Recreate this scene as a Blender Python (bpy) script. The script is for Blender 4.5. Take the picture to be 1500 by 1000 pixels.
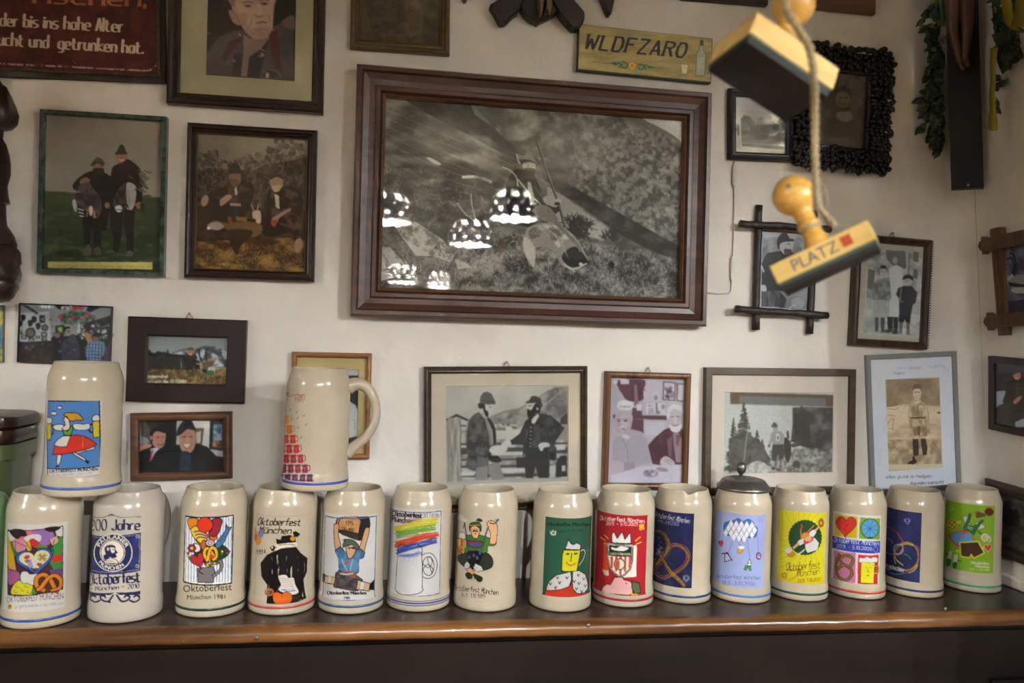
import bpy, bmesh, math, random
import numpy as np
from mathutils import Vector, Matrix, Euler

for _o in list(bpy.data.objects):
    bpy.data.objects.remove(_o)
S = bpy.context.scene
C = S.collection
pi = math.pi

# ---------------------------------------------------------------- camera
EYE = np.array([0.0, 0.0, 1.5])
FPX, YAW, PITCH, ROLL = 1150.0, 0.1624, 0.0078, 0.0378
FW = np.array([math.sin(YAW) * math.cos(PITCH), math.cos(YAW) * math.cos(PITCH), math.sin(PITCH)])
_r = np.array([math.cos(YAW), -math.sin(YAW), 0.0])
_u = np.cross(_r, FW)
RT = math.cos(ROLL) * _r + math.sin(ROLL) * _u
UP = math.cos(ROLL) * _u - math.sin(ROLL) * _r
cd = bpy.data.cameras.new('camera')
cam = bpy.data.objects.new('camera', cd)
C.objects.link(cam)
cd.sensor_width = 36.0
cd.lens = 36.0 * FPX / 1500.0
cd.clip_start = 0.02
cam.matrix_world = Matrix(((RT[0], UP[0], -FW[0], EYE[0]), (RT[1], UP[1], -FW[1], EYE[1]), (RT[2], UP[2], -FW[2], EYE[2]), (0, 0, 0, 1)))
cd.dof.use_dof = True
cd.dof.focus_distance = 1.32
cd.dof.aperture_fstop = 4.2
S.camera = cam

# ---------------------------------------------------------------- colour management, world, lights
S.view_settings.view_transform = 'Standard'
S.view_settings.look = 'None'
S.view_settings.exposure = 0.12
S.view_settings.gamma = 1.0
S.view_settings.use_curve_mapping = False
S.cycles.use_denoising = True
S.cycles.use_adaptive_sampling = False
S.cycles.max_bounces = 8
S.cycles.transparent_max_bounces = 16
S.cycles.sample_clamp_indirect = 0.0
S.cycles.caustics_reflective = False
S.cycles.caustics_refractive = False
W = bpy.data.worlds.new('world')
S.world = W
W.use_nodes = True
W.node_tree.nodes['Background'].inputs[0].default_value = (1.0, 0.78, 0.55, 1)
W.node_tree.nodes['Background'].inputs[1].default_value = 0.05

WALL_Y, WALL_X, SHELF_Z = 1.44, 1.21, 1.073
LAMP_W = 13.0          # watts of one lamp bulb
LAMP_COL = (0.97, 0.985, 0.995)
# (x, y, z of the shade's rim): lamps over the room behind the camera, two of them added
def ray(x, y):
    x = np.asarray(x, float); y = np.asarray(y, float)
    return FW + RT * ((x - 750) / FPX)[..., None] - UP * ((y - 500) / FPX)[..., None]
LAMPS = [(2.00, -1.30, 2.42, 108.0), (0.79, -2.11, 2.33, 72.0), (0.59, -2.74, 2.23, 72.0), (-0.01, -2.11, 2.26, 72.0),
         (0.16, -4.85, 2.10, 70.0), (0.64, -6.76, 2.21, 70.0), (-3.20, -1.00, 2.28, 140.0), (2.70, -1.90, 2.44, 140.0)]  # last two added unseen: fill for the right wall, softer shade edge

# ---------------------------------------------------------------- helpers
def s2l(c):
    c = np.asarray(c, float)
    return np.where(c <= 0.04045, c / 12.92, ((c + 0.055) / 1.055) ** 2.4)
def l2s(c):
    c = np.clip(np.asarray(c, float), 0, 1)
    return np.where(c <= 0.0031308, c * 12.92, 1.055 * c ** (1 / 2.4) - 0.055)
def hx(h):
    return np.array([int(h[i:i + 2], 16) / 255 for i in (0, 2, 4)])
def lin(h):
    return tuple(float(v) for v in s2l(hx(h))) + (1.0,)

def project(P):
    d = np.asarray(P, float) - EYE
    z = d @ FW
    return 750 + FPX * (d @ RT) / z, 500 - FPX * (d @ UP) / z
def on_plane(x, y, Y=WALL_Y):
    d = ray(x, y)
    return EYE + d * (Y / d[..., 1:2])
def on_x(x, y, X):
    d = ray(x, y)
    return EYE + d * (X / d[..., 0:1])
def on_z(x, y, Z):
    d = ray(x, y)
    return EYE + d * ((Z - EYE[2]) / d[..., 2:3])
def at_depth(x, y, D):
    return EYE + ray(x, y) * D

# albedo of a print: its colour in the photograph divided by the light falling there,
# the light being known from the white wall beside it
WALL_ALB = np.array([0.66, 0.63, 0.59])
WSEEN = [(100, 135, 100, 89, 70), (490, 163, 127, 114, 99), (485, 433, 188, 177, 165), (775, 73, 131, 118, 99), (900, 510, 210, 201, 191),
         (1230, 37, 126, 115, 96), (1340, 293, 127, 113, 92), (1145, 508, 190, 177, 159), (1390, 433, 138, 124, 102), (1485, 653, 160, 148, 130),
         (400, 493, 189, 178, 166), (590, 643, 210, 200, 187), (1054, 198, 124, 110, 92), (250, 433, 169, 158, 147), (20, 450, 140, 129, 116), (120, 620, 165, 154, 142), (760, 320, 155, 143, 130), (1000, 700, 208, 198, 186)]
def gain(x, y):
    w = np.array([1 / ((a - x) ** 2 + (b - y) ** 2 + 3000.0) for a, b, *_ in WSEEN])
    c = s2l(np.array([q[2:] for q in WSEEN]) / 255.0)
    return WALL_ALB / ((w[:, None] * c).sum(0) / w.sum())

class Mat:
    cache = {}
def mat(name, col=(0.5, 0.5, 0.5), rough=0.5, metal=0.0, coat=0.0, spec=0.5, noise=None, bump=None, emit=None, wood=None, attr=False, sheen=0, tint=None):
    """noise=(scale, second colour, amount), bump=(scale, strength), wood=(dark, light, scale, axis)"""
    if name in Mat.cache:
        return Mat.cache[name]
    if isinstance(col, str):
        col = lin(col)
    col = tuple(col)[:3] + (1,)
    m = bpy.data.materials.new(name)
    m.use_nodes = True
    nt = m.node_tree; N = nt.nodes; L = nt.links
    b = N['Principled BSDF']
    b.inputs['Base Color'].default_value = col
    b.inputs['Roughness'].default_value = rough
    b.inputs['Metallic'].default_value = metal
    b.inputs['Coat Weight'].default_value = coat
    b.inputs['Coat Roughness'].default_value = 0.06
    b.inputs['Specular IOR Level'].default_value = spec
    tc = N.new('ShaderNodeTexCoord')
    if attr:
        a = N.new('ShaderNodeAttribute'); a.attribute_name = 'ink'
        L.new(a.outputs['Color'], b.inputs['Base Color'])
    if noise:
        n = N.new('ShaderNodeTexNoise'); n.inputs['Scale'].default_value = noise[0]; n.inputs['Detail'].default_value = 6
        L.new(tc.outputs['Object'], n.inputs['Vector'])
        r = N.new('ShaderNodeValToRGB'); r.color_ramp.elements[0].position = 0.5 - noise[2] / 2; r.color_ramp.elements[1].position = 0.5 + noise[2] / 2
        r.color_ramp.elements[0].color = col
        c2 = lin(noise[1]) if isinstance(noise[1], str) else tuple(noise[1])[:3] + (1,)
        r.color_ramp.elements[1].color = c2
        L.new(n.outputs['Fac'], r.inputs['Fac']); L.new(r.outputs['Color'], b.inputs['Base Color'])
    if wood:
        mp = N.new('ShaderNodeMapping')
        sc = [wood[2] * 14] * 3; sc['xyz'.index(wood[3])] = wood[2]
        mp.inputs['Scale'].default_value = sc
        L.new(tc.outputs['Object'], mp.inputs['Vector'])
        n = N.new('ShaderNodeTexNoise'); n.inputs['Scale'].default_value = 1.0; n.inputs['Detail'].default_value = 8; n.inputs['Distortion'].default_value = 0.6
        L.new(mp.outputs['Vector'], n.inputs['Vector'])
        r = N.new('ShaderNodeValToRGB'); r.color_ramp.elements[0].position = 0.32; r.color_ramp.elements[1].position = 0.7
        r.color_ramp.elements[0].color = lin(wood[0]); r.color_ramp.elements[1].color = lin(wood[1])
        L.new(n.outputs['Fac'], r.inputs['Fac']); L.new(r.outputs['Color'], b.inputs['Base Color'])
        bp = N.new('ShaderNodeBump'); bp.inputs['Strength'].default_value = 0.25; bp.inputs['Distance'].default_value = 0.001
        L.new(n.outputs['Fac'], bp.inputs['Height']); L.new(bp.outputs['Normal'], b.inputs['Normal'])
    if bump:
        n2 = N.new('ShaderNodeTexNoise'); n2.inputs['Scale'].default_value = bump[0]; n2.inputs['Detail'].default_value = 5
        L.new(tc.outputs['Object'], n2.inputs['Vector'])
        bp = N.new('ShaderNodeBump'); bp.inputs['Strength'].default_value = bump[1]; bp.inputs['Distance'].default_value = 0.004
        L.new(n2.outputs['Fac'], bp.inputs['Height']); L.new(bp.outputs['Normal'], b.inputs['Normal'])
    if emit:
        b.inputs['Emission Color'].default_value = tuple(emit[0]) + (1,); b.inputs['Emission Strength'].default_value = emit[1]
    Mat.cache[name] = m
    return m

def glass_mat(rough=0.0):
    if 'pane' in Mat.cache:
        return Mat.cache['pane']
    m = bpy.data.materials.new('pane'); m.use_nodes = True
    nt = m.node_tree; N = nt.nodes; L = nt.links
    N.remove(N['Principled BSDF'])
    t = N.new('ShaderNodeBsdfTransparent'); t.inputs[0].default_value = (0.97, 0.98, 0.97, 1)
    g = N.new('ShaderNodeBsdfGlossy'); g.inputs['Roughness'].default_value = rough
    ge = N.new('ShaderNodeNewGeometry'); dt = N.new('ShaderNodeVectorMath'); dt.operation = 'DOT_PRODUCT'
    L.new(ge.outputs['Incoming'], dt.inputs[0]); L.new(ge.outputs['Normal'], dt.inputs[1])
    def ma(op, a_, b_=None, c_=None):
        n = N.new('ShaderNodeMath'); n.operation = op
        for i_, v in enumerate((a_, b_, c_)):
            if v is None: continue
            if isinstance(v, (int, float)): n.inputs[i_].default_value = v
            else: L.new(v, n.inputs[i_])
        return n.outputs[0]
    f = ma('MULTIPLY_ADD', ma('POWER', ma('SUBTRACT', 1.0, ma('ABSOLUTE', dt.outputs['Value'])), 5.0), 0.95, 0.043)   # Schlick reflectance of a pane
    x = N.new('ShaderNodeMixShader')
    L.new(f, x.inputs[0]); L.new(t.outputs[0], x.inputs[1]); L.new(g.outputs[0], x.inputs[2])
    L.new(x.outputs[0], N['Material Output'].inputs['Surface'])
    Mat.cache['pane'] = m
    return m

def mesh(name, V, F, m, parent=None, smooth=False, auto=None):
    me = bpy.data.meshes.new(name)
    me.from_pydata([tuple(map(float, v)) for v in V], [], [tuple(f) for f in F])
    me.materials.append(m)
    o = bpy.data.objects.new(name, me)
    C.objects.link(o)
    if smooth or auto:
        me.polygons.foreach_set('use_smooth', [True] * len(me.polygons))
    if auto:
        me.set_sharp_from_angle(angle=math.radians(auto))
    if parent:
        o.parent = parent
    me.update()
    return o
def fix(o):
    bm = bmesh.new(); bm.from_mesh(o.data); bmesh.ops.recalc_face_normals(bm, faces=bm.faces); bm.to_mesh(o.data); bm.free()
    return o

class MB:
    def __init__(s): s.V = []; s.F = []
    def add(s, V, F):
        n = len(s.V); s.V += [tuple(v) for v in V]; s.F += [tuple(i + n for i in f) for f in F]
    def box(s, a, b, bev=0.0):
        x0, y0, z0 = a; x1, y1, z1 = b
        if bev <= 0:
            V = [(x, y, z) for x in (x0, x1) for y in (y0, y1) for z in (z0, z1)]
            s.add(V, [(0, 1, 3, 2), (4, 6, 7, 5), (0, 4, 5, 1), (2, 3, 7, 6), (0, 2, 6, 4), (1, 5, 7, 3)]); return s
        bm = bmesh.new(); bmesh.ops.create_cube(bm, size=1)
        for v in bm.verts:
            v.co = Vector(((x0 + x1) / 2 + v.co.x * (x1 - x0), (y0 + y1) / 2 + v.co.y * (y1 - y0), (z0 + z1) / 2 + v.co.z * (z1 - z0)))
        bmesh.ops.bevel(bm, geom=bm.edges[:], offset=bev, segments=2, affect='EDGES', profile=0.6)
        bm.verts.index_update()
        s.add([tuple(v.co) for v in bm.verts], [tuple(v.index for v in f.verts) for f in bm.faces]); bm.free()
        return s
    def tube(s, P, r, n=8, cap=True, flat=1.0):
        P = [np.array(p, float) for p in P]
        k = len(P); rs = r if hasattr(r, '__len__') else [r] * k
        V = []; prev = None
        for i in range(k):
            t = P[min(i + 1, k - 1)] - P[max(i - 1, 0)]; t /= (np.linalg.norm(t) + 1e-12)
            a = prev - t * (prev @ t) if prev is not None else np.cross(t, [0, 0, 1] if abs(t[2]) < .9 else [0, 1, 0])
            a /= (np.linalg.norm(a) + 1e-12); prev = a; b = np.cross(t, a)
            for j in range(n):
                w = 2 * pi * j / n
                V.append(P[i] + rs[i] * (math.cos(w) * a + flat * math.sin(w) * b))
        F = [(i * n + j, i * n + (j + 1) % n, (i + 1) * n + (j + 1) % n, (i + 1) * n + j) for i in range(k - 1) for j in range(n)]
        if cap:
            F += [tuple(range(n))[::-1], tuple((k - 1) * n + j for j in range(n))]
        s.add(V, F); return s
    def lathe(s, prof, n=48, axis=2, o=(0, 0, 0), wob=None):
        V = []; F = []
        for i, (r, z) in enumerate(prof):
            for j in range(n):
                w = 2 * pi * j / n
                q = r * (1 + (wob(w, z) if wob else 0))
                p = [q * math.cos(w), q * math.sin(w), z]
                if axis == 1: p = [p[0], -p[2], p[1]]
                if axis == 0: p = [p[2], p[1], p[0]]
                V.append((p[0] + o[0], p[1] + o[1], p[2] + o[2]))
        k = len(prof)
        F = [(i * n + j, i * n + (j + 1) % n, (i + 1) * n + (j + 1) % n, (i + 1) * n + j) for i in range(k - 1) for j in range(n)]
        F += [tuple(range(n))[::-1], tuple((k - 1) * n + j for j in range(n))]
        s.add(V, F); return s
    def prism(s, pts, y0, y1):
        """pts (x, z) outline extruded in y"""
        n = len(pts)
        V = [(x, y0, z) for x, z in pts] + [(x, y1, z) for x, z in pts]
        F = [tuple(range(n)), tuple(range(2 * n - 1, n - 1, -1))] + [(i, i + n, (i + 1) % n + n, (i + 1) % n) for i in range(n)]
        s.add(V, F); return s
    def build(s, name, m, parent=None, **k):
        return fix(mesh(name, s.V, s.F, m, parent, **k))

def tag(o, label, cat, group=None):
    o['label'] = label; o['category'] = cat
    if group: o['group'] = group
    return o
def thing(name, label, cat, loc=(0, 0, 0), rot=(0, 0, 0), group=None):
    o = bpy.data.objects.new(name, None); C.objects.link(o)
    o.empty_display_size = 0.05
    o.location = tuple(float(v) for v in loc); o.rotation_euler = rot
    return tag(o, label, cat, group)
def struct(o):
    o['kind'] = 'structure'; return o

# ---------------------------------------------------------------- flat print: a small painter
def catmull(p, closed, k=6):
    p = np.asarray(p, float); n = len(p); out = []
    if n < 3: return p
    for i in range(n if closed else n - 1):
        if closed: a, b, c, d = p[(i - 1) % n], p[i], p[(i + 1) % n], p[(i + 2) % n]
        else: a, b, c, d = p[max(i - 1, 0)], p[i], p[i + 1], p[min(i + 2, n - 1)]
        for t in np.linspace(0, 1, k, endpoint=False):
            out.append(0.5 * (2 * b + (c - a) * t + (2 * a - 5 * b + 4 * c - d) * t * t + (3 * b - a - 3 * c + d) * t ** 3))
    if not closed: out.append(p[-1])
    return np.array(out)
def vnoise(h, w, sy, sx, seed):
    r = np.random.RandomState(seed)
    gy, gx = int(h / sy) + 3, int(w / sx) + 3
    g = r.rand(gy, gx)
    y = np.arange(h) / sy; x = np.arange(w) / sx
    yi = y.astype(int); xi = x.astype(int); fy = y - yi; fx = x - xi
    fy = fy * fy * (3 - 2 * fy); fx = fx * fx * (3 - 2 * fx)
    a = g[yi][:, xi] * (1 - fx) + g[yi][:, xi + 1] * fx
    b = g[yi + 1][:, xi] * (1 - fx) + g[yi + 1][:, xi + 1] * fx
    return a * (1 - fy)[:, None] + b * fy[:, None]
def fbm(h, w, sy, sx, seed, octs=4):
    o = np.zeros((h, w)); a = 1; t = 0
    for i in range(octs):
        o += a * vnoise(h, w, max(sy / 2 ** i, 1), max(sx / 2 ** i, 1), seed * 7 + i); t += a; a *= 0.6
    return o / t

_glyph = {}
def glyph_tris(txt):
    """triangles of a line of text in the built-in font"""
    if txt in _glyph: return _glyph[txt]
    cu = bpy.data.curves.new('t', 'FONT'); cu.body = txt; cu.resolution_u = 2
    ob = bpy.data.objects.new('t', cu); C.objects.link(ob)
    bpy.context.view_layer.update()
    me = bpy.data.meshes.new_from_object(ob.evaluated_get(bpy.context.evaluated_depsgraph_get()))
    me.calc_loop_triangles()
    co = np.zeros(len(me.vertices) * 3); me.vertices.foreach_get('co', co); co = co.reshape(-1, 3)[:, :2]
    ti = np.zeros(len(me.loop_triangles) * 3, int); me.loop_triangles.foreach_get('vertices', ti)
    T = co[ti].reshape(-1, 3, 2)
    bpy.data.objects.remove(ob); bpy.data.curves.remove(cu); bpy.data.meshes.remove(me)
    _glyph[txt] = T
    return T

# a hand lettering skeleton: x digit, y digit (2 = base line, 6 = x height, 9 = cap height)
G = {'a': '36 16 05 03 12 32 44;46 42', 'b': '09 02 32 43 45 36 06', 'c': '46 16 05 03 12 42', 'd': '49 42 12 03 05 16 46', 'e': '04 44 45 36 16 05 03 12 42',
     'f': '49 39 28 22;06 46', 'g': '46 41 30 00;42 12 03 05 16 46', 'h': '09 02;05 16 36 45 42', 'i': '06 02;08 07', 'j': '16 11 00;18 17', 'k': '09 02;46 04 42', 'l': '09 02',
     'm': '02 06;05 16 25 22;25 36 45 42', 'n': '02 06;05 16 36 45 42', 'o': '16 05 03 12 32 43 45 36 16', 'p': '00 06 36 45 43 32 02', 'r': '02 06;04 16 36', 's': '46 16 05 14 34 43 32 02',
     't': '18 13 22 42;06 36', 'u': '06 03 12 32 43;46 42', 'v': '06 22 46', 'y': '06 22;46 20 00', 'z': '06 46 02 42',
     'ü': '06 03 12 32 43;46 42;17 18;37 38', 'A': '02 29 42;14 34', 'W': '09 12 27 42 59', 'L': '09 02 42', 'D': '09 02 32 44 47 39 09', 'F': '49 09 02;06 36', 'Z': '09 49 02 42',
     'R': '02 09 39 48 47 36 06;26 42', 'O': '19 07 04 12 32 44 47 39 19', 'J': '49 43 32 12 03', 'M': '02 09 25 49 42', 'Ü': '08 03 12 32 43 48;19 1:;39 3:', 'P': '02 09 39 48 47 36 06',
     'U': '09 03 12 32 43 49', 'N': '02 09 42 49', 'E': '49 09 02 42;06 36', 'C': '48 39 19 07 04 12 32 43', 'H': '09 02;49 42;06 46', 'K': '09 02;49 05 42', 'T': '09 49;29 22', 'B': '02 09 39 48 46 36 45 43 32 02;06 36',
     'S': '48 39 19 08 07 16 36 45 43 32 12 03', '0': '19 07 04 12 32 44 47 39 19', '1': '07 29 22', '2': '08 19 39 48 46 02 42', '3': '09 39 48 47 36 16;36 45 43 32 02', '4': '32 39 04 44', '5': '49 09 06 36 45 43 32 02',
     '6': '39 17 04 03 12 32 43 45 36 15', '7': '09 49 12', '8': '16 07 08 19 39 48 47 36 16 05 03 12 32 43 45 36', '9': '46 16 07 08 19 39 48 44 32 12', '.': '02 03', ',': '03 01', '-': '15 35', '~': '05 16 35 46', ' ': '20'}

class Art:
    def __init__(s, mapf, wpx, hpx, bg, g, dens=1.0, ss=2):
        s.map = mapf; s.w = max(8, int(wpx * dens)); s.h = max(8, int(hpx * dens)); s.ss = ss
        s.W = s.w * ss; s.H = s.h * ss
        s.I = np.zeros((s.H, s.W, 3)) + hx(bg)
        s.bg = hx(bg); s.g = g; s.c = (0, 0, 1.0); s.seed = 1
        s.k = s.W / wpx      # canvas pixels per photograph pixel
    def crop(s, ox, oy, k):
        s.c = (ox, oy, k); return s
    def px(s, p):
        p = np.asarray(p, float).reshape(-1, 2)
        u = s.map(p[:, 0] / s.c[2] + s.c[0], p[:, 1] / s.c[2] + s.c[1])
        return np.stack([u[0] * s.W, u[1] * s.H], 1)
    def mask(s, q):
        q = np.asarray(q)
        y0 = max(0, int(np.floor(q[:, 1].min()))); y1 = min(s.H, int(np.ceil(q[:, 1].max())) + 1)
        x0 = max(0, int(np.floor(q[:, 0].min()))); x1 = min(s.W, int(np.ceil(q[:, 0].max())) + 1)
        if y1 <= y0 or x1 <= x0: return None
        D = np.zeros((y1 - y0, x1 - x0 + 1), np.int32)
        n = len(q)
        for i in range(n):
            ax, ay = q[i]; bx, by = q[(i + 1) % n]
            if ay == by: continue
            if ay > by: ax, ay, bx, by = bx, by, ax, ay
            r0 = max(y0, int(math.ceil(ay - 0.5))); r1 = min(y1 - 1, int(math.ceil(by - 0.5)) - 1)
            if r1 < r0: continue
            r = np.arange(r0, r1 + 1)
            xc = ax + (bx - ax) * (r + 0.5 - ay) / (by - ay)
            cc = np.clip(np.ceil(xc - 0.5).astype(int), x0, x1) - x0
            np.add.at(D, (r - y0, cc), 1)
        return (slice(y0, y1), slice(x0, x1)), (np.cumsum(D, 1)[:, :-1] % 2).astype(bool)
    def put(s, q, col, a=1.0):
        m = s.mask(q)
        if m is None: return s
        sl, k = m
        col = hx(col) if isinstance(col, str) else np.asarray(col)
        R = s.I[sl]
        R[k] = R[k] * (1 - a) + col * a
        return s
    def P(s, p, col, sm=0, a=1.0, ol=None, ow=2.0):
        p = np.asarray(p, float).reshape(-1, 2)
        if sm: p = catmull(p, True)
        s.put(s.px(p), col, a)
        if ol: s.L(np.vstack([p, p[:1]]), ow, ol, 0)
        return s
    def E(s, cx, cy, rx, ry, col, rot=0, a=1.0, ol=None, ow=2.0, t0=0, t1=360):
        t = np.radians(np.linspace(t0, t1, 28)); r = math.radians(rot)
        x = rx * np.cos(t); y = ry * np.sin(t)
        p = np.stack([cx + x * math.cos(r) - y * math.sin(r), cy + x * math.sin(r) + y * math.cos(r)], 1)
        if col: s.P(p, col, a=a)
        if ol: s.L(p, ow, ol, 0)
        return s
    def L(s, p, w, col, sm=1, a=1.0):
        p = np.asarray(p, float).reshape(-1, 2)
        if sm and len(p) > 2: p = catmull(p, False, 5)
        q = s.px(p); hw = max(w / s.c[2] * s.k / 2, 0.5)
        col = hx(col) if isinstance(col, str) else col
        d = q[1:] - q[:-1]; n = np.hypot(d[:, 0], d[:, 1]) + 1e-9
        for i in range(len(d)):
            t = d[i] / n[i]; o = np.array([-t[1], t[0]]) * hw; e = t * hw * 0.45
            s.put(np.array([q[i] - e + o, q[i + 1] + e + o, q[i + 1] + e - o, q[i] - e - o]), col, a)
        return s
    def T(s, txt, x, y, h, col, w=None, rot=0, shear=0, bold=0, arc=None, a=1.0):
        T = glyph_tris(txt)
        if len(T) == 0: return s
        T = T.copy(); x0, x1 = T[..., 0].min(), T[..., 0].max()
        k = h / 0.70
        kx = w / (x1 - x0) if w else k
        X = (T[..., 0] - x0) * kx + T[..., 1] * k * shear; Y = -T[..., 1] * k
        if arc:      # (centre x, centre y, radius, start angle deg, +1 over / -1 under)
            th = np.radians(arc[3]) + arc[4] * X / arc[2]; rr = arc[2] - arc[4] * Y
            X = arc[0] + rr * np.cos(th); Y = arc[1] + rr * np.sin(th)
        else:
            r = math.radians(rot)
            X, Y = x + X * math.cos(r) - Y * math.sin(r), y + X * math.sin(r) + Y * math.cos(r)
        q = s.px(np.stack([X, Y], -1)).reshape(-1, 3, 2)
        offs = [(0, 0)] if not bold else [(0, 0), (bold, 0), (-bold, 0), (0, bold * .6)]
        col = hx(col)
        for dx, dy in offs:
            for t in q: s.put(t + np.array([dx, dy]) * s.k / s.c[2], col, a)
        return s
    def K(s, txt, x, y, h, col, w=None, rot=0, shear=0, nib=(0.5, 0.4), pen=0.35, serif=0, sm=0, gap=1.6):
        """hand lettering with a broad nib; h = cap height"""
        cx = 0; st = []
        for ch in txt:
            g = G.get(ch, G['o']); mx = 0
            for k in g.split(';'):
                pts = [(int(a[0]), ord(a[1]) - 48 - 2) for a in k.split()]
                mx = max(mx, max(a for a, b in pts))
                if ch != ' ': st.append([(cx + a, b) for a, b in pts])
            cx += mx + gap
        k = h / 7.0; kx = w / max(cx - gap, 1) if w else k * 0.8
        r = math.radians(rot)
        f = lambda a, b: (x + (a * kx + b * k * shear) * math.cos(r) + b * k * math.sin(r), y + (a * kx + b * k * shear) * math.sin(r) - b * k * math.cos(r))
        col = hx(col)
        nv = np.array([nib[0] * k, -nib[1] * k]) * s.k / s.c[2]
        for p in st:
            if serif and len(p) >= 2:
                for e, o in ((p[0], p[1]), (p[-1], p[-2])):
                    if abs(e[0] - o[0]) < 2 and abs(e[1] - o[1]) > 1 and (e[1] in (0, 4, 7)):
                        s.L([*f(e[0] - serif, e[1]), *f(e[0] + serif, e[1])], 0.45 * k, col, 0)
            q = np.array([f(a, b) for a, b in p])
            if sm: q = catmull(q, False, 4)
            s.L(q, pen * k * 1.25, col, 0)
            z = s.px(q)
            for i in range(len(z) - 1):
                s.put(np.array([z[i] - nv, z[i] + nv, z[i + 1] + nv, z[i + 1] - nv]), col)
        return s
    def N(s, c1, c2, sc=10, p=None, an=(1, 1), lo=0.35, hi=0.65, a=1.0, sm=0, octs=4):
        """noise between two colours over a region, sc in photograph pixels"""
        s.seed += 1
        k = sc * s.k
        if p is None: sl = (slice(0, s.H), slice(0, s.W)); m = np.ones((s.H, s.W), bool)
        else:
            p = np.asarray(p, float).reshape(-1, 2)
            if sm: p = catmull(p, True)
            r = s.mask(s.px(p))
            if r is None: return s
            sl, m = r
        h, w = m.shape
        n = np.clip((fbm(h, w, k * an[1], k * an[0], s.seed, octs) - lo) / (hi - lo), 0, 1)[..., None]
        R = s.I[sl]; al = a * m[..., None]
        if c2 is None: R[:] = R * (1 - al * n) + hx(c1) * al * n
        else: R[:] = R * (1 - al) + (hx(c1) * (1 - n) + hx(c2) * n) * al
        return s
    def grad(s, c1, c2, y0, y1, p=None):
        """vertical blend between photograph rows"""
        if p is None: sl = (slice(0, s.H), slice(0, s.W)); m = np.ones((s.H, s.W), bool)
        else:
            r = s.mask(s.px(p)); 
            if r is None: return s
            sl, m = r
        a = s.px([[0, y0]])[0, 1]; b = s.px([[0, y1]])[0, 1]
        yy = (np.arange(sl[0].start, sl[0].stop) - a) / (b - a)
        t = np.clip(yy, 0, 1)[:, None, None]
        R = s.I[sl]; col = hx(c1) * (1 - t) + hx(c2) * t
        R[:] = np.where(m[..., None], col + 0 * R, R)
        return s
    def blur(s, r):
        r = max(1, int(round(r * s.k)))
        for ax in (0, 1):
            c = np.cumsum(np.concatenate([np.repeat(s.I.take([0], ax), r + 1, ax), s.I, np.repeat(s.I.take([-1], ax), r, ax)], ax), ax)
            n = s.I.shape[ax]
            s.I = (c.take(range(2 * r + 1, 2 * r + 1 + n), ax) - c.take(range(0, n), ax)) / (2 * r + 1)
        return s
    def grain(s, a=0.06, sc=1.2):
        n = fbm(s.H, s.W, sc * s.k, sc * s.k, 91, 2)[..., None] - 0.5
        s.I = np.clip(s.I * (1 + 2 * a * n), 0, 1); return s
    def cloud(s, a=0.12, sc=25):
        s.seed += 1
        n = fbm(s.H, s.W, sc * s.k, sc * s.k, s.seed, 3)[..., None] - 0.5
        s.I = np.clip(s.I * (1 + 2 * a * n), 0, 1); return s
    def colors(s):
        A = s.I.reshape(s.h, s.ss, s.w, s.ss, 3).mean((1, 3))
        return l2s(np.clip(s2l(A) * s.g, 0.0, 0.92))

def ink_mesh(name, X, col, m, parent, keep=None):
    """grid of points X (h, w, 3) with a colour at every point"""
    h, w = X.shape[:2]
    me = bpy.data.meshes.new(name)
    me.vertices.add(h * w); me.vertices.foreach_set('co', X.reshape(-1).astype(np.float32))
    i = np.arange(h * w).reshape(h, w)
    q = np.stack([i[:-1, :-1], i[1:, :-1], i[1:, 1:], i[:-1, 1:]], -1).reshape(-1, 4)
    if keep is not None:
        kk = (keep[:-1, :-1] | keep[1:, :-1] | keep[1:, 1:] | keep[:-1, 1:]).reshape(-1); q = q[kk]
    me.loops.add(q.size); me.loops.foreach_set('vertex_index', q.reshape(-1))
    me.polygons.add(len(q)); me.polygons.foreach_set('loop_start', np.arange(0, q.size, 4)); me.polygons.foreach_set('loop_total', np.full(len(q), 4))
    me.polygons.foreach_set('use_smooth', np.ones(len(q), bool))
    me.update(calc_edges=True)
    at = me.color_attributes.new('ink', 'BYTE_COLOR', 'POINT')
    at.data.foreach_set('color_srgb', np.concatenate([col.reshape(-1, 3), np.ones((h * w, 1))], 1).reshape(-1).astype(np.float32))
    me.materials.append(m)
    o = bpy.data.objects.new(name, me); C.objects.link(o); o.parent = parent
    return o

# ---------------------------------------------------------------- materials
PLASTER = mat('plaster', (0.66, 0.63, 0.59), 0.85, noise=(2.2, (0.60, 0.565, 0.52), 0.5), bump=(28, 0.42), spec=0.2)
CERAMIC = lambda n, c: mat(n, c, 0.17, noise=(55, tuple(v * 0.93 for v in c), 0.5))
INK = mat('printed_paper', rough=0.55, attr=True, spec=0.3)
INKG = mat('glossy_photo_print', rough=0.4, attr=True, spec=0.25)
GLAZE_INK = mat('fired_on_print', rough=0.2, attr=True, spec=0.3)
GLASS = glass_mat()
DARKWOOD = mat('dark_varnished_wood', rough=0.33, wood=('1d100b', '33201a', 5, 'x'))
DARKWOOD_V = mat('dark_varnished_wood_upright', rough=0.33, wood=('1d100b', '33201a', 5, 'z'))
REDWOOD = mat('red_brown_wood', rough=0.35, wood=('38221c', '543429', 4, 'x'))
BROWNWOOD = mat('brown_frame_wood', rough=0.4, wood=('4a3020', '6e4a30', 5, 'x'))
OAK = mat('light_brown_frame_wood', rough=0.4, wood=('6d4527', '96663b', 5, 'x'))
BLACKWOOD = mat('black_stained_wood', rough=0.38, wood=('0d0b0b', '1d1819', 6, 'x'))
GOLD = mat('gilt_edge', '9a7a3a', 0.35, metal=0.7)
BRASSY = mat('brass_hook', 'b49a5a', 0.35, metal=0.9)
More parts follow.
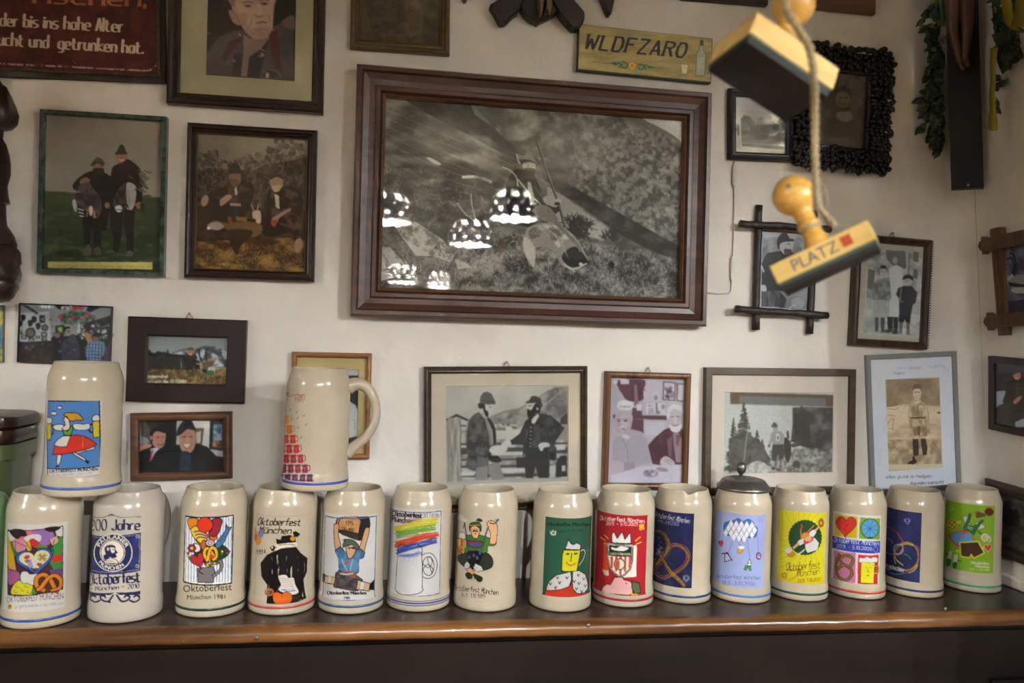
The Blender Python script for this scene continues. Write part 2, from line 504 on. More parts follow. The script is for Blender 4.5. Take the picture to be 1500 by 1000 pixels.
STEEL = mat('steel_nail', '8a8784', 0.35, metal=0.9)
BOARD = mat('backing_board', '6b5a45', 0.8)

# ---------------------------------------------------------------- the room
LEAN = 0.085
def right_x(z): return WALL_X - LEAN * (z - 1.25)
def wall_mesh(name, P0, du, dv, nu, nv, n, amp, seed, m):
    P0, du, dv, n = (np.array(q, float) for q in (P0, du, dv, n))
    h = (fbm(nv + 1, nu + 1, nv / 9, nu / 14, seed, 4) - 0.5) * amp
    V = [P0 + du * i / nu + dv * j / nv + n * h[j, i] for j in range(nv + 1) for i in range(nu + 1)]
    F = [(j * (nu + 1) + i, j * (nu + 1) + i + 1, (j + 1) * (nu + 1) + i + 1, (j + 1) * (nu + 1) + i) for j in range(nv) for i in range(nu)]
    return struct(mesh(name, V, F, m, smooth=True))
# back wall with the rounded plaster corner at its right end
nz, nx = 110, 240
H_ = (fbm(nz + 1, nx + 13, 9, 12, 5, 4) - 0.5) * 0.006
V = []
for j in range(nz + 1):
    z = 2.75 * j / nz
    rc = 0.035; xr = right_x(z)
    for i in range(nx + 1):
        x = -4.0 + (xr - rc + 4.0) * (i / nx)
        V.append((x, WALL_Y + abs(H_[j, i]) , z))
    for k in range(1, 7):
        a = k / 6 * pi / 2
        V.append((xr - rc + rc * math.sin(a), WALL_Y - rc + rc * math.cos(a), z))
wn = nx + 7
F = [(j * wn + i, j * wn + i + 1, (j + 1) * wn + i + 1, (j + 1) * wn + i) for j in range(nz) for i in range(wn - 1)]
struct(mesh('wall_back', V, F, PLASTER, smooth=True))
wall_mesh('wall_right', (right_x(0), WALL_Y - 0.035, 0), (0, -0.675, 0), (-LEAN * 2.75, 0, 2.75), 24, 110, (1, 0, 0), 0.003, 8, PLASTER)
WALL2 = mat('rear_plaster', 'a99c86', 0.9)
b = MB(); zt = 2.75
b.add([(right_x(0), 0.73, 0), (4.1, 0.73, 0), (4.1, 0.73, zt), (right_x(zt), 0.73, zt), (right_x(0), 0.76, 0), (4.1, 0.76, 0), (4.1, 0.76, zt), (right_x(zt), 0.76, zt)], [(0, 1, 2, 3), (7, 6, 5, 4), (0, 4, 5, 1), (3, 2, 6, 7)])
struct(b.build('wall_return', PLASTER))
struct(MB().box((4.0, -7.7, 0), (4.1, 0.77, 2.75)).build('wall_far_right', WALL2))
struct(MB().box((-4.1, -7.7, 0), (-4.0, 1.55, 2.75)).build('wall_left', WALL2))
struct(MB().box((-4.1, -7.7, 0), (4.1, -7.6, 2.75)).build('wall_rear', mat('rear_panelling', '3c2e22', .7)))
struct(MB().box((-4.1, -7.7, -0.1), (4.1, 1.6, 0)).build('floor', mat('floor_boards', rough=0.5, wood=('5c4a38', '84705a', 3, 'y'))))
struct(MB().box((-4.1, -7.7, 2.75), (4.1, 1.6, 2.85)).build('ceiling', mat('ceiling_paint', 'a3957b', 0.9)))

# ---------------------------------------------------------------- hanging lamps over the room behind the camera
SHADE = mat('white_pierced_ceramic', (0.75, 0.72, 0.66), 0.3)
SHADE_OUT = mat('dark_brown_outer_glaze', '2c211a', 0.4)
def lamp(x, y, z, watts, label, R=0.15):
    t = thing('pendant_lamp', label, 'lamp', (x, y, z), (0, 0, x * 1.7), group='pierced white pendant lamps')
    nt_, ns = 220, 34; V = []; F = []
    Ht = 0.19
    for j in range(ns + 1):
        s = j / ns
        r = R * math.sqrt(max(1 - (s * 0.985) ** 4, 0.0)); zz = Ht * s
        for i in range(nt_):
            a = 2 * pi * i / nt_
            V.append((r * math.cos(a), r * math.sin(a), zz - (0.014 * (0.5 + 0.5 * math.cos(a * 12)) * (1 - s) ** 6)))
    for j in range(ns):
        for i in range(nt_):
            a = (i + .5) / nt_ * 2 * pi; s = (j + .5) / ns
            hole = False
            for n, s0, rad, q in ((10, 0.20, 0.0115, 0), (10, 0.43, 0.0115, 0.5), (9, 0.72, 0.02, 0)):
                p = (a / (2 * pi) * n + q) % 1 - 0.5
                u = p * 2 * pi * R / n; v = (s - s0) * Ht
                if n == 9:
                    hole |= min(math.hypot(u - 0.0145, v - 0.0145), math.hypot(u + 0.0145, v - 0.0145), math.hypot(u - 0.0145, v + 0.0145), math.hypot(u + 0.0145, v + 0.0145), math.hypot(u, v) - 0.003) < 0.0125
                else: hole |= math.hypot(u, v) < rad
            if not hole:
                k = (i + 1) % nt_
                F.append((j * nt_ + i, j * nt_ + k, (j + 1) * nt_ + k, (j + 1) * nt_ + i))
    o = fix(mesh('lamp_shade', V, F, SHADE_OUT, t, smooth=True))
    md = o.modifiers.new('thick', 'SOLIDIFY'); md.thickness = 0.004; md.material_offset = 1; md.material_offset_rim = 1; o.data.materials.append(SHADE)
    k = 1.5 if watts > 100 else 1.0
    bulb = mat('lit_bulb_%d' % watts, (1, 1, 1), 0.4, emit=(LAMP_COL, watts / 0.0056 / k ** 2))
    MB().lathe([(r_ * k, .025 + (z_ - .025) * k) for r_, z_ in ((0.0, 0.012), (0.007, 0.0135), (0.0115, 0.019), (0.0125, 0.025), (0.0115, 0.031), (0.007, 0.0365), (0.0, 0.038))], 20).build('bulb', bulb, t, smooth=True)
    MB().lathe([(0.004, 0.037), (0.009, 0.045), (0.012, 0.09), (0.016, 0.11), (0.016, 0.168), (0.03, 0.172), (0.03, 0.185), (0.008, 0.2)], 16).build('socket', STEEL, t)
    MB().tube([(0, 0, 0.19), (0, 0, 2.75 - z)], 0.004, 6).build('cord', mat('black_cord', '111111', 0.6), t)
    return t
for k, (x, y, z, w) in enumerate(LAMPS):
    lamp(x, y, z, w, ['white pierced ceramic pendant lamp over the right part of the room', 'white pierced ceramic pendant lamp reflected beside the hunter in the large picture',
         'white pierced ceramic pendant lamp behind the right one of the front pair', 'white pierced ceramic pendant lamp reflected at the left edge of the large picture',
         'white pierced ceramic pendant lamp reflected low in the large picture', 'farthest white pierced ceramic pendant lamp in the room', 'added unseen pierced pendant lamp at the left, filling light onto the right wall', 'added unseen pierced pendant lamp at the far right, grading the shade edge'][k])

# ---------------------------------------------------------------- cabinet whose top carries the mugs
TOPW = mat('worn_dark_cabinet_top', rough=0.36, wood=('2c201a', '453429', 2.2, 'x'), coat=0.1)
EDGEW = mat('worn_golden_brown_edge', rough=0.3, wood=('3a2213', '8a5c30', 2.6, 'x'), coat=0.3)
APRON = mat('black_brown_cabinet_front', rough=0.42, wood=('0b0706', '1a110c', 2.0, 'x'), spec=0.25)
cab = thing('cabinet', 'long dark wooden cabinet with a worn golden front edge carrying the beer mugs', 'cabinet', (-0.3, 1.3, 0))
YF = 1.205
def loc(o, root):
    o.location = -Vector(root.location); return o
def sweep_x(name, prof, x0, x1, m, n=60, wob=0.0):
    rng = np.random.RandomState(4); k = len(prof); V = []
    for i in range(n + 1):
        x = x0 + (x1 - x0) * i / n
        d = wob * math.sin(i * 1.7) * rng.rand()
        V += [(x, y + d, z + d * .5) for y, z in prof]
    F = [(i * k + j, i * k + (j + 1) % k, (i + 1) * k + (j + 1) % k, (i + 1) * k + j) for i in range(n) for j in range(k)]
    F += [tuple(range(k)), tuple(n * k + j for j in range(k))]
    return loc(fix(mesh(name, V, F, m, cab, auto=40)), cab)
XR = right_x(SHELF_Z) - 0.002
sweep_x('top_board', [(YF + 0.014, SHELF_Z), (1.437, SHELF_Z), (1.437, SHELF_Z - 0.026), (YF + 0.014, SHELF_Z - 0.026)], -1.6, XR, TOPW, 4)
nose = [(YF + 0.014, SHELF_Z)] + [(YF + 0.008 - 0.012 * math.cos(a), SHELF_Z - 0.013 + 0.012 * math.sin(a)) for a in np.linspace(pi / 2, -pi / 2, 9)] + [(YF + 0.014, SHELF_Z - 0.026)]
nose = [(min(y, YF + 0.014), z) for y, z in nose]
sweep_x('front_edge', nose, -1.6, XR, EDGEW, 140, 0.0008)
sweep_x('cove_moulding', [(YF + 0.014, SHELF_Z - 0.026), (YF + 0.018, SHELF_Z - 0.034), (YF + 0.03, SHELF_Z - 0.04), (1.3, SHELF_Z - 0.04), (1.3, SHELF_Z - 0.026)], -1.6, XR, APRON, 4)
b = MB().box((-1.6, YF + 0.028, SHELF_Z - 0.42), (XR, 1.3, SHELF_Z - 0.04))
loc(b.build('apron', APRON, cab), cab)
loc(MB().box((-1.6, YF + 0.034, 0.0), (XR, 1.3, SHELF_Z - 0.43)).build('front_panel', APRON, cab), cab)
xs = float(on_plane(1450, 985, YF + 0.028)[0])
for xx in (-0.6, 0.3, xs):
    loc(MB().box((xx, YF + 0.02, 0.05), (xx + 0.05 if xx < 1 else XR, YF + 0.03, SHELF_Z - 0.125), 0.003).build('stile', APRON, cab), cab)
loc(MB().box((-1.6, YF + 0.012, SHELF_Z - 0.46), (XR, YF + 0.04, SHELF_Z - 0.42), 0.006).build('rail', APRON, cab), cab)
for px_, py_ in ((376, 934), (862, 916), (1385, 892)):
    p = on_plane(px_, py_, YF - 0.003)
    k = MB().lathe([(0.0, 0.0), (0.0035, 0.0), (0.0035, 0.0012), (0.002, 0.002)], 14, 1, (p[0], YF - 0.002, p[2])).build('nail_head', STEEL, cab, smooth=True)
    loc(k, cab)
# white plaster skirting on the right wall just above the cabinet
b = MB(); z0 = SHELF_Z + 0.001
b.box((right_x(z0) - 0.012, 0.2, z0), (right_x(z0) + 0.02, WALL_Y, z0 + 0.02), 0.002)
struct(b.build('baseboard_right', PLASTER))

# ---------------------------------------------------------------- things that hang on the walls
class Plane:
    def __init__(s, O, r, u):
        s.O = np.array(O, float); s.r = np.array(r, float) / np.linalg.norm(r); s.u = np.array(u, float) / np.linalg.norm(u)
        s.n = np.cross(s.r, s.u) * 1.0       # points out of the wall
    def hit(s, x, y, off=0.0):
        d = ray(x, y); O = s.O + s.n * off
        return EYE + d * (((O - EYE) @ s.n) / (d @ s.n))[..., None]
BACK = Plane((0, WALL_Y, 1.5), (1, 0, 0), (0, 0, 1))
RIGHT = Plane((right_x(1.25), 1, 1.25), (0, -1, 0), (-LEAN, 0, 1))

def ring(mb, w, h, prof):
    """mitred moulding: prof = closed list of (inset from the outside, distance out of the wall)"""
    k = len(prof); V = []
    for sx, sz in ((-1, -1), (1, -1), (1, 1), (-1, 1)):
        V += [(sx * (w / 2 - i), -d, sz * (h / 2 - i)) for i, d in prof]
    F = [(c * k + j, c * k + (j + 1) % k, ((c + 1) % 4) * k + (j + 1) % k, ((c + 1) % 4) * k + j) for c in range(4) for j in range(k)]
    mb.add(V, F); return mb

PROF = {
    'flat': lambda b, d: [(0, 0), (0, d * .9), (b * .06, d), (b * .94, d), (b, d * .9), (b, 0)],
    'scoop': lambda b, d: [(0, 0), (0, d * .8), (b * .08, d), (b * .22, d), (b * .28, d * .84), (b * .5, d * .7), (b * .7, d * .66), (b * .76, d * .74), (b * .9, d * .74), (b, d * .5), (b, 0)],
    'step': lambda b, d: [(0, 0), (0, d * .7), (b * .1, d * .85), (b * .3, d), (b * .5, d * .95), (b * .6, d * .7), (b * .75, d * .72), (b * .85, d * .6), (b, d * .5), (b, 0)],
    'round': lambda b, d: [(0, 0), (0, d * .6)] + [(b * (.5 - .5 * math.cos(a)), d * (.6 + .4 * math.sin(a))) for a in np.linspace(0.2, pi - .2, 7)] + [(b, d * .5), (b, 0)],
}
class Hung: pass
def rect(pl, cs, depth, width=None, turn=None):
    TL, TR, BR, BL = (pl.hit(np.array(float(c[0])), np.array(float(c[1])), depth) if c else None for c in cs)
    f = lambda p: np.array([(p - pl.O) @ pl.r, (p - pl.O) @ pl.u])
    tl, bl = f(TL), f(BL)
    if width:
        dn = bl - tl; L = np.hypot(*dn)
        if turn is not None: rt = np.array([math.cos(turn), math.sin(turn)]); dn = np.array([rt[1], -rt[0]])
        else: dn /= L; rt = np.array([-dn[1], dn[0]])
        c = tl + rt * width / 2 + dn * L / 2; return c, width, L, math.atan2(rt[1], rt[0])
    tr, br = f(TR), f(BR)
    e = (tr - tl) + (br - bl); v = (tl - bl) + (tr - br)
    a = (math.atan2(e[1], e[0]) * np.hypot(*e) + math.atan2(-v[0], v[1]) * np.hypot(*v)) / (np.hypot(*e) + np.hypot(*v))
    return (tl + tr + br + bl) / 4, (np.hypot(*(tr - tl)) + np.hypot(*(br - bl))) / 2, (np.hypot(*(tl - bl)) + np.hypot(*(tr - br))) / 2, a

def hung(name, label, cat, cs, depth, pl=BACK, width=None, turn=None, group=None):
    c, w, h, a = rect(pl, cs, depth, width, turn)
    P = pl.O + pl.r * c[0] + pl.u * c[1]
    t = thing(name, label, cat, group=group)
    r2 = pl.r * math.cos(a) + pl.u * math.sin(a); u2 = -pl.r * math.sin(a) + pl.u * math.cos(a)
    t.matrix_world = Matrix(((r2[0], -pl.n[0], u2[0], P[0]), (r2[1], -pl.n[1], u2[1], P[1]), (r2[2], -pl.n[2], u2[2], P[2]), (0, 0, 0, 1)))
    o = Hung(); o.t, o.w, o.h, o.r, o.u, o.P, o.n, o.d = t, w, h, r2, u2, P, pl.n, depth
    return o
def flat_art(o, x0, x1, z0, z1, dist, bg, ss=2, dens=1.0, g=None):
    """a painter for the rectangle x0..x1, z0..z1 of a hung thing, lying dist out of the wall"""
    def f(x, y):
        d = ray(x, y); O = o.P + o.n * dist
        p = EYE + d * (((O - EYE) @ o.n) / (d @ o.n))[..., None] - o.P
        return ((p @ o.r) - x0) / (x1 - x0), (z1 - (p @ o.u)) / (z1 - z0)
    c = o.P + o.r * (x0 + x1) / 2 + o.u * (z0 + z1) / 2
    sc = FPX / ((c - EYE) @ FW)
    px, py = project(c)
    wpx = (x1 - x0) * sc; hpx = (z1 - z0) * sc
    if o.n[0] < -0.5: wpx *= 0.75
    if g is None: g = gain(min(max(px, 0), 1500), min(max(py, 0), 1000)) * (0.76 if py < 430 else 0.9)
    A = Art(f, wpx, hpx, bg, g, dens, ss); A.rect = (x0, x1, z0, z1, dist)
    return A
def put_art(A, o, name, m, step=0):
    x0, x1, z0, z1, dist = A.rect
    X = np.zeros((A.h, A.w, 3))
    X[..., 0] = np.linspace(x0, x1, A.w)[None]; X[..., 2] = np.linspace(z1, z0, A.h)[:, None]; X[..., 1] = -dist
    return ink_mesh(name, X, A.colors(), m, o.t)
def hook(o, x=0.0, m=None):
    m = m or BRASSY
    b = MB()
    z = o.h / 2
    b.tube([(x - 0.006, -0.003, z - 0.002), (x - 0.004, -0.004, z + 0.004), (x, -0.004, z + 0.008), (x + 0.004, -0.004, z + 0.004), (x + 0.006, -0.003, z - 0.002)], 0.0009, 6)
    b.build('hanger', m, o.t, smooth=True)
    MB().lathe([(0.0012, 0.0), (0.0012, 0.006), (0.0026, 0.0065), (0.0024, 0.0078), (0.0, 0.008)], 10, 1, (x, 0, z + 0.008)).build('nail', STEEL, o.t)
def picture(name, label, cs, depth, bord, prof, fm, paint, bg='808080', matw=0, matcol=None, matpx=None, slip=None, glass=True, pl=BACK, width=None, turn=None, cat='picture', hk=None, dens=1.0, fm2=None, corner=True, glossy=False, group=None):
    """matw: mat board widths (left, right, top, bottom) in metres"""
    o = hung(name, label, cat, cs, depth, pl, width, turn, group=group)
    w, h = o.w, o.h
    f = ring(MB(), w, h, PROF[prof](bord, depth)).build('frame', fm, o.t)
    iw, ih = w / 2 - bord, h / 2 - bord
    if slip:
        sw = slip[1]
        ring(MB(), iw * 2 + 0.001, ih * 2 + 0.001, [(0, depth * .3), (0, depth * .62), (sw * .5, depth * .68), (sw, depth * .5), (sw, depth * .3)]).build('inner_edge', slip[0], o.t)
        iw -= sw - .0005; ih -= sw - .0005
    MB().box((-w / 2 + .003, -depth * .25, -h / 2 + .003), (w / 2 - .003, -0.0008, h / 2 - .003)).build('backing', BOARD, o.t)
    pd = depth * .25 + 0.0015
    l = r = tp = bt = 0
    if matw:
        l, r, tp, bt = matw
        x0, x1, z0, z1 = -iw - .001, iw + .001, -ih - .001, ih + .001
        a0, a1, c0, c1 = -iw + l, iw - r, -ih + bt, ih - tp
        dm = pd + 0.0018
        V = [(x0, -dm, z0), (x1, -dm, z0), (x1, -dm, z1), (x0, -dm, z1), (a0, -dm, c0), (a1, -dm, c0), (a1, -dm, c1), (a0, -dm, c1),
             (a0 + .001, -pd, c0 + .001), (a1 - .001, -pd, c0 + .001), (a1 - .001, -pd, c1 - .001), (a0 + .001, -pd, c1 - .001)]
        F = [(0, 1, 5, 4), (1, 2, 6, 5), (2, 3, 7, 6), (3, 0, 4, 7), (4, 5, 9, 8), (5, 6, 10, 9), (6, 7, 11, 10), (7, 4, 8, 11)]
        if isinstance(matcol, str):
            gg = gain(*[float(v) for v in project(o.P)])
            matcol = mat('mat_board_' + matcol, tuple(np.clip(s2l(hx(matcol)) * gg, 0, .88)), 0.8, bump=(300, .1))
        mesh('mat_board', V, F, matcol, o.t)
    if paint:
        A = flat_art(o, -iw + l, iw - r, -ih + bt, ih - tp, pd, bg, dens=dens)
        paint(A); A.blur(.7)
        put_art(A, o, 'photograph', INKG if glossy else INK)
    if glass:
        MB().box((-iw - .001, -(pd + .0046), -ih - .001), (iw + .001, -(pd + .0026), ih + .001)).build('glass_pane', GLASS, o.t)
    if hk is not None: hook(o, hk)
    return o

# ---------------------------------------------------------------- beer mugs
MR, MH = 0.0525, 0.191
OUT = [(0.90, 0.0), (0.965, 0.004), (0.995, 0.012), (1.0, 0.03), (1.0, 0.105), (0.99, 0.125), (0.978, 0.14), (0.970, 0.155), (0.965, 0.2), (0.957, 0.5), (0.955, 0.84), (0.950, 0.865), (0.935, 0.89), (0.91, 0.915),
       (0.868, 0.945), (0.836, 0.972), (0.822, 0.985), (0.815, 0.993), (0.800, 0.9995), (0.785, 1.0), (0.765, 0.997), (0.755, 0.985), (0.77, 0.95), (0.84, 0.88), (0.85, 0.8), (0.85, 0.2), (0.8, 0.14), (0.4, 0.12), (0.0, 0.12)]
def prof_r(zf, R=MR):
    zs = [z for r, z in OUT[:15]]; rs = [r for r, z in OUT[:15]]
    return R * np.interp(zf, zs, rs)
def mug(label, xc, yb, z0=SHELF_Z, stripe=None, decal=None, paint=None, bg=None, col='b0a693', handle=pi, H=MH, R=MR, chip=None, rest=0, mul=1.0, group='stoneware beer mugs lined up on the cabinet', stripes=((0.055, 0.078),)):
    p = on_z(np.array(float(xc)), np.array(float(yb)), z0)
    d = p[:2] - EYE[:2]; L = np.hypot(*d); c = p[:2] * (L + R - rest) / L
    t = thing('beer_mug', label, 'mug', (c[0], c[1], z0), group=group)
    to = math.atan2(-c[1], -c[0])            # direction from the mug to the camera
    g = gain(xc, yb - 150); g = g.mean() * np.array([1.03, .97, .90])
    body_c = tuple(np.clip(s2l(hx(col)) * 1.0, 0, 0.8))
    cm = CERAMIC('salt_glazed_stoneware_' + col, body_c)
    b = MB().lathe([(r * R, z * H) for r, z in OUT], 72)
    o = b.build('body', cm, t, smooth=True)
    if chip:
        for v in o.data.vertices:
            zf = v.co.z / H
            if zf > 0.93:
                da = (math.atan2(v.co.y, v.co.x) - to - chip + pi) % (2 * pi) - pi
                if -0.05 < da < 0.42: v.co.z -= 0.006 * (1 if zf > .97 else .4) * max(0, 1 - abs(da - 0.08) / .34)
    ha = to + handle
    hd = np.array([math.cos(ha), math.sin(ha)])
    Pz = [(0.88, 0.845), (1.05, 0.868), (1.28, 0.868), (1.52, 0.82), (1.70, 0.73), (1.76, 0.62), (1.68, 0.52), (1.48, 0.43), (1.25, 0.37), (1.05, 0.32), (0.90, 0.28)]
    pts = catmull([(hd[0] * r * R, hd[1] * r * R, z * H) for r, z in Pz], False, 4)
    n = len(pts); rr = [0.0135 - 0.0045 * math.sin(pi * i / (n - 1)) - 0.0025 * i / n for i in range(n)]
    MB().tube(pts, rr, 12, flat=0.95).build('handle', cm, t, smooth=True)
    for k, (s0, s1) in enumerate(stripes if stripe else ()):
        MB().lathe([(prof_r(s0) - .0003, s0 * H), (prof_r(s0) + .00035, s0 * H + .0003), (prof_r(s1) + .00035, s1 * H - .0003), (prof_r(s1) - .0003, s1 * H)][::1], 72).build('painted_stripe', mat('stripe_glaze_' + stripe, stripe, 0.18, coat=.2), t, smooth=True)
    if decal:
        xl, xr, yt, yb2 = decal
        rb = 0.959 * R
        def cyl(x, y):
            d = ray(x, y); e = -c
            A_ = d[..., 0] ** 2 + d[..., 1] ** 2; B_ = d[..., 0] * e[0] + d[..., 1] * e[1]; C_ = e @ e - rb * rb
            D_ = np.maximum(B_ * B_ - A_ * C_, 0)
            s = (-B_ - np.sqrt(D_)) / A_
            q = d * s[..., None]; v = q[..., :2] - c
            th = (np.arctan2(v[..., 1], v[..., 0]) - to + pi) % (2 * pi) - pi
            return th, (q[..., 2] + EYE[2]) - z0
        ym = (yt + yb2) / 2
        ta = float(cyl(np.array(float(xl)), np.array(float(ym)))[0]); tb = float(cyl(np.array(float(xr)), np.array(float(ym)))[0])
        xm = (xl + xr) / 2
        za = float(cyl(np.array(xm), np.array(float(yt)))[1]); zb = float(cyl(np.array(xm), np.array(float(yb2)))[1])
        f = lambda x, y: ((lambda q: ((q[0] - ta) / (tb - ta), (za - q[1]) / (za - zb)))(cyl(x, y)))
        sc = FPX / ((np.array([c[0], c[1], z0]) - EYE) @ FW)
        bgc = bg or col
        A = Art(f, abs(tb - ta) * rb * sc, (za - zb) * sc, bgc, g if bg else np.array([1.0, 1.0, 1.0]), 1.15)
        A.free = bg is None; A.gg = g
        A.base = hx(bgc)
        if paint: paint(A)
        col3 = A.I.reshape(A.h, A.ss, A.w, A.ss, 3).mean((1, 3))
        keep = None
        if A.free:
            dif = np.abs(col3 - A.base).max(-1) > 0.004; keep = dif
            lc = s2l(col3); same = np.clip(np.abs(col3 - A.base).max(-1, keepdims=True) * 4, 0, 1)
            out = l2s(np.clip(lc * (g * 0.52 * same + (1 - same)), 0, .9))
        else: out = l2s(np.clip(s2l(col3) * g, 0, .85))
        lo_ = s2l(out); lum = lo_ @ np.array([.25, .65, .1]); fac = same if A.free else 1.0
        out = l2s((lo_ + (lum[..., None] - lo_) * 0.0 * fac) * (1.0 if A.free else 0.52 * mul))
        th = to + np.linspace(ta, tb, A.w); zz = np.linspace(za, zb, A.h)
        rad = prof_r(zz / H) * (R / MR) + 0.0003
        X = np.zeros((A.h, A.w, 3)); X[..., 0] = rad[:, None] * np.cos(th); X[..., 1] = rad[:, None] * np.sin(th); X[..., 2] = zz[:, None]
        ink_mesh('printed_poster', X, out, GLAZE_INK, t, keep)
    t['c'] = [float(c[0]), float(c[1])]
    del t['c']
    return t, c

# ---------------------------------------------------------------- posters printed on the mugs
K_ = '16141a'
def heart(A, cx, cy, w, h, col, rot=0, ol=K_, ow=3):
    t = np.linspace(0, 2 * pi, 40)
    x = 16 * np.sin(t) ** 3 / 16 * w / 2; y = -(13 * np.cos(t) - 5 * np.cos(2 * t) - 2 * np.cos(3 * t) - np.cos(4 * t)) / 14.5 * h / 2
    r = math.radians(rot)
    p = np.stack([cx + x * math.cos(r) - y * math.sin(r), cy + x * math.sin(r) + y * math.cos(r)], 1)
    A.P(p, col, ol=ol, ow=ow)
def pretzel(A, cx, cy, w, h, col, lw, ol=None, olw=0, rot=0):
    P = np.array([(-.15, .45), (-.45, .25), (-.48, -.2), (-.25, -.45), (0, -.3), (.15, 0), (.3, .35), (.42, .42)])
    for m in (1, -1):
        q = P * [m * w, h]; r = math.radians(rot)
        q = np.stack([cx + q[:, 0] * math.cos(r) - q[:, 1] * math.sin(r), cy + q[:, 0] * math.sin(r) + q[:, 1] * math.cos(r)], 1)
        if ol: A.L(q, lw + olw, ol)
        A.L(q, lw, col)
def m_2014(A):
    A.crop(0, 690, 4.168)
    o = [48, 358, 382, 335, 380, 718, 50, 752]
    A.P(o, '3a2430')
    A.P([50, 372, 95, 352, 140, 380, 130, 420, 90, 430, 50, 440], 'c8ccd0'); A.P([330, 340, 382, 338, 380, 400, 345, 395], 'c8ccd0')
    A.P([50, 395, 75, 440, 100, 600, 60, 610, 50, 560], 'b08a1c'); A.P([60, 430, 95, 420, 160, 480, 120, 520, 90, 520], '2f6a30')
    A.P([330, 420, 380, 395, 380, 600, 330, 605, 300, 560, 310, 480], '2f7a30'); A.P([300, 600, 380, 590, 380, 650, 320, 660], '5a3a78')
    A.P([85, 420, 150, 400, 165, 460, 130, 495, 95, 480], 'c87088', 1); A.P([120, 362, 195, 365, 200, 395, 150, 420, 115, 400], 'c05a70', 1)
    A.P([150, 420, 175, 405, 195, 480, 170, 490], 'c09a28'); A.P([190, 400, 260, 410, 290, 460, 220, 470, 185, 440], 'a02430', 1)
    A.P([200, 365, 290, 352, 330, 390, 310, 440, 260, 455, 230, 420], '7a5a9a', 1); A.P([300, 420, 345, 395, 355, 430, 320, 455], 'd08a8a')
    A.P([150, 405, 210, 385, 250, 395, 240, 430, 200, 410, 160, 430], 'd8d8dc', 1)
    A.P([60, 365, 100, 352, 150, 362, 165, 395, 130, 400, 110, 415, 80, 400], '1c1618', 1); A.P([270, 350, 330, 338, 370, 345, 330, 370, 290, 368], '1c1618', 1)
    A.P([310, 515, 378, 505, 378, 545, 320, 560], 'b02a2c'); A.P([52, 600, 110, 610, 120, 660, 60, 690], '8a4a7a', 1)
    A.P([240, 440, 300, 470, 260, 490, 220, 470], '3a7a34')
    for q in ([85, 425, 165, 460], [150, 420, 200, 490], [300, 420, 330, 500], [60, 600, 120, 612], [330, 420, 300, 560], [200, 470, 300, 470], [95, 430, 100, 600]): A.L(q, 3, K_, 0)
    heart(A, 212, 545, 225, 165, '2450a0', -8, ow=4); heart(A, 212, 540, 190, 128, 'c8b89a', -8, ow=1)
    for k in range(12):
        a = k * pi / 6; A.L([258, 525, 258 + 30 * math.cos(a), 525 + 26 * math.sin(a)], 6, ['c8b030', '3a7a50', 'a03038'][k % 3], 0)
    A.E(165, 525, 18, 12, 'b03038', -20); A.P([160, 540, 190, 535, 205, 585, 180, 592], '8a7ab0'); A.L([175, 590, 170, 612], 4, K_); A.L([195, 588, 210, 608], 4, K_)
    heart(A, 240, 570, 26, 22, 'b03038'); heart(A, 218, 598, 20, 18, 'b03038'); heart(A, 165, 550, 22, 14, 'c06a50')
    A.P([120, 665, 190, 680, 205, 748, 110, 752, 70, 745, 80, 700], 'd8bc28', 1, ol=K_, ow=3)
    for x, y in ((110, 700), (140, 720), (165, 700), (100, 730), (180, 735)): A.E(x, y, 12, 9, None, ol=K_, ow=2, t0=20, t1=250)
    A.P([125, 650, 135, 615, 165, 612, 185, 628, 225, 625, 242, 655, 230, 690, 190, 692, 165, 680, 140, 682], 'e8e8e8', 1, ol=K_, ow=3)
    A.P([225, 640, 360, 660, 375, 715, 300, 742, 240, 730], '46281c', 1)
    pretzel(A, 295, 680, 150, 105, 'cc6a20', 20, K_, 7, 5)
    A.P([200, 700, 225, 745, 190, 748], '2f7a30')
    A.L(o + o[:2], 4, K_, 0)
    A.T('OKTOBERFEST MÜNCHEN', 45, 800, 38, '3a3438', w=340, rot=-4)
    A.T('20. SEPTEMBER BIS 5. OKTOBER 2014', 95, 836, 17, '5a5458', w=290, rot=-5)
    A.E(64, 824, 13, 16, 'b08a30'); A.E(64, 820, 6, 7, '7a4a20')
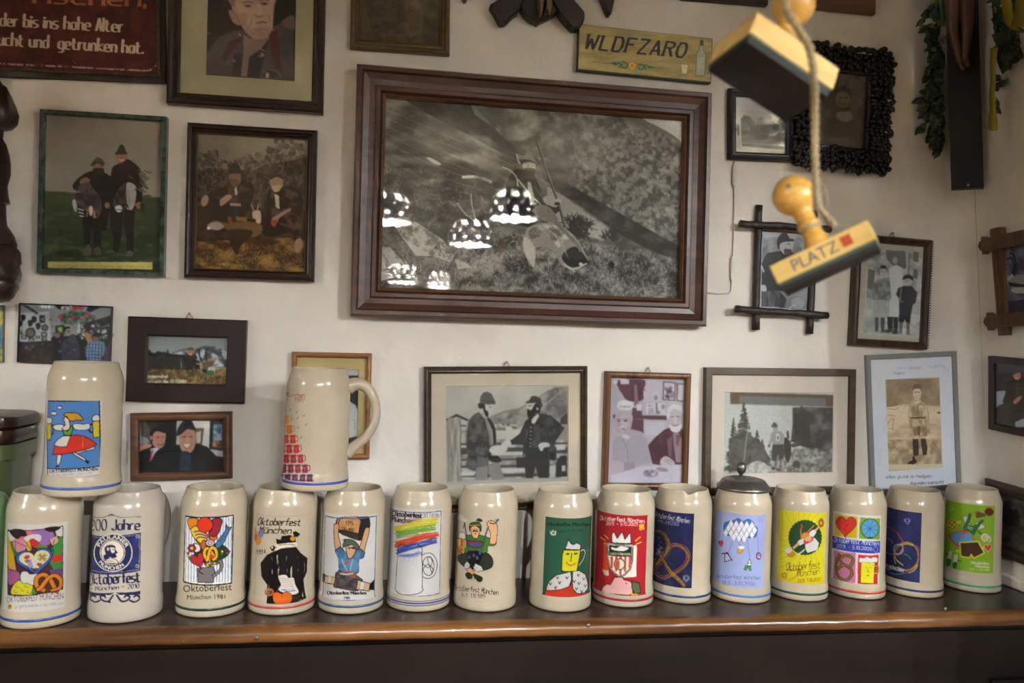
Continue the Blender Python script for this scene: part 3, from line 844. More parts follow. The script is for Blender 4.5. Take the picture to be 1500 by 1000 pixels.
def m_200(A):
    A.crop(0, 690, 4.168); n = '1f2450'
    A.L([552, 280, 620, 284, 650, 276, 672, 266, 690, 266, 715, 278, 760, 284, 858, 278], 3, n); A.E(677, 276, 12, 8, None, ol=n, ow=4, t0=180, t1=360)
    A.K('200 Jahre', 550, 360, 62, n, w=300, rot=-.5, nib=(.55, .35), pen=.5, sm=1)
    A.P([548, 382, 858, 374, 855, 606, 548, 606, 560, 500], n); A.N('2a3470', '1c2250', 14, [548, 382, 858, 374, 855, 606, 548, 606])
    A.L([556, 392, 850, 384, 846, 598, 556, 598, 556, 392], 2, 'b8b4b0', 0)
    A.E(690, 497, 118, 116, 'c8c2b4'); A.E(690, 497, 112, 110, n); A.E(687, 495, 77, 78, 'c8c2b4'); A.E(687, 495, 72, 73, n); A.E(687, 495, 68, 70, 'cfc8b8')
    A.T('PAULANER', 0, 0, 24, 'd8d4c8', w=195, arc=(688, 497, 84, 205, 1), bold=1)
    A.T('MÜNCHEN', 0, 0, 22, 'd8d4c8', w=175, arc=(688, 497, 104, 145, -1), bold=1)
    A.P([640, 465, 665, 450, 700, 455, 706, 480, 718, 497, 706, 505, 712, 522, 690, 530, 670, 525, 655, 540, 640, 540, 632, 515, 645, 505, 640, 485], n, 1)
    A.P([672, 465, 698, 468, 700, 490, 690, 500, 680, 495, 676, 480], 'cfc8b8', 1); A.L([685, 478, 697, 478], 3, n, 0); A.E(660, 475, 8, 10, 'b8b2a8')
    A.P([634, 550, 660, 535, 700, 535, 722, 560, 690, 562, 650, 558], 'cfc8b8', 1, ol=n, ow=3); A.L([640, 545, 700, 550], 3, n)
    for x, y in ((838, 400), (836, 578)): A.E(x, y, 9, 8, None, ol='c8c2b4', ow=3)
    A.K('Oktoberfest', 548, 690, 66, n, w=305, rot=-3, nib=(.6, .35), pen=.5, sm=1)
    A.K('~ München ~ 2010', 552, 728, 26, n, w=296, rot=-3.5, nib=(.55, .35), pen=.5)
    for m in (1, -1):
        f = lambda q: [(702 + m * (q[i] - 702)) if i % 2 == 0 else q[i] for i in range(len(q))]
        A.P(f([706, 738, 856, 728, 856, 748, 720, 752]), n)
        A.L(f([712, 750, 740, 790, 775, 785, 790, 765, 770, 755, 758, 768]), 10, n); A.L(f([790, 785, 820, 795, 850, 775, 835, 755, 815, 765]), 10, n); A.L(f([770, 760, 800, 750, 850, 756]), 6, n)
        A.L(f([712, 745, 740, 760, 756, 752]), 4, 'cfc8b8')
    A.E(670, 795, 8, 7, n)
def m_1981(A):
    A.crop(240, 690, 4.167)
    q = [132, 274, 422, 270, 412, 680, 124, 672]; A.P(q, 'dfe4ec')
    for i in range(17):
        x = 140 + i * 17; A.L([x, 282, x - 6, 674], 6, '7f9cc8', 0)
    A.L(q + q[:2], 8, '16241c', 0)
    d = dict(ol=K_, ow=4)
    A.P([205, 590, 300, 580, 312, 610, 300, 678, 210, 676], '6f6c70', 0, **d); A.L([300, 640, 345, 600, 350, 560, 325, 540, 300, 550], 20, K_); A.L([300, 640, 345, 600, 350, 560, 325, 540, 300, 550], 13, '77747a')
    A.L([230, 590, 215, 610, 240, 625], 5, K_)
    A.P([200, 480, 330, 440, 400, 490, 350, 540, 230, 560, 190, 520], '1f3a26', 1)
    A.P([150, 292, 208, 292, 200, 335, 165, 355, 150, 330], 'd08020', 1, **d)
    A.P([298, 294, 352, 294, 345, 350, 318, 400, 282, 412, 272, 380, 295, 350], '8a2434', 1, **d)
    A.E(251, 328, 48, 46, 'cc3420', **d)
    A.P([165, 360, 200, 335, 225, 370, 262, 382, 262, 420, 225, 442, 195, 420], 'd8c430', 1, **d)
    for k in range(3): A.L([185 + 8 * k, 372 + 20 * k, 220, 366 + 18 * k, 262, 385 + 12 * k], 8, '6a3a6a')
    A.P([195, 415, 225, 440, 240, 420, 255, 430, 255, 475, 235, 480, 225, 450, 200, 430], 'b0602c', 1, **d)
    A.P([318, 440, 350, 395, 372, 365, 378, 325, 392, 345, 412, 340, 400, 362, 388, 385, 362, 440, 330, 470, 315, 465], '3f6ca8', 1, **d)
    for k in range(3): A.L([330 + k * 12, 420 - k * 14, 352 + k * 12, 432 - k * 14], 3, '20304a')
    heart(A, 303, 410, 50, 32, 'c8621e'); A.E(282, 438, 26, 20, 'c8b4c0', **d); A.E(282, 438, 12, 9, None, ol='7a4a6a', ow=5)
    A.P([180, 445, 210, 445, 225, 470, 215, 490, 190, 490], 'd8d8d8', 1, **d)
    for k in range(6):
        a = k * pi / 3; A.E(172 + 17 * math.cos(a), 470 + 16 * math.sin(a), 9, 9, 'b02a34', **d)
    A.E(172, 470, 9, 9, 'd8c0a0')
    heart(A, 210, 540, 92, 92, 'a8283c', -18, ow=4)
    pretzel(A, 285, 505, 72, 82, 'd8a820', 15, K_, 7, -8); A.E(290, 520, 14, 12, 'c03a20')
    for k in range(6): A.E(255 + 14 * k, 566 + 6 * math.sin(k * 1.1), 9, 8, ['c83a2a', 'd8b820', '3a7a34'][k % 3], ol=K_, ow=2)
    for x, y, c in ((152, 518, 'd8b820'), (150, 500, 'a02a60'), (355, 490, 'd8b820'), (352, 505, '3a7a34'), (378, 480, '5a3a78'), (395, 490, '5a3a78'), (385, 500, 'a02a60'), (160, 530, '3a7a34')): A.E(x, y, 8, 8, c, ol=K_, ow=2)
    A.T('Oktoberfest', 122, 735, 42, '2a2422', w=290, rot=-2.2); A.T('München 1981', 146, 780, 28, '2a2422', w=226, rot=-1.5)
def m_1984(A):
    A.crop(240, 690, 4.167)
    A.L([568, 262, 892, 262, 878, 775, 735, 802, 552, 795, 568, 262], 2, 'b07a6a', 0)
    A.K('Oktoberfest', 572, 328, 42, '1c1a1c', w=258, rot=1, shear=.25, nib=(.5, .4), pen=.7, serif=.5)
    A.K('München', 582, 378, 40, '1c1a1c', w=192, rot=1, shear=.25, nib=(.5, .4), pen=.7, serif=.5)
    A.K('1984', 566, 508, 26, '1c1a1c', w=58, rot=-6, nib=(.4, .4), pen=.5)
    for x, y, c, r in ((552, 358, '9a8a50', 12), (565, 385, 'c08a40', 13), (594, 385, '5a7ab0', 15), (560, 405, 'c85a30', 14), (580, 425, 'cc8430', 18)): A.E(x, y, r, r * 1.5, c, 15, a=.9)
    b = '17161a'
    A.P([680, 485, 700, 455, 800, 455, 835, 500, 875, 530, 872, 610, 850, 660, 862, 770, 805, 795, 700, 805, 632, 800, 632, 690, 598, 640, 592, 560, 630, 510], b, 0)
    A.N('b0a693', None, 5, [640, 500, 860, 520, 850, 790, 640, 790], an=(.5, 5), lo=.66, hi=.7)
    A.P([690, 445, 800, 435, 805, 460, 720, 470, 680, 485], 'd8d0c0', 1); A.L([700, 452, 760, 446, 800, 452], 3, b)
    A.P([685, 412, 712, 420, 720, 395, 770, 390, 800, 400, 805, 432, 740, 440, 690, 446], b, 0); A.P([785, 372, 805, 366, 832, 385, 815, 402, 795, 400], b); A.E(785, 412, 15, 14, 'd08a20')
    A.P([650, 465, 672, 455, 680, 470, 665, 488], b, 1); A.E(662, 466, 6, 6, 'e0d8c8'); A.L([690, 462, 672, 470], 4, b)
    A.P([700, 640, 745, 632, 760, 650, 790, 650, 800, 690, 820, 735, 780, 750, 735, 740, 700, 720, 715, 690], 'd8d4cc', 1)
    for k in range(7): A.L([705 + 5 * k, 650 + 14 * k, 740 + 6 * k, 655 + 12 * k, 790, 665 + 9 * k], 2, '4a4a52')
    A.L([720, 720, 760, 730, 800, 725], 6, '6a7ab8'); A.E(645, 735, 22, 18, None, ol='b0602c', ow=12); A.E(640, 730, 12, 9, None, ol='b0a693', ow=3)
    A.P([668, 745, 690, 735, 720, 745, 745, 733, 775, 745, 780, 775, 762, 800, 720, 806, 682, 800, 668, 775], 'd8641c', 1, ol=b, ow=2); A.L([720, 745, 722, 765], 3, '8a3010')
    A.T('O', 652, 800, 8, b)
def m_1985(A):
    A.crop(455, 690, 4.348)
    A.P([90, 283, 418, 283, 405, 805, 80, 805], 'd6dae2')
    A.P([85, 600, 95, 640, 95, 690, 140, 740, 82, 800, 80, 640], 'c2c2c8', 0)
    d = dict(ol='201a1c', ow=4)
    A.P([178, 300, 340, 292, 372, 300, 372, 370, 320, 440, 200, 400, 170, 370], '4a3a30', 1, **d)
    A.P([185, 300, 300, 292, 325, 330, 305, 405, 200, 385, 172, 350], 'b08458', 1); A.N('caa070', None, 8, [185, 300, 300, 292, 325, 330, 305, 405, 200, 385, 172, 350]); A.P([180, 372, 300, 395, 315, 425, 210, 410], '38302c', 1)
    A.P([325, 300, 368, 300, 370, 370, 320, 440, 300, 420], '2a2426', 1); A.L([170, 350, 190, 300], 6, '2a2426'); A.L([305, 405, 325, 330, 300, 294], 6, '2a2426')
    A.K('175', 222, 345, 26, '201a18', w=48, pen=.6, nib=(.4, .3), rot=3); A.K('JAHRE', 190, 382, 26, '201a18', w=90, rot=6, pen=.6, nib=(.4, .3))
    A.P([150, 345, 165, 335, 182, 345, 178, 400, 192, 480, 160, 495, 150, 420], 'd0a080', 1, **d)
    A.P([345, 370, 368, 360, 372, 385, 358, 440, 335, 520, 310, 500, 325, 440], 'd0a080', 1, **d)
    A.P([155, 505, 190, 480, 205, 490, 235, 550, 260, 545, 290, 500, 320, 495, 345, 520, 335, 550, 305, 560, 305, 640, 285, 655, 190, 650, 180, 600, 185, 560], '3a6a98', 0, **d); A.N('5a8ab8', None, 8, [160, 505, 320, 500, 300, 640, 190, 640])
    A.P([228, 480, 282, 480, 285, 510, 262, 550, 240, 552, 232, 530], 'd0a080', 1, **d)
    A.P([208, 460, 225, 435, 270, 440, 300, 465, 308, 490, 282, 492, 240, 470, 210, 485], '4a6050', 1, **d); A.L([205, 440, 225, 432, 215, 450], 5, '2a3430'); A.L([240, 492, 258, 486, 278, 494], 7, '2a2020'); A.E(258, 478, 12, 5, 'e8d8c8')
    A.L([200, 560, 215, 600, 240, 640], 5, 'a8b8c8'); A.L([270, 560, 258, 600, 250, 640], 5, 'a8b8c8'); A.E(230, 580, 13, 11, 'c85028')
    A.P([160, 650, 180, 630, 290, 660, 330, 690, 300, 760, 200, 745, 148, 735], '55525a', 0, **d); A.N('36343a', None, 6, [160, 640, 330, 690, 300, 760, 150, 735]); A.P([195, 640, 275, 640, 285, 680, 240, 665], '8a5a48', 1); A.L([190, 650, 230, 655, 270, 648], 8, 'c0c0c0')
    A.P([82, 655, 160, 675, 152, 720, 80, 700], 'd0a880', 0, **d); A.P([115, 665, 135, 668, 132, 712, 112, 708], 'e8e8e8', ol='444444', ow=2); A.P([78, 650, 98, 655, 92, 702, 78, 700], '28242a')
    A.P([300, 690, 385, 715, 372, 760, 290, 750], 'd0a880', 0, **d); A.P([318, 700, 345, 706, 335, 752, 308, 750], 'e8e8e8', ol='444444', ow=2); A.P([375, 715, 400, 690, 408, 680, 402, 755, 368, 752], '1c1a20')
    A.T('Oktoberfest München', 108, 782, 22, '1a1618', w=244, rot=0, bold=1.6); A.T('1985', 216, 808, 13, '1a1618', w=34, bold=1)
    A.L([94, 285, 418, 285, 402, 805, 240, 818, 82, 806, 94, 285], 7, '3f6aa0', 0)
def m_1986(A):
    A.crop(560, 690, 4.545)
    A.P([40, 235, 400, 250, 390, 850, 40, 850], 'd8dce6')
    A.T('Oktoberfest', 62, 300, 38, '1a1a20', w=200, rot=4, bold=2.4); A.T('München', 62, 336, 36, '1a1a20', w=135, rot=5, bold=2.4)
    A.K('20.9.-5.10.1986', 270, 308, 24, '5a5a64', w=108, rot=0, pen=.25, nib=(.1, .1))
    rng = np.random.RandomState(3)
    for (q, c, n) in (([120, 345, 200, 330, 260, 330], '8a6a88', 4), ([85, 385, 180, 365, 260, 345, 365, 330], 'e0c828', 9), ([95, 420, 200, 400, 280, 385, 350, 375], '6aa83a', 8),
                      ([100, 440, 180, 425, 240, 415], '8a9a70', 4), ([90, 490, 180, 465, 270, 440, 368, 425], 'd04020', 9), ([100, 535, 180, 505, 270, 485, 355, 460], '2f4ca8', 9), ([115, 560, 200, 560, 250, 540], '5a78c0', 3)):
        for k in range(n * 2):
            o = (k - n) * 2.2; j = rng.randn(len(q)) * 3
            p = [v + j[i] + (o if i % 2 else rng.randn() * 5) for i, v in enumerate(q)]
            A.L(p, 4.5, c, a=.8)
    for k in range(8): A.L([140 + k * 14, 545, 125 + k * 14 + rng.randn() * 5, 600 + rng.rand() * 30], 2, '7a90cc', a=.7)
    b = '22222a'
    A.L([105, 540, 110, 500, 130, 485, 175, 500, 230, 488, 262, 510, 262, 560, 266, 640, 265, 760, 268, 790, 240, 810, 180, 820, 120, 812, 90, 785, 92, 755, 98, 640, 105, 540], 4, b)
    A.L([262, 560, 290, 545, 330, 550, 358, 590, 362, 640, 340, 695, 300, 712, 265, 700], 4, b)
    A.E(305, 630, 38, 62, None, ol=b, ow=4); A.L([265, 610, 300, 640, 330, 610, 320, 570, 300, 580, 310, 620, 330, 680], 4, b); A.L([268, 650, 300, 620, 335, 650, 320, 690], 4, b)
    A.L([58, 247, 390, 265, 378, 808, 210, 830, 50, 812, 58, 247], 5, '3f4ca0', 0)
def m_1989(A):
    A.crop(560, 690, 4.545)
    A.L([482, 262, 812, 290, 797, 852, 640, 860, 470, 838, 482, 262], 1.6, '9a948a', 0)
    d = dict(ol=K_, ow=3)
    A.P([500, 298, 525, 290, 545, 310, 572, 325, 560, 342, 530, 335, 505, 322], 'd8dae0', 1, ol='8a8a96', ow=2)
    A.P([545, 545, 600, 520, 640, 640, 560, 640, 510, 600, 505, 560], '28302a', 1, **d); A.P([640, 545, 700, 545, 735, 590, 725, 640, 660, 660, 620, 640], '28302a', 1, **d)
    A.P([555, 430, 600, 425, 650, 425, 700, 440, 755, 470, 745, 495, 700, 500, 690, 540, 560, 545, 560, 480], '3f7a30', 1, **d)
    A.P([696, 345, 720, 330, 752, 340, 765, 375, 762, 430, 752, 480, 715, 480, 720, 420, 705, 380], 'd0a078', 1, **d); A.L([715, 345, 740, 350, 760, 340, 775, 320], 5, K_); A.P([750, 325, 775, 315, 776, 330, 758, 338], '3a6aa8')
    A.P([595, 370, 640, 365, 648, 400, 632, 445, 605, 440, 592, 405], 'd0a078', 1, **d); A.L([606, 392, 618, 388], 3, K_); A.L([628, 390, 638, 388], 3, K_); A.L([603, 402, 618, 397, 634, 402], 7, K_); A.E(620, 416, 5, 4, 'a03030')
    A.P([578, 375, 590, 345, 640, 340, 658, 365, 655, 405, 645, 380, 615, 362, 588, 372, 585, 400], '2f5a28', 1, **d); A.P([622, 330, 640, 315, 665, 325, 660, 340, 640, 335], '35353c', 1)
    A.L([583, 362, 650, 358], 5, 'c0a030')
    for q in ([548, 345, 560, 420, 575, 520, 590, 580], [705, 370, 685, 430, 665, 510, 645, 570]): A.L(q, 9, K_); A.L(q, 4, '5a7aa8')
    A.P([570, 462, 670, 470, 668, 492, 640, 510, 595, 505, 572, 490], '8a2a34', 1, **d); A.P([585, 475, 655, 480, 650, 500, 595, 497], '3a5aa0', 1)
    A.P([570, 535, 660, 540, 650, 600, 600, 650, 580, 600], '1c1a20', 1, **d)
    for x, y in ((580, 570), (610, 560), (650, 545), (632, 575)): A.E(x, y, 8, 12, '3f5a90')
    A.L([540, 380, 552, 345], 7, K_)
    A.P([506, 430, 550, 445, 546, 548, 505, 540], 'd8a030', 0, **d); A.N('b06a18', None, 6, [506, 450, 550, 455, 546, 548, 505, 540], lo=.45, hi=.5); A.P([508, 430, 520, 408, 548, 412, 552, 450, 508, 442], 'e6e2da', 1, **d); A.P([496, 455, 520, 445, 525, 480, 515, 505, 500, 495], 'd0a078', 1, **d)
    A.P([545, 625, 565, 598, 585, 620, 580, 650, 550, 648], 'd8dce4', 0, **d); A.P([620, 612, 660, 632, 672, 660, 625, 668, 605, 640], 'd8dce4', 0, **d)
    for k in range(4): A.L([615 + k * 12, 625 + k * 5, 612 + k * 14, 665], 2, '5a6a9a'); A.L([550 + k * 9, 620, 548 + k * 9, 648], 2, '5a6a9a')
    A.P([560, 650, 590, 640, 615, 675, 600, 690, 570, 670], 'd0a078', 0, **d); A.P([620, 660, 640, 668, 610, 690, 600, 680], 'd0a078')
    A.P([555, 685, 575, 672, 600, 690, 595, 712, 570, 712], '28301e', 1, **d); A.P([605, 680, 635, 690, 665, 705, 662, 728, 640, 732, 615, 705], '28301e', 1, **d); A.L([590, 690, 600, 720], 4, '4a5a2a'); A.L([610, 690, 612, 722], 4, '4a5a2a')
    A.K('Oktoberfest München', 478, 785, 36, '2a2628', w=292, rot=7, nib=(.15, .1), pen=.45); A.K('16.9.-1.10.1989', 530, 828, 24, '3a3638', w=152, rot=5, nib=(.1, .1), pen=.35)
def m_green(A):
    A.crop(760, 690, 4.548); A.I[:] = hx('2a5a48')
    A.T('Oktoberfest München', 190, 366, 24, '1c2420', w=280, rot=0, bold=1.2); A.T('20.9.-5.10.1997', 270, 408, 18, '1f3a30', w=160, rot=-2)
    A.P([208, 398, 218, 405, 228, 390, 236, 402, 250, 395, 250, 425, 232, 430, 215, 425], 'd0d0c8', 0); A.E(232, 412, 8, 8, '5a7a6a')
    d = dict(ol='16181a', ow=5)
    A.P([308, 518, 320, 490, 330, 455, 345, 480, 362, 490, 385, 478, 412, 490, 408, 522], 'd8d8d8', 0, **d)
    A.L([408, 535, 430, 522, 440, 545, 425, 590, 398, 628], 14, '16181a'); A.L([408, 535, 430, 522, 440, 545, 425, 590, 398, 628], 6, 'd8d8d8')
    A.P([298, 525, 410, 522, 405, 560, 385, 665, 285, 664, 290, 560], 'e0d428', 0, **d)
    A.L([318, 552, 334, 550], 9, '16181a'); A.L([370, 550, 388, 548], 9, '16181a'); A.L([352, 548, 346, 598], 5, '16181a'); A.L([316, 604, 335, 624, 360, 622, 378, 612], 6, 'c03028')
    A.P([180, 790, 345, 755, 350, 720, 380, 800, 460, 800, 462, 822, 350, 845, 175, 835], 'b83222', 0, **d)
    A.P([185, 780, 200, 735, 250, 690, 345, 665, 350, 720, 335, 765, 280, 785, 190, 792], 'dcdcdc', 0, **d); A.P([358, 665, 400, 660, 440, 685, 455, 740, 455, 780, 430, 808, 385, 812, 360, 780, 355, 720], 'dcdcdc', 0, **d)
    for x, y in ((258, 708), (320, 708), (212, 748), (272, 740), (245, 772), (395, 690), (430, 715), (368, 732), (398, 745), (440, 760), (382, 780), (415, 798)): A.L([x - 7, y - 8, x, y + 8, x + 9, y - 8], 5, '16181a', 0)
def m_red(A):
    A.crop(760, 690, 4.548); A.I[:] = hx('a0202e')
    A.K('Oktoberfest München', 542, 325, 26, 'e8e4e0', w=292, rot=4, nib=(.3, .3), pen=.8); A.K('20.9. - 5.10.2003', 582, 358, 20, 'e8e4e0', w=208, rot=2, nib=(.25, .25), pen=.8)
    A.P([800, 355, 832, 350, 834, 388, 802, 395], 'd8b428'); A.L([808, 380, 818, 388, 826, 376], 2, '604010')
    for q in ([545, 440, 578, 460], [570, 425, 596, 448], [775, 465, 808, 438], [780, 485, 815, 472]): A.L(q, 7, 'd8b428', 0)
    A.P([565, 472, 600, 472, 600, 680, 562, 678], 'cc4a28'); A.P([740, 492, 785, 492, 780, 700, 690, 705, 740, 640], 'd8d4d0')
    A.P([558, 652, 600, 660, 600, 695, 572, 690], 'd8b8b0')
    A.P([620, 475, 622, 420, 634, 402, 655, 450, 688, 404, 706, 455, 742, 408, 746, 480], 'e0dedc', 0, ol=K_, ow=4)
    sh = [592, 478, 758, 490, 752, 600, 740, 650, 700, 690, 672, 702, 640, 680, 605, 640, 592, 570]
    A.P(sh, 'd8d4d0', 0, ol='16161a', ow=12)
    A.L(sh + sh[:2], 4, 'b8b4b0', 0)
    A.P([602, 490, 748, 500, 746, 560, 602, 555], '1c2a28'); A.P([618, 505, 650, 512, 680, 500, 730, 512, 700, 530, 650, 528, 620, 520], 'd8dce0', 1)
    for k in range(5): A.P([612 + 30 * k, 565, 628 + 30 * k, 566, 626 + 29 * k, 690 - abs(k - 2) * 22, 612 + 29 * k, 690 - abs(k - 2) * 24], 'c04a38')
    A.P([600, 530, 748, 540, 746, 568, 600, 560], '20302c'); A.T('CAFE D FEYENOORD', 606, 556, 16, 'b0a878', w=136, rot=2, bold=1)
    A.E(671, 618, 38, 40, '3a4034'); A.E(671, 618, 30, 32, 'd8d0c8'); A.P([671, 588, 671, 648, 650, 642, 641, 618, 650, 595], 'c04a38'); A.E(671, 618, 34, 36, None, ol='8a8a70', ow=2)
    A.P([565, 805, 562, 770, 590, 748, 610, 752, 630, 720, 640, 705, 690, 705, 700, 720, 745, 735, 755, 780, 745, 818, 640, 815], 'd0a0a4', 1, ol=K_, ow=5)
    A.E(714, 744, 6, 6, '4a5aa8'); A.P([752, 730, 800, 742, 808, 800, 770, 815, 752, 780], '4a6040', ol=K_, ow=5); A.P([742, 808, 790, 812, 785, 822, 745, 822], 'd09028')
    A.L([565, 480, 592, 482], 3, 'd8d0c8'); A.L([740, 492, 785, 520], 4, 'd8d0c8')
def m_2005(A):
    A.crop(940, 690, 4.762); A.I[:] = hx('222650')
    A.N('2c3468', None, 30)
    A.K('Oktoberfest München', 82, 318, 36, 'd8dcec', w=248, rot=11, nib=(.15, .15), pen=.5, shear=.3, sm=1); A.K('17.9.-3.10.2005', 104, 360, 22, 'c0c8e0', w=152, rot=8, nib=(.15, .15), pen=.4, shear=.2)
    rng = np.random.RandomState(5)
    C1 = [60, 470, 100, 415, 150, 430, 185, 500, 170, 580, 110, 650, 78, 690]; C2 = [190, 530, 240, 510, 300, 545, 320, 600, 290, 660, 220, 710, 150, 740, 90, 700, 78, 640]
    C3 = [120, 560, 160, 640, 210, 710, 260, 760, 300, 800]; C4 = [75, 600, 100, 640, 130, 620, 170, 560, 190, 520]
    for q, cs in ((C1, ('a8742c', 'c8923a', '8a5a3a')), (C2, ('c89a2c', 'a04a50', 'b8702c')), (C3, ('d8b020', 'a85a2c', 'c89a2c')), (C4, ('c89a2c', '9a6a3a'))):
        for k in range(12):
            o = rng.randn(2) * 8
            A.L([v + o[i % 2] + rng.randn() * 2 for i, v in enumerate(q)], 2.5, cs[k % len(cs)], a=.75)
    A.K('Mir reichts', 96, 620, 26, 'b0bce0', w=95, rot=-62, nib=(.1, .1), pen=.4)
    for k in range(30): A.E(130 + rng.randn() * 16, 560 + rng.randn() * 40, 3, 3, 'a0b0dc')
    for k in range(3): A.E(308, 742, 22 - 6 * k, 20 - 5 * k, None, ol='a8b0c8', ow=2)
    A.L([290, 730, 308, 770, 328, 732], 3, 'a8b0c8')
def m_2006(A):
    A.crop(940, 690, 4.762); A.I[:] = hx('8c9ed4')
    cl = [572, 400, 578, 365, 610, 350, 640, 345, 675, 330, 705, 350, 745, 335, 778, 360, 782, 380, 805, 395, 802, 440, 785, 462, 745, 465, 715, 470, 690, 480, 660, 470, 640, 445, 605, 450, 580, 430]
    A.P(cl, '2f66b4', 1, ol='303848', ow=3)
    for i in range(7):
        for j in range(4):
            cx = 588 + i * 36 + (j % 2) * 18; cy = 365 + j * 32 + i * 3
            if (cx - 690) ** 2 / 112 ** 2 + (cy - 408) ** 2 / 66 ** 2 < 1: A.P([cx, cy - 28, cx + 16, cy, cx, cy + 28, cx - 16, cy], 'dfe4ee', ol='9aa6c0', ow=1)
    for q in ([572, 430, 560, 490], [640, 470, 608, 560], [668, 478, 690, 530], [735, 470, 752, 610], [802, 440, 812, 570]): A.L(q, 2, '4a5488', 0)
    heart(A, 555, 503, 32, 46, 'b83040', -12, ow=2)
    A.P([582, 575, 600, 565, 628, 615, 580, 632], 'a8a0cc', ol=K_, ow=4); A.L([560, 575, 590, 572, 605, 580, 632, 622], 6, K_); A.E(590, 570, 6, 6, '202028')
    A.P([668, 540, 700, 525, 706, 555, 688, 575, 666, 566], 'cc9a30', 0, ol='5a4a30', ow=2); A.P([672, 528, 690, 518, 716, 520, 716, 540, 690, 545, 675, 538], 'e0e4ea', 1, ol='5a5a6a', ow=2)
    A.P([712, 685, 722, 655, 740, 660, 758, 655, 764, 690, 750, 690, 740, 668, 728, 690], '3f8a40', ol='203020', ow=2); A.P([735, 655, 745, 625, 752, 610, 762, 640, 760, 658], 'd8dce0', ol='203030', ow=3); A.L([735, 640, 762, 640], 4, '203030')
    A.E(813, 590, 14, 22, None, ol='6a2434', ow=8); A.L([805, 575, 822, 600], 5, '6a2434'); A.E(818, 598, 5, 5, 'd8dce0')
    A.K('oktoberfest münchen', 524, 742, 30, '4a5084', w=300, rot=2.5, nib=(.05, .05), pen=.4, shear=.1); A.K('16.9.-3.10.2006', 560, 785, 26, '4a5084', w=225, rot=3, nib=(.05, .05), pen=.5, shear=.15)
    for k in range(2): A.E(828, 340, 16 - 6 * k, 16 - 6 * k, None, ol='6a78b8', ow=2)
def m_2007(A):
    A.crop(1110, 690, 4.762); A.I[:] = hx('d8c828')
    A.grad('dcd024', 'c8a01c', 560, 800)
    cx, cy = 330, 460
    for k in range(26):
        a = k / 26 * 2 * pi
        q = []
        for r in np.linspace(110, 330, 6): q += [cx + r * math.cos(a + (r - 110) * .002), cy + r * math.sin(a + (r - 110) * .002)]
        A.L(q, 10, 'c8a41c', a=.55); A.L([v + 6 for v in q], 4, 'e4dc50', a=.5)
    t = np.linspace(0, 2 * pi, 121); r = 112 + 5 * np.abs(np.sin(t * 15))
    A.P(np.stack([cx + r * np.cos(t), cy + 2 + r * 1.06 * np.sin(t)], 1), '22452c')
    for k in range(20): a = k / 20 * 2 * pi; A.L([cx + 50 * math.cos(a), cy + 50 * math.sin(a), cx + 80 * math.cos(a + .2), cy + 84 * math.sin(a + .2), cx + 108 * math.cos(a + .28), cy + 112 * math.sin(a + .28)], 4, '163020')
    A.P([330, 500, 375, 455, 400, 470, 425, 500, 415, 545, 345, 568, 332, 540], 'dcdcdc', 0, ol='8a8a84', ow=2); A.L([345, 560, 375, 480], 3, 'b0b0b0')
    A.P([355, 440, 375, 415, 400, 410, 405, 430, 380, 460], 'e4e4e0', 1); A.L([400, 415, 440, 370], 14, 'd8a07c'); A.P([420, 360, 438, 330, 458, 345, 455, 385, 432, 392], '8a5a2a', 1); A.E(440, 362, 8, 12, 'c8a41c')
    A.P([280, 490, 315, 470, 330, 490, 300, 515, 282, 510], 'e4e4e0', 1); A.L([285, 505, 250, 535], 14, 'd8a07c')
    A.P([320, 480, 375, 455, 385, 480, 335, 508], 'b83a44', 1); A.E(350, 470, 26, 20, 'd8a07c'); A.P([300, 455, 320, 430, 350, 432, 362, 448, 340, 458, 325, 472, 305, 470], 'c07a34', 1)
    A.L([305, 460, 300, 420, 310, 385], 7, 'b87434'); A.L([345, 430, 365, 405, 392, 378], 7, 'b87434'); A.E(308, 392, 9, 8, 'b02a30'); A.E(305, 380, 6, 10, '8a5a2a'); A.E(300, 400, 6, 6, 'b02a30')
    A.L([278, 580, 310, 560, 325, 545], 7, 'd8d4c8')
    A.P([195, 555, 235, 545, 262, 580, 240, 600, 215, 592], 'c8801c', 0, ol='4a3a20', ow=2); A.P([188, 552, 195, 535, 225, 532, 240, 552, 225, 570, 205, 572], 'e8e8e0', 1, ol='6a6a5a', ow=2)
    for x, y in ((182, 520), (195, 500), (182, 482)): A.E(x, y, 5, 8, None, ol='b09820', ow=2)
    b = '3a3018'
    A.K('Oktoberfest', 200, 690, 52, b, w=232, rot=-4, nib=(.15, .25), pen=.35, shear=.2, sm=1); A.K('München', 276, 730, 44, b, w=150, rot=-6, nib=(.15, .25), pen=.35, shear=.2, sm=1)
    A.L([205, 680, 240, 690, 300, 680], 4, b); A.L([215, 755, 260, 735, 290, 700], 3, '7a6a20'); A.K('22.9.-7.10.2007', 280, 772, 20, b, w=160, rot=-4, nib=(.1, .1), pen=.35)
    for k in range(2): A.E(188, 722, 18 - 7 * k, 16 - 6 * k, None, ol='6a5a20', ow=3)
    A.L([175, 735, 190, 748, 204, 735], 3, '6a5a20')
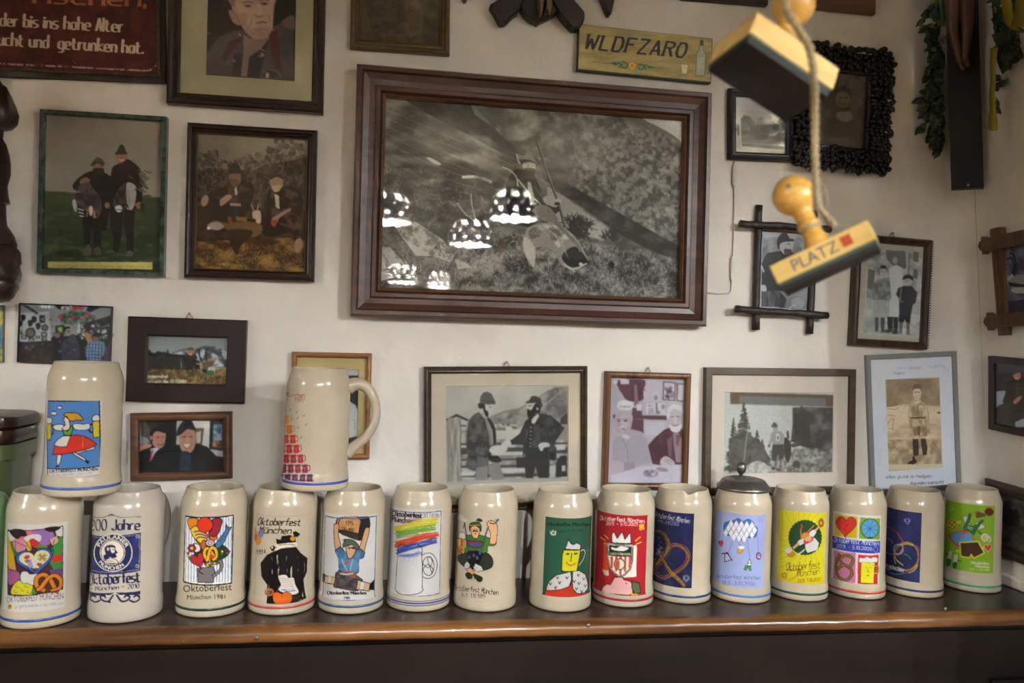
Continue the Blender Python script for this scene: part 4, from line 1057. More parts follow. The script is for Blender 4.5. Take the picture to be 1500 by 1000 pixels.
def m_2008(A):
    A.crop(1110, 690, 4.762); A.I[:] = hx('dcdce0')
    A.P([540, 298, 698, 318, 694, 468, 536, 446], 'd8a428'); A.P([712, 322, 852, 330, 850, 475, 706, 470], '6a9a3c')
    A.P([522, 448, 852, 485, 850, 568, 522, 532], '2a3a9a')
    A.P([534, 552, 686, 568, 680, 778, 528, 758], 'a86a90'); A.P([700, 580, 840, 582, 832, 785, 694, 780], 'b82a30')
    heart(A, 616, 380, 142, 148, 'c8302c', 3, ow=3)
    A.L([598, 362, 606, 358], 3, K_); A.L([626, 372, 634, 376], 3, K_); A.L([615, 365, 622, 382, 612, 386], 3, K_); A.L([600, 398, 612, 408], 4, K_)
    for k in range(40): a = k * pi / 20; A.L([782 + 56 * math.cos(a), 400 + 60 * math.sin(a), 782 + 68 * math.cos(a), 400 + 72 * math.sin(a)], 4, '1f2a1c', 0)
    A.E(782, 400, 56, 60, '4a90c8')
    for k in range(9): a = k * 2 * pi / 9 + .2; A.L([782, 402, 782 + 52 * math.cos(a), 400 + 56 * math.sin(a)], 3, '1f4a7a', 0)
    A.P([755, 468, 782, 458, 812, 470], '20301c')
    A.K('Oktoberfest München', 530, 492, 34, 'e0e4f0', w=312, rot=5, nib=(.1, .15), pen=.45, shear=.15, sm=1); A.K('20.9. - 5.10.2008', 550, 530, 22, 'e0e4f0', w=245, rot=5.5, nib=(.1, .15), pen=.5)
    A.E(820, 545, 14, 18, None, ol='8a98cc', ow=3)
    for q in ([575, 580, 555, 620, 550, 690, 575, 740, 620, 755, 655, 720, 650, 680, 620, 660, 590, 640, 570, 610], [560, 680, 600, 650, 640, 665, 665, 620, 640, 590, 600, 590, 575, 620, 600, 660]):
        A.L(q, 19, '2a2014'); A.L(q, 12, '7a6228')
    A.P([720, 630, 815, 628, 805, 778, 714, 776], 'e0cc24', 0, ol=K_, ow=3); A.L([815, 660, 838, 665, 835, 705, 812, 712], 12, K_); A.L([815, 660, 838, 665, 835, 705, 812, 712], 6, 'd8c424')
    A.P([706, 625, 712, 602, 740, 606, 760, 594, 785, 606, 805, 598, 832, 604, 830, 630, 790, 636, 740, 632, 715, 636], 'e4e0d8', 1, ol='5a5048', ow=3)
    A.L([752, 672, 760, 668], 3, K_); A.L([782, 672, 790, 668], 3, K_); A.L([768, 680, 764, 700, 774, 702], 3, K_); A.L([758, 720, 768, 726, 776, 718], 3, K_)
def m_2012(A):
    A.crop(1280, 690, 5.264); A.I[:] = hx('20264e')
    A.N('2a3268', None, 40)
    A.L([80, 425, 130, 440, 180, 480, 220, 540], 10, '8a2a48', a=.9); A.L([180, 470, 225, 545], 14, '9a3050')
    A.L([105, 515, 135, 530, 148, 558], 5, 'c08a40'); A.L([235, 638, 262, 650, 285, 678], 5, '4a9a3a')
    t = np.linspace(2.6, 8.6, 30)
    for k, c in enumerate(('c8a838', 'a87838', '8a5a40')): A.L(np.stack([250 + (95 - k * 4) * np.cos(t), 655 + (110 - k * 5) * np.sin(t)], 1).reshape(-1), 4, c, a=.8)
    A.L([205, 572, 230, 562, 265, 560, 300, 572], 9, 'c8a828'); A.L([270, 780, 310, 760, 335, 720], 8, 'b89a28'); A.L([330, 640, 345, 600, 325, 570], 5, 'a04a50')
    t = np.linspace(0, 2 * pi, 30); A.L(np.stack([190 + 36 * np.cos(t), 600 + 36 * np.sin(t)], 1).reshape(-1), 8, '9a9aa8', a=.8); A.L([155, 635, 190, 640, 220, 600, 225, 575], 7, 'c88a38')
    A.L([85, 610, 115, 632, 155, 640], 4, 'a86a3a'); A.L([155, 630, 175, 680, 225, 722], 8, 'a8a868'); A.L([80, 720, 130, 780, 200, 790, 290, 770], 3, '8a90b0')
    A.T('OKTOBERFEST MÜNCHEN', -40, 700, 24, 'd8dcec', w=275, rot=16, bold=1.6)
    A.L([95, 740, 130, 758], 3, 'd8dcec')
    for k in range(2): A.E(256, 378, 24 - 8 * k, 10, None, ol='98a4cc', ow=3)
    A.L([240, 388, 258, 408, 276, 388], 4, '98a4cc')
def m_2009(A):
    A.crop(1280, 690, 5.264); A.I[:] = hx('6a9422')
    y = 'd8c43a'; sh = '4a6a1c'
    for k in range(2): A.E(600, 288, 20 - 8 * k, 16 - 5 * k, None, ol='8ab04a', ow=3)
    A.P([785, 330, 800, 310, 830, 322, 860, 330, 860, 350, 790, 362], '2f4a34', 0, ol='a8322c', ow=5); A.E(888, 315, 34, 30, '4a2c1c', ol='8a3028', ow=6); A.L([770, 322, 800, 318, 775, 312], 6, 'c03830')
    A.E(605, 412, 38, 38, y); A.E(605, 412, 30, 30, None, ol='6a4a1c', ow=9); A.L([585, 395, 625, 430], 9, '6a4a1c'); A.L([590, 432, 622, 395], 9, '6a4a1c'); A.P([640, 388, 672, 382, 670, 402, 642, 404], y)
    A.P([575, 488, 680, 455, 755, 480, 778, 540, 780, 560, 700, 590, 640, 575, 600, 545], 'a83038', 0); A.P([590, 490, 685, 462, 750, 485, 770, 545, 690, 575, 640, 560, 608, 530], '4a86c0', 0)
    A.P([685, 350, 720, 345, 735, 400, 750, 420, 770, 425, 790, 395, 815, 390, 860, 430, 830, 445, 790, 450, 780, 470, 700, 440, 700, 400], 'd8dcd4', 0, ol=sh, ow=5)
    A.P([690, 430, 715, 375, 735, 325, 755, 328, 745, 375, 730, 410, 760, 425, 790, 410, 830, 370, 852, 378, 830, 405, 805, 440, 770, 495, 745, 470, 690, 452], '2a5a3a', 0)
    A.L([722, 425, 765, 440], 4, 'b0c8b0'); A.L([722, 438, 760, 452], 4, 'b0c8b0'); A.P([680, 450, 720, 458, 715, 475, 685, 470], 'b02a34'); A.L([690, 470, 650, 530], 5, 'a0303c'); A.L([700, 472, 680, 532], 5, 'a0303c')
    A.P([825, 490, 860, 475, 890, 500, 880, 535, 845, 545, 822, 520], 'e0dcd0', 1, ol=sh, ow=4); A.P([835, 500, 865, 495, 870, 530, 840, 538], 'd8c020'); A.L([805, 465, 830, 485], 12, '2a5a3a'); A.L([890, 500, 900, 530, 885, 545], 6, 'd8d4c0')
    heart(A, 877, 588, 56, 60, 'b8303c', 0, ol='e0a8a0', ow=4)
    A.P([664, 548, 802, 540, 850, 628, 770, 668, 752, 640, 738, 664, 672, 655], '3c281e', 0, ol=y, ow=9); A.P([636, 602, 668, 605, 665, 628, 634, 622], y); A.L([830, 592, 850, 588], 10, y)
    for x0, y0, r in ((590, 620, 12), (635, 645, 12)):
        A.P([x0 - 12, y0, x0 + 14, y0 - 6, x0 + 6, y0 + 60, x0 - 20, y0 + 58], 'dfe0da'); A.P([x0 - 24, y0 + 58, x0 + 8, y0 + 56, x0 + 2, y0 + 102, x0 - 20, y0 + 104], '24543c', 1)
    A.L([560, 632, 580, 640], 9, '2a5a3a'); A.L([650, 685, 672, 692], 9, '2a5a3a')
    A.T('Oktoberfest', 746, 712, 22, 'dfe4c8', w=140, rot=3, bold=1); A.T('München', 782, 738, 20, 'dfe4c8', w=106, rot=3, bold=1); A.T('19.9. - 4.10.2009', 738, 758, 14, 'c8d098', w=150, rot=3)
def m_1995(A):
    A.crop(40, 530, 4.762); A.I[:] = hx('dcdcd8')
    A.P([137, 272, 500, 266, 505, 722, 142, 738], '3f6fae')
    d = dict(ol=K_, ow=5)
    A.E(226, 320, 19, 10, 'dcdcdc', **d); A.E(187, 360, 21, 13, 'dcdcdc', **d)
    A.L([168, 440, 183, 450, 180, 500, 165, 505], 9, K_); A.P([137, 430, 168, 428, 168, 540, 140, 544], 'd8a420', 0, **d); A.P([137, 428, 138, 392, 160, 388, 176, 405, 165, 428], 'dcdcdc', 1, **d)
    A.L([452, 430, 432, 450, 434, 485, 455, 492], 9, K_); A.P([452, 416, 500, 410, 502, 522, 458, 528], 'd8a420', 0, **d); A.P([452, 410, 456, 380, 480, 368, 500, 378, 500, 408], 'dcdcdc', 1, **d)
    A.P([185, 444, 215, 436, 252, 440, 255, 468, 240, 480, 205, 476, 186, 466], 'dcdcdc', 1, **d)
    A.P([318, 438, 345, 430, 390, 434, 430, 430, 436, 455, 420, 472, 370, 476, 330, 468], 'dcdcdc', 1, **d)
    A.P([262, 378, 258, 398, 250, 402, 262, 418, 265, 440, 240, 468, 262, 480, 290, 472, 300, 450, 290, 400], 'd8a8a4', 0, **d)
    A.P([256, 372, 270, 358, 310, 355, 355, 362, 388, 400, 370, 408, 340, 405, 320, 414, 295, 408, 280, 385], 'd88420', 1, **d)
    A.P([245, 478, 285, 480, 305, 450, 318, 445, 318, 475, 302, 515, 258, 508], '4f8a30', 0, **d)
    A.P([310, 632, 330, 628, 400, 670, 415, 695, 400, 688, 350, 660], 'dcdcdc', 0, **d); A.P([412, 680, 420, 690, 435, 685, 422, 712, 400, 690], '16161a')
    A.P([210, 645, 242, 645, 235, 690, 215, 728, 208, 700], 'dcdcdc', 0, **d); A.P([215, 715, 228, 728, 192, 734], '16161a')
    A.P([330, 630, 400, 612, 462, 590, 465, 605, 430, 615, 400, 620, 360, 635], 'dcdcdc', 1, **d)
    A.P([192, 592, 215, 550, 255, 515, 300, 512, 345, 508, 400, 518, 450, 545, 482, 575, 440, 600, 330, 628, 250, 642, 177, 645], 'c83026', 0, **d)
    A.P([188, 580, 210, 545, 250, 516, 302, 515, 276, 590, 225, 590], 'dcdcdc', 0, **d); A.L([385, 520, 385, 600], 3, 'd87a3a')
    A.L([137, 272, 500, 266, 512, 785, 148, 806, 137, 272], 8, K_, 0); A.L([142, 740, 508, 724], 6, K_, 0)
    A.T('OKTOBERFEST MÜNCHEN', 158, 772, 22, '1a1a1e', w=332, rot=-3, bold=1); A.T('16. September bis 1. Oktober 1995', 180, 792, 13, '4a4a50', w=275, rot=-3.2)
def m_1987(A):
    A.crop(400, 500, 4.348)
    A.K('Oktoberfest', -20, 335, 22, 'a03038', w=120, rot=2, nib=(.1, .1), pen=.5, shear=.25)
    A.K('München', 82, 354, 26, 'a03038', w=116, rot=0, nib=(.15, .15), pen=.5, shear=.3); A.K('1987', 134, 384, 24, '9a3038', w=66, rot=0, nib=(.15, .15), pen=.5, shear=.15)
    cols = ['d8b048', 'd89038', 'd07a2c', 'c83c34', 'c0303a', 'a82c44', '8a2a50', '54285a']
    xr = [88, 108, 128, 150, 172, 198, 226, 256]
    for j in range(8):
        y = 405 + j * 62; n = 6
        for i in range(n):
            x = xr[j] - 8 - i * 44 - 30
            c = cols[j]
            A.P([x - 2, y + 6, x + 30, y + 2, x + 32, y + 56, x, y + 58], c)
            A.L([x + 30, y + 12, x + 44, y + 12, x + 44, y + 40, x + 30, y + 44], 5, c)
            A.L([x + 6, y + 20, x + 14, y + 34, x + 24, y + 16], 3, 'b0a693', a=.7); A.E(x + 16, y + 44, 4, 3, 'b0a693', a=.5)
    for x, y in ((110, 435), (150, 452), (120, 495), (155, 490), (195, 472), (160, 548), (210, 530), (178, 612)): A.L([x - 6, y + 7, x + 6, y - 7], 4, '6a5a58', 0)
    A.L([70, 880, 255, 880], 3, '54285a')

top_z = SHELF_Z + 0.0004 + MH + 0.0006
MUGS = [
 ('stoneware beer mug with a colourful gingerbread heart and pretzel poster, leftmost in bottom row', 59.5, 921, '2f4f8f', (8.4, 96.4, 768, 895), m_2014, 'ffffff', '', {'fill': 'd8d6d0'}),
 ('grey stoneware beer mug with blue embossed anniversary lettering and a round monk crest', 183, 913, None, (129.5, 207.5, 752, 885), m_200, None, 'aea79c', {'handle': pi * .80}),
 ('stoneware beer mug with a 1981 poster of a jug full of fish, heart and pretzel', 308, 905, '1f3a30', (269, 341, 753, 882), m_1981, None, '', {}),
 ('stoneware beer mug with a print of a stout figure in a black cloak', 412, 902, 'b04848', (371.5, 455, 751, 884), m_1984, None, '', {}),
 ('stoneware beer mug with a man in blue shirt lifting a barrel over his head', 513, 900.5, '355a80', (473, 551, 755, 879), m_1985, 'd6dae2', '', {}),
 ('stoneware beer mug with crayon rainbow stripes over an outlined mug', 611.5, 897, '3f4a85', (570.5, 646, 746, 873), m_1986, 'd8dce6', '', {'stripes': ((0.052, 0.062), (0.068, 0.084), (0.09, 0.098))}),
 ('stoneware beer mug with a moustached man in green sitting cross-legged, toasting', 709, 897, None, (663.5, 738.6, 748, 880), m_1989, None, '', {}),
 ('stoneware beer mug with a dark green poster of a smiling yellow beer king in ermine', 819, 897, None, (797, 864.5, 759, 874), m_green, '2a5a48', '', {}),
 ('stoneware beer mug with a red poster of a white crown and a football shield sticker', 911, 890, 'a03040', (873, 946.5, 754, 871), m_red, 'a0202e', '', {'mul': 1.45}),
 ('stoneware beer mug with a chipped rim and a blue poster of a golden pretzel', 995.5, 884.5, '2f3f70', (948, 1015, 749, 858), m_2005, '222650', '', {'chip': 0.15}),
 ('lidded stoneware beer mug with a pale blue poster of a diamond-patterned cloud', 1083, 883.6, '4a74b8', (1047, 1119.5, 752.6, 860), m_2006, '8c9ed4', '', {'mul': 1.5}),
 ('stoneware beer mug with a yellow poster of a waitress on a green disc', 1167, 880, '1f4f3f', (1140.5, 1208.5, 750, 855), m_2007, 'd8c828', '', {'mul': 1.15}),
 ('stoneware beer mug with four colour squares showing heart, wheel, pretzel and beer', 1251, 877, 'b84030', (1219, 1289, 753.4, 854), m_2008, 'dcdce0', '', {'mul': 1.2}),
 ('stoneware beer mug with a navy poster of swirling coloured rings', 1335, 874.6, '2f3568', (1290, 1348.8, 747, 848.6), m_2012, '20264e', '', {}),
 ('stoneware beer mug with a lime green poster of folk costume pieces, rightmost in the row', 1420, 864, '3f8a6a', (1382.6, 1456, 738, 837), m_2009, '6a9422', '', {'mul': 1.1, 'rest': .016})]
made = []
for lab, x, y, st, dc, fn, bg, col, kw in MUGS:
    fill = kw.pop('fill', None)
    t, c = mug(lab, x, y, SHELF_Z + 0.0004, stripe=st, decal=dc, paint=fn, bg=fill or bg, col=col or 'b0a693', **kw)
    made.append((t, c))
mug('stoneware beer mug with a waitress in red skirt, standing on two mugs at left', 119, 729, top_z, stripe='3a5aa8', decal=(68, 147.5, 586.7, 697.5), paint=m_1995, bg='dcdcd8', group='stoneware beer mugs stacked in a second tier')
mug('stoneware beer mug with a pyramid of little mugs, standing on two others, handle right', 461, 721, top_z, stripe='3a4aa8', decal=(412, 462, 573, 704), paint=m_1987, handle=pi * .47, group='stoneware beer mugs stacked in a second tier')
# pewter lid with ball thumb piece on the pale blue mug
t, c = made[10]
PEW = mat('pewter', '8a8783', 0.32, metal=0.85, noise=(30, '6f6d6a', .5))
R = MR
lid = MB().lathe([(0.0, .0185), (0.55 * R, .018), (0.66 * R, .0165), (0.72 * R, .0145), (0.80 * R, .0085), (0.885 * R, .004), (0.905 * R, .0015), (0.89 * R, -.0015), (0.83 * R, -.002), (0.80 * R, .0012), (0, .0012)], 64, 2, (0, 0, MH)).build('lid', PEW, t, smooth=True)
a = math.atan2(c[1], c[0]) + 0.10; dx, dy = math.cos(a), math.sin(a)
b = MB().tube([(dx * .9 * R, dy * .9 * R, MH + .002), (dx * 1.02 * R, dy * 1.02 * R, MH + .003), (dx * 1.1 * R, dy * 1.1 * R, MH - .01), (dx * 1.12 * R, dy * 1.12 * R, MH - .03)], 0.004, 10)
b.build('hinge', PEW, lid, smooth=True)
b = MB().lathe([(.006, .0), (.0075, .004), (.004, .008), (.0035, .013), (.0065, .016), (.009, .021), (.0095, .026), (.0085, .031), (.005, .035), (0, .036)], 20, 2, (dx * 1.0 * R, dy * 1.0 * R, MH + .004))
b.build('thumb_piece', PEW, lid, smooth=True)

# ---------------------------------------------------------------- photographs in the frames
def grass(A, p, cols, n, ln, seed, w=1.2, lean=0.0):
    """short strokes scattered over a polygon's box"""
    rng = np.random.RandomState(seed); p = np.asarray(p, float).reshape(-1, 2)
    x0, y0 = p.min(0); x1, y1 = p.max(0)
    m = len(p)
    for _ in range(n):
        x = x0 + rng.rand() * (x1 - x0); y = y0 + rng.rand() * (y1 - y0)
        ins = False
        for i in range(m):
            ax, ay = p[i]; bx, by = p[(i + 1) % m]
            if (ay > y) != (by > y) and x < ax + (bx - ax) * (y - ay) / (by - ay): ins = not ins
        if not ins: continue
        a = rng.randn() * 0.9 + lean; l = ln * (0.4 + rng.rand())
        A.L([x, y, x + l * math.sin(a), y - l * math.cos(a)], w, cols[rng.randint(len(cols))], 0, a=.6)
def blobs(A, x0, y0, x1, y1, cols, n, r, seed, an=1.0, a=.7, inside=None):
    rng = np.random.RandomState(seed)
    for _ in range(n):
        x = x0 + rng.rand() * (x1 - x0); y = y0 + rng.rand() * (y1 - y0)
        if inside and not inside(x, y): continue
        k = r * (.4 + rng.rand())
        A.E(x, y, k, k * an * (.7 + .6 * rng.rand()), cols[rng.randint(len(cols))], rng.rand() * 180, a=a)
def spruce(A, x, yt, yb, w, cols, seed, n=90):
    rng = np.random.RandomState(seed)
    for i in range(n):
        t = (i / n) ** 0.9; y = yt + (yb - yt) * t
        s = w * (t * .95 + .05) * (.6 + .6 * rng.rand()); d = rng.choice([-1, 1])
        A.L([x, y, x + d * s * .55, y + s * .12, x + d * s, y + s * .22], max(2.5, w * .09), cols[rng.randint(len(cols))], a=.85)
def a_big(A):
    A.crop(490, 80, 2.4386)
    A.I[:] = hx('6a645f')
    A.P([480, 165, 1250, 225, 1250, 900, 900, 700], '67615b')
    A.N('7d766e', '4a4643', 22, [480, 165, 1250, 225, 1250, 800, 900, 560, 700, 430, 560, 250], lo=.3, hi=.62)
    A.N('56524e', None, 10, [560, 250, 760, 240, 1250, 420, 1250, 760, 900, 560], lo=.45, hi=.7)
    blobs(A, 850, 330, 1200, 640, ('8a837b', '3c3937', '504c49', '9a938a'), 420, 5, 4, 1.3, .4, lambda x, y: y < 330 + (x - 700) * .85 and y > 250 + (x - 900) * .2)
    blobs(A, 560, 190, 1240, 500, ('75706a', '4f4b48', '5c5753'), 300, 8, 14, 1.6, .28, lambda x, y: y < 260 + (x - 560) * .62 and y > 190 + max(0, x - 1050) * .7)
    A.N('8f877f', '403c39', 7, [850, 300, 1000, 240, 1250, 300, 1250, 700, 1000, 600, 880, 480], lo=.42, hi=.62, a=.45)
    A.P([1085, 220, 1250, 230, 1250, 322, 1215, 300, 1150, 262], 'a29b92', 0); A.L([1060, 222, 1150, 262, 1215, 300, 1250, 330], 12, '5f5a55')
    # lower, darker gully and the meadow ridge coming down to the right
    A.P([640, 380, 720, 370, 900, 540, 1240, 740, 1240, 790, 1100, 720, 900, 620, 780, 530], '403c3a')
    A.N('4d4946', '33302e', 14, [700, 385, 900, 500, 1240, 690, 1240, 760, 1080, 690, 860, 580, 740, 470])
    A.P([200, 130, 480, 160, 500, 215, 560, 255, 640, 330, 700, 400, 640, 370, 480, 300, 300, 205], '393634'); A.N('45413e', '302d2b', 12, [260, 145, 480, 165, 500, 215, 640, 330, 660, 375, 480, 300])
    hill = [170, 145, 240, 155, 330, 210, 520, 310, 660, 385, 740, 440, 850, 520, 1000, 630, 1110, 690, 1250, 745, 1250, 900, 150, 850]
    A.P(hill, '66605b'); A.N('776f69', '4b4744', 16, hill, an=(2.2, 1.0), lo=.3, hi=.66)
    A.P([760, 470, 820, 505, 920, 580, 995, 635, 960, 665, 880, 640, 800, 600, 760, 560], '8e867e', 0, a=.85)
    for k in range(16):
        y = 180 + k * 14; A.L([175, y, 330, y + 62 + k * 2, 520, y + 150, 640, y + 205], 4.5, ('5a5450', '7d756e')[k % 2], a=.35)
    A.P([328, 368, 352, 372, 382, 392, 360, 392], 'a0988f', 1); A.L([458, 438, 500, 436, 540, 446, 560, 456], 10, 'b0a89f')
    grass(A, [165, 400, 420, 420, 640, 560, 640, 850, 160, 840], ('8a827a', '45413e', '35322f', '6f6862', '948c84'), 1500, 15, 3, 2.2)
    blobs(A, 180, 430, 620, 640, ('4a4643', '3e3a38', '57524e'), 120, 22, 6, .7, .35)
    low = [430, 720, 640, 640, 860, 660, 1240, 745, 1250, 885, 430, 860]
    A.N('847c74', '3f3b39', 12, low, an=(1.3, 1), lo=.3, hi=.66); grass(A, low, ('9a928a', 'a69e95', '4a4643', '38342f', '7d756e'), 2600, 20, 8, 1.8, .2)
    blobs(A, 900, 600, 1230, 860, ('8f8880', '3f3b38', '6a645e'), 200, 6, 12, .8, .45, lambda x, y: y > 600 + (x - 900) * .42)
    # pale rocks at the left
    A.P([200, 590, 245, 575, 300, 600, 390, 660, 430, 715, 420, 745, 350, 720, 290, 720, 240, 650], '9a928a', 0, ol='4a4643', ow=2); A.N('7a736c', None, 9, [200, 590, 245, 575, 300, 600, 390, 660, 430, 715, 350, 720, 240, 650], lo=.5, hi=.72)
    A.P([160, 680, 200, 685, 250, 740, 262, 780, 200, 800, 160, 810], '968e86', 0, ol='4a4643', ow=2); A.P([430, 730, 470, 740, 490, 760, 440, 765], '9a9289')
    A.N('5f5852', None, 6, [200, 590, 245, 575, 300, 600, 390, 660, 430, 715, 350, 720, 240, 650], lo=.5, hi=.6, a=.7); A.N('6a635d', None, 7, [160, 680, 200, 685, 250, 740, 262, 780, 200, 800, 160, 810], lo=.5, hi=.6, a=.6)
    grass(A, [350, 690, 400, 660, 450, 720, 470, 760, 380, 760], ('3a3633', '5a5550', '8a827b'), 200, 14, 19, 2); grass(A, [180, 600, 240, 650, 290, 740, 230, 720, 170, 660], ('3a3633', '5a5550', '7a736c'), 160, 16, 29, 2)
    grass(A, [240, 650, 290, 720, 430, 760, 430, 800, 260, 780], ('3a3633', '5a5550', '7a736c'), 160, 16, 9, 2)
    # antlers, bush
    A.L([440, 530, 460, 560, 490, 585, 505, 600], 4, '9a9289'); A.L([488, 498, 492, 540, 505, 590], 4, '9a9289'); A.L([470, 575, 500, 575], 3, '8a827a')
    grass(A, [830, 590, 870, 585, 915, 610, 900, 660, 840, 660], ('1f1d1c', '2a2726', '35322f'), 330, 24, 11, 3.5)
    grass(A, [960, 640, 1010, 620, 1010, 665, 960, 670], ('2a2726', '35322f'), 120, 18, 12, 3)
    # the seated hunter
    b = '1e1b1b'
    A.P([650, 410, 630, 430, 615, 465, 612, 520, 630, 580, 700, 600, 745, 590, 800, 560, 805, 540, 790, 530, 740, 510, 735, 480, 718, 440, 700, 415], b, 1)
    A.N('3a3634', None, 8, [650, 410, 615, 465, 612, 520, 630, 580, 745, 590, 735, 480, 700, 415], lo=.45, hi=.7)
    A.P([690, 430, 706, 440, 715, 520, 700, 540, 690, 480], '8e867e'); A.P([698, 440, 712, 450, 722, 490, 712, 500], '2a2726')
    A.L([600, 402, 630, 415, 650, 440, 655, 470], 4, '9c948b'); A.L([655, 445, 700, 500, 740, 540, 790, 610], 5, '8e867e'); A.L([715, 470, 760, 540], 7, '4a4643')
    A.P([675, 388, 712, 385, 718, 405, 712, 425, 690, 430, 675, 412], '857c74', 1); A.P([676, 408, 715, 408, 712, 435, 700, 455, 680, 440], '1a1817', 1); A.L([688, 398, 696, 397], 3, b, 0); A.L([703, 397, 711, 398], 3, b, 0)
    A.P([652, 355, 675, 362, 690, 345, 704, 350, 712, 370, 728, 392, 700, 384, 672, 378, 655, 390], '7d756e', 0); A.L([660, 378, 690, 378, 724, 390], 5, '3a3634'); A.L([650, 355, 655, 375, 662, 390], 5, '9a9289')
    A.P([755, 505, 800, 512, 806, 530, 790, 545, 760, 535, 745, 520], '8c847c', 1)
    A.L([722, 308, 760, 420, 800, 530, 830, 640], 9, '2a2726', 0); A.L([724, 308, 762, 420, 802, 530, 832, 640], 4, '7a726a', 0); A.E(800, 522, 12, 9, '958d84'); A.E(795, 532, 10, 6, '2a2726')
    A.P([720, 540, 760, 540, 790, 570, 800, 600, 790, 620, 730, 600, 700, 580], '6e6660', 1); A.P([700, 560, 740, 590, 790, 610, 770, 640, 700, 620, 650, 590], '2b2826', 1)
    # the stag in front of him
    A.P([680, 640, 695, 615, 740, 600, 800, 605, 850, 640, 880, 680, 905, 735, 880, 745, 840, 760, 810, 750, 780, 700, 720, 690, 700, 750, 690, 735, 672, 690], '80776f', 1)
    A.N('a39b92', '5f5852', 14, [690, 625, 740, 605, 800, 610, 850, 645, 800, 690, 760, 640, 700, 660], lo=.35, hi=.6)
    A.P([676, 650, 700, 665, 718, 700, 712, 758, 695, 735, 678, 700], '9a9188', 1); A.P([812, 720, 840, 690, 870, 690, 905, 738, 890, 748, 862, 758, 830, 750], '2a2625', 1); A.E(880, 747, 7, 6, 'a8a097'); A.L([820, 745, 850, 765, 900, 745], 5, 'a8a097')
    for k in range(16): A.L([700 + k * 6, 640 + k, 740 + k * 5, 612 + k * 3, 790 + k * 3, 640 + k * 6], 1.6, ('b0a89e', '6a625c')[k % 2], a=.6)
    A.L([790, 600, 860, 670, 880, 700], 12, '6a635d'); A.P([985, 735, 1000, 745, 996, 765, 975, 750], '2a2726')
    A.cloud(.12, 60); A.grain(.09, 1.4); A.I = np.clip((A.I - .40) * 1.3 + .38, .04, 1)
def a_green(A):
    A.crop(0, 140, 3)
    A.grad('6e6258', '8a7d70', 90, 450)
    A.grad('343a26', '1f2414', 420, 720, [150, 415, 750, 450, 750, 820, 150, 820])
    A.N('3d4429', None, 8, [180, 418, 700, 448, 700, 780, 170, 780], an=(3, 1), lo=.5, hi=.75)
    A.L([185, 420, 330, 428, 700, 448], 4, '45463a', 0); A.L([630, 440, 660, 440], 8, '3a3a34')
    A.crop(100, 170, 4.35)
    k = '0f0d0d'; sk = '7c5444'
    A.P([30, 440, 60, 400, 110, 365, 160, 350, 230, 360, 270, 385, 300, 400, 285, 560, 265, 600, 240, 720, 220, 730, 160, 720, 100, 720, 85, 600, 60, 480, 38, 470], k, 1)
    A.P([100, 700, 145, 705, 140, 800, 150, 870, 95, 880, 105, 800], '1a1613', 0); A.P([160, 700, 210, 700, 210, 800, 208, 875, 165, 870, 158, 800], '1d1815', 0)
    A.P([95, 850, 130, 815, 150, 860, 135, 885, 92, 882], '4a3d30', 1); A.P([165, 845, 195, 830, 212, 870, 200, 884, 165, 878], '443729', 1)
    A.E(192, 322, 33, 32, sk); A.P([160, 335, 225, 335, 220, 370, 190, 378, 165, 365], '241816', 1)
    A.P([142, 315, 160, 285, 185, 260, 215, 275, 232, 300, 235, 292, 222, 325, 190, 300, 150, 322], '3c332a', 0); A.L([150, 312, 190, 296, 228, 308], 5, '241c18')
    A.P([75, 410, 110, 390, 140, 405, 130, 425, 80, 435], sk, 1)
    A.P([75, 440, 130, 420, 160, 460, 205, 520, 210, 590, 195, 640, 160, 650, 110, 600, 60, 640, 35, 600, 25, 520, 50, 480], '4a3d38', 1); A.N('2a2324', None, 9, [50, 460, 140, 440, 205, 520, 200, 640, 60, 640, 30, 560], lo=.45, hi=.6)
    A.P([28, 540, 45, 530, 55, 570, 50, 610, 32, 580], 'a89f98', 1); A.P([62, 560, 90, 580, 95, 640, 70, 650], '15121a')
    for q in ([65, 590, 95, 600], [68, 612, 98, 620], [72, 635, 98, 638]): A.L(q, 7, 'bab4ae', 0)
    A.P([132, 580, 155, 575, 155, 620, 140, 632], 'a09890', 1); A.L([125, 590, 118, 640], 7, '9a5a28'); A.L([165, 605, 170, 645], 10, 'a8642c'); A.L([40, 486, 75, 482], 6, '8a827c')
    A.E(248, 568, 17, 20, sk)
    A.P([275, 350, 290, 320, 330, 300, 375, 275, 430, 310, 460, 350, 475, 440, 465, 545, 440, 590, 300, 600, 265, 540, 270, 420], k, 1)
    A.P([268, 580, 350, 590, 345, 700, 330, 800, 318, 865, 280, 865, 290, 780, 265, 690], '15110f', 0); A.P([355, 590, 425, 600, 415, 720, 415, 880, 370, 880, 372, 780, 350, 680], '161210', 0)
    A.P([235, 862, 280, 850, 290, 866, 250, 870], '443830', 1); A.P([362, 880, 380, 855, 412, 862, 408, 888, 368, 890], '4a3a32', 1)
    A.P([305, 240, 370, 238, 368, 275, 340, 300, 315, 290], '8a5444', 1); A.L([322, 278, 340, 284, 356, 276], 5, 'b8a89c')
    A.P([292, 245, 312, 220, 328, 185, 345, 182, 360, 205, 368, 230, 382, 238, 350, 246], '14110f', 0)
    A.P([300, 500, 340, 440, 385, 425, 380, 520, 360, 590, 310, 610, 285, 560], '41362f', 1); A.N('241d1b', None, 8, [300, 500, 340, 440, 380, 430, 360, 590, 300, 600], lo=.45, hi=.6)
    A.P([372, 430, 400, 425, 430, 450, 432, 500, 420, 570, 395, 600, 375, 560, 368, 490], '9c938b', 1); A.N('6a5f58', None, 8, [375, 470, 430, 470, 420, 570, 385, 590], lo=.5, hi=.65); A.L([385, 380, 410, 400], 10, '4a3a34')
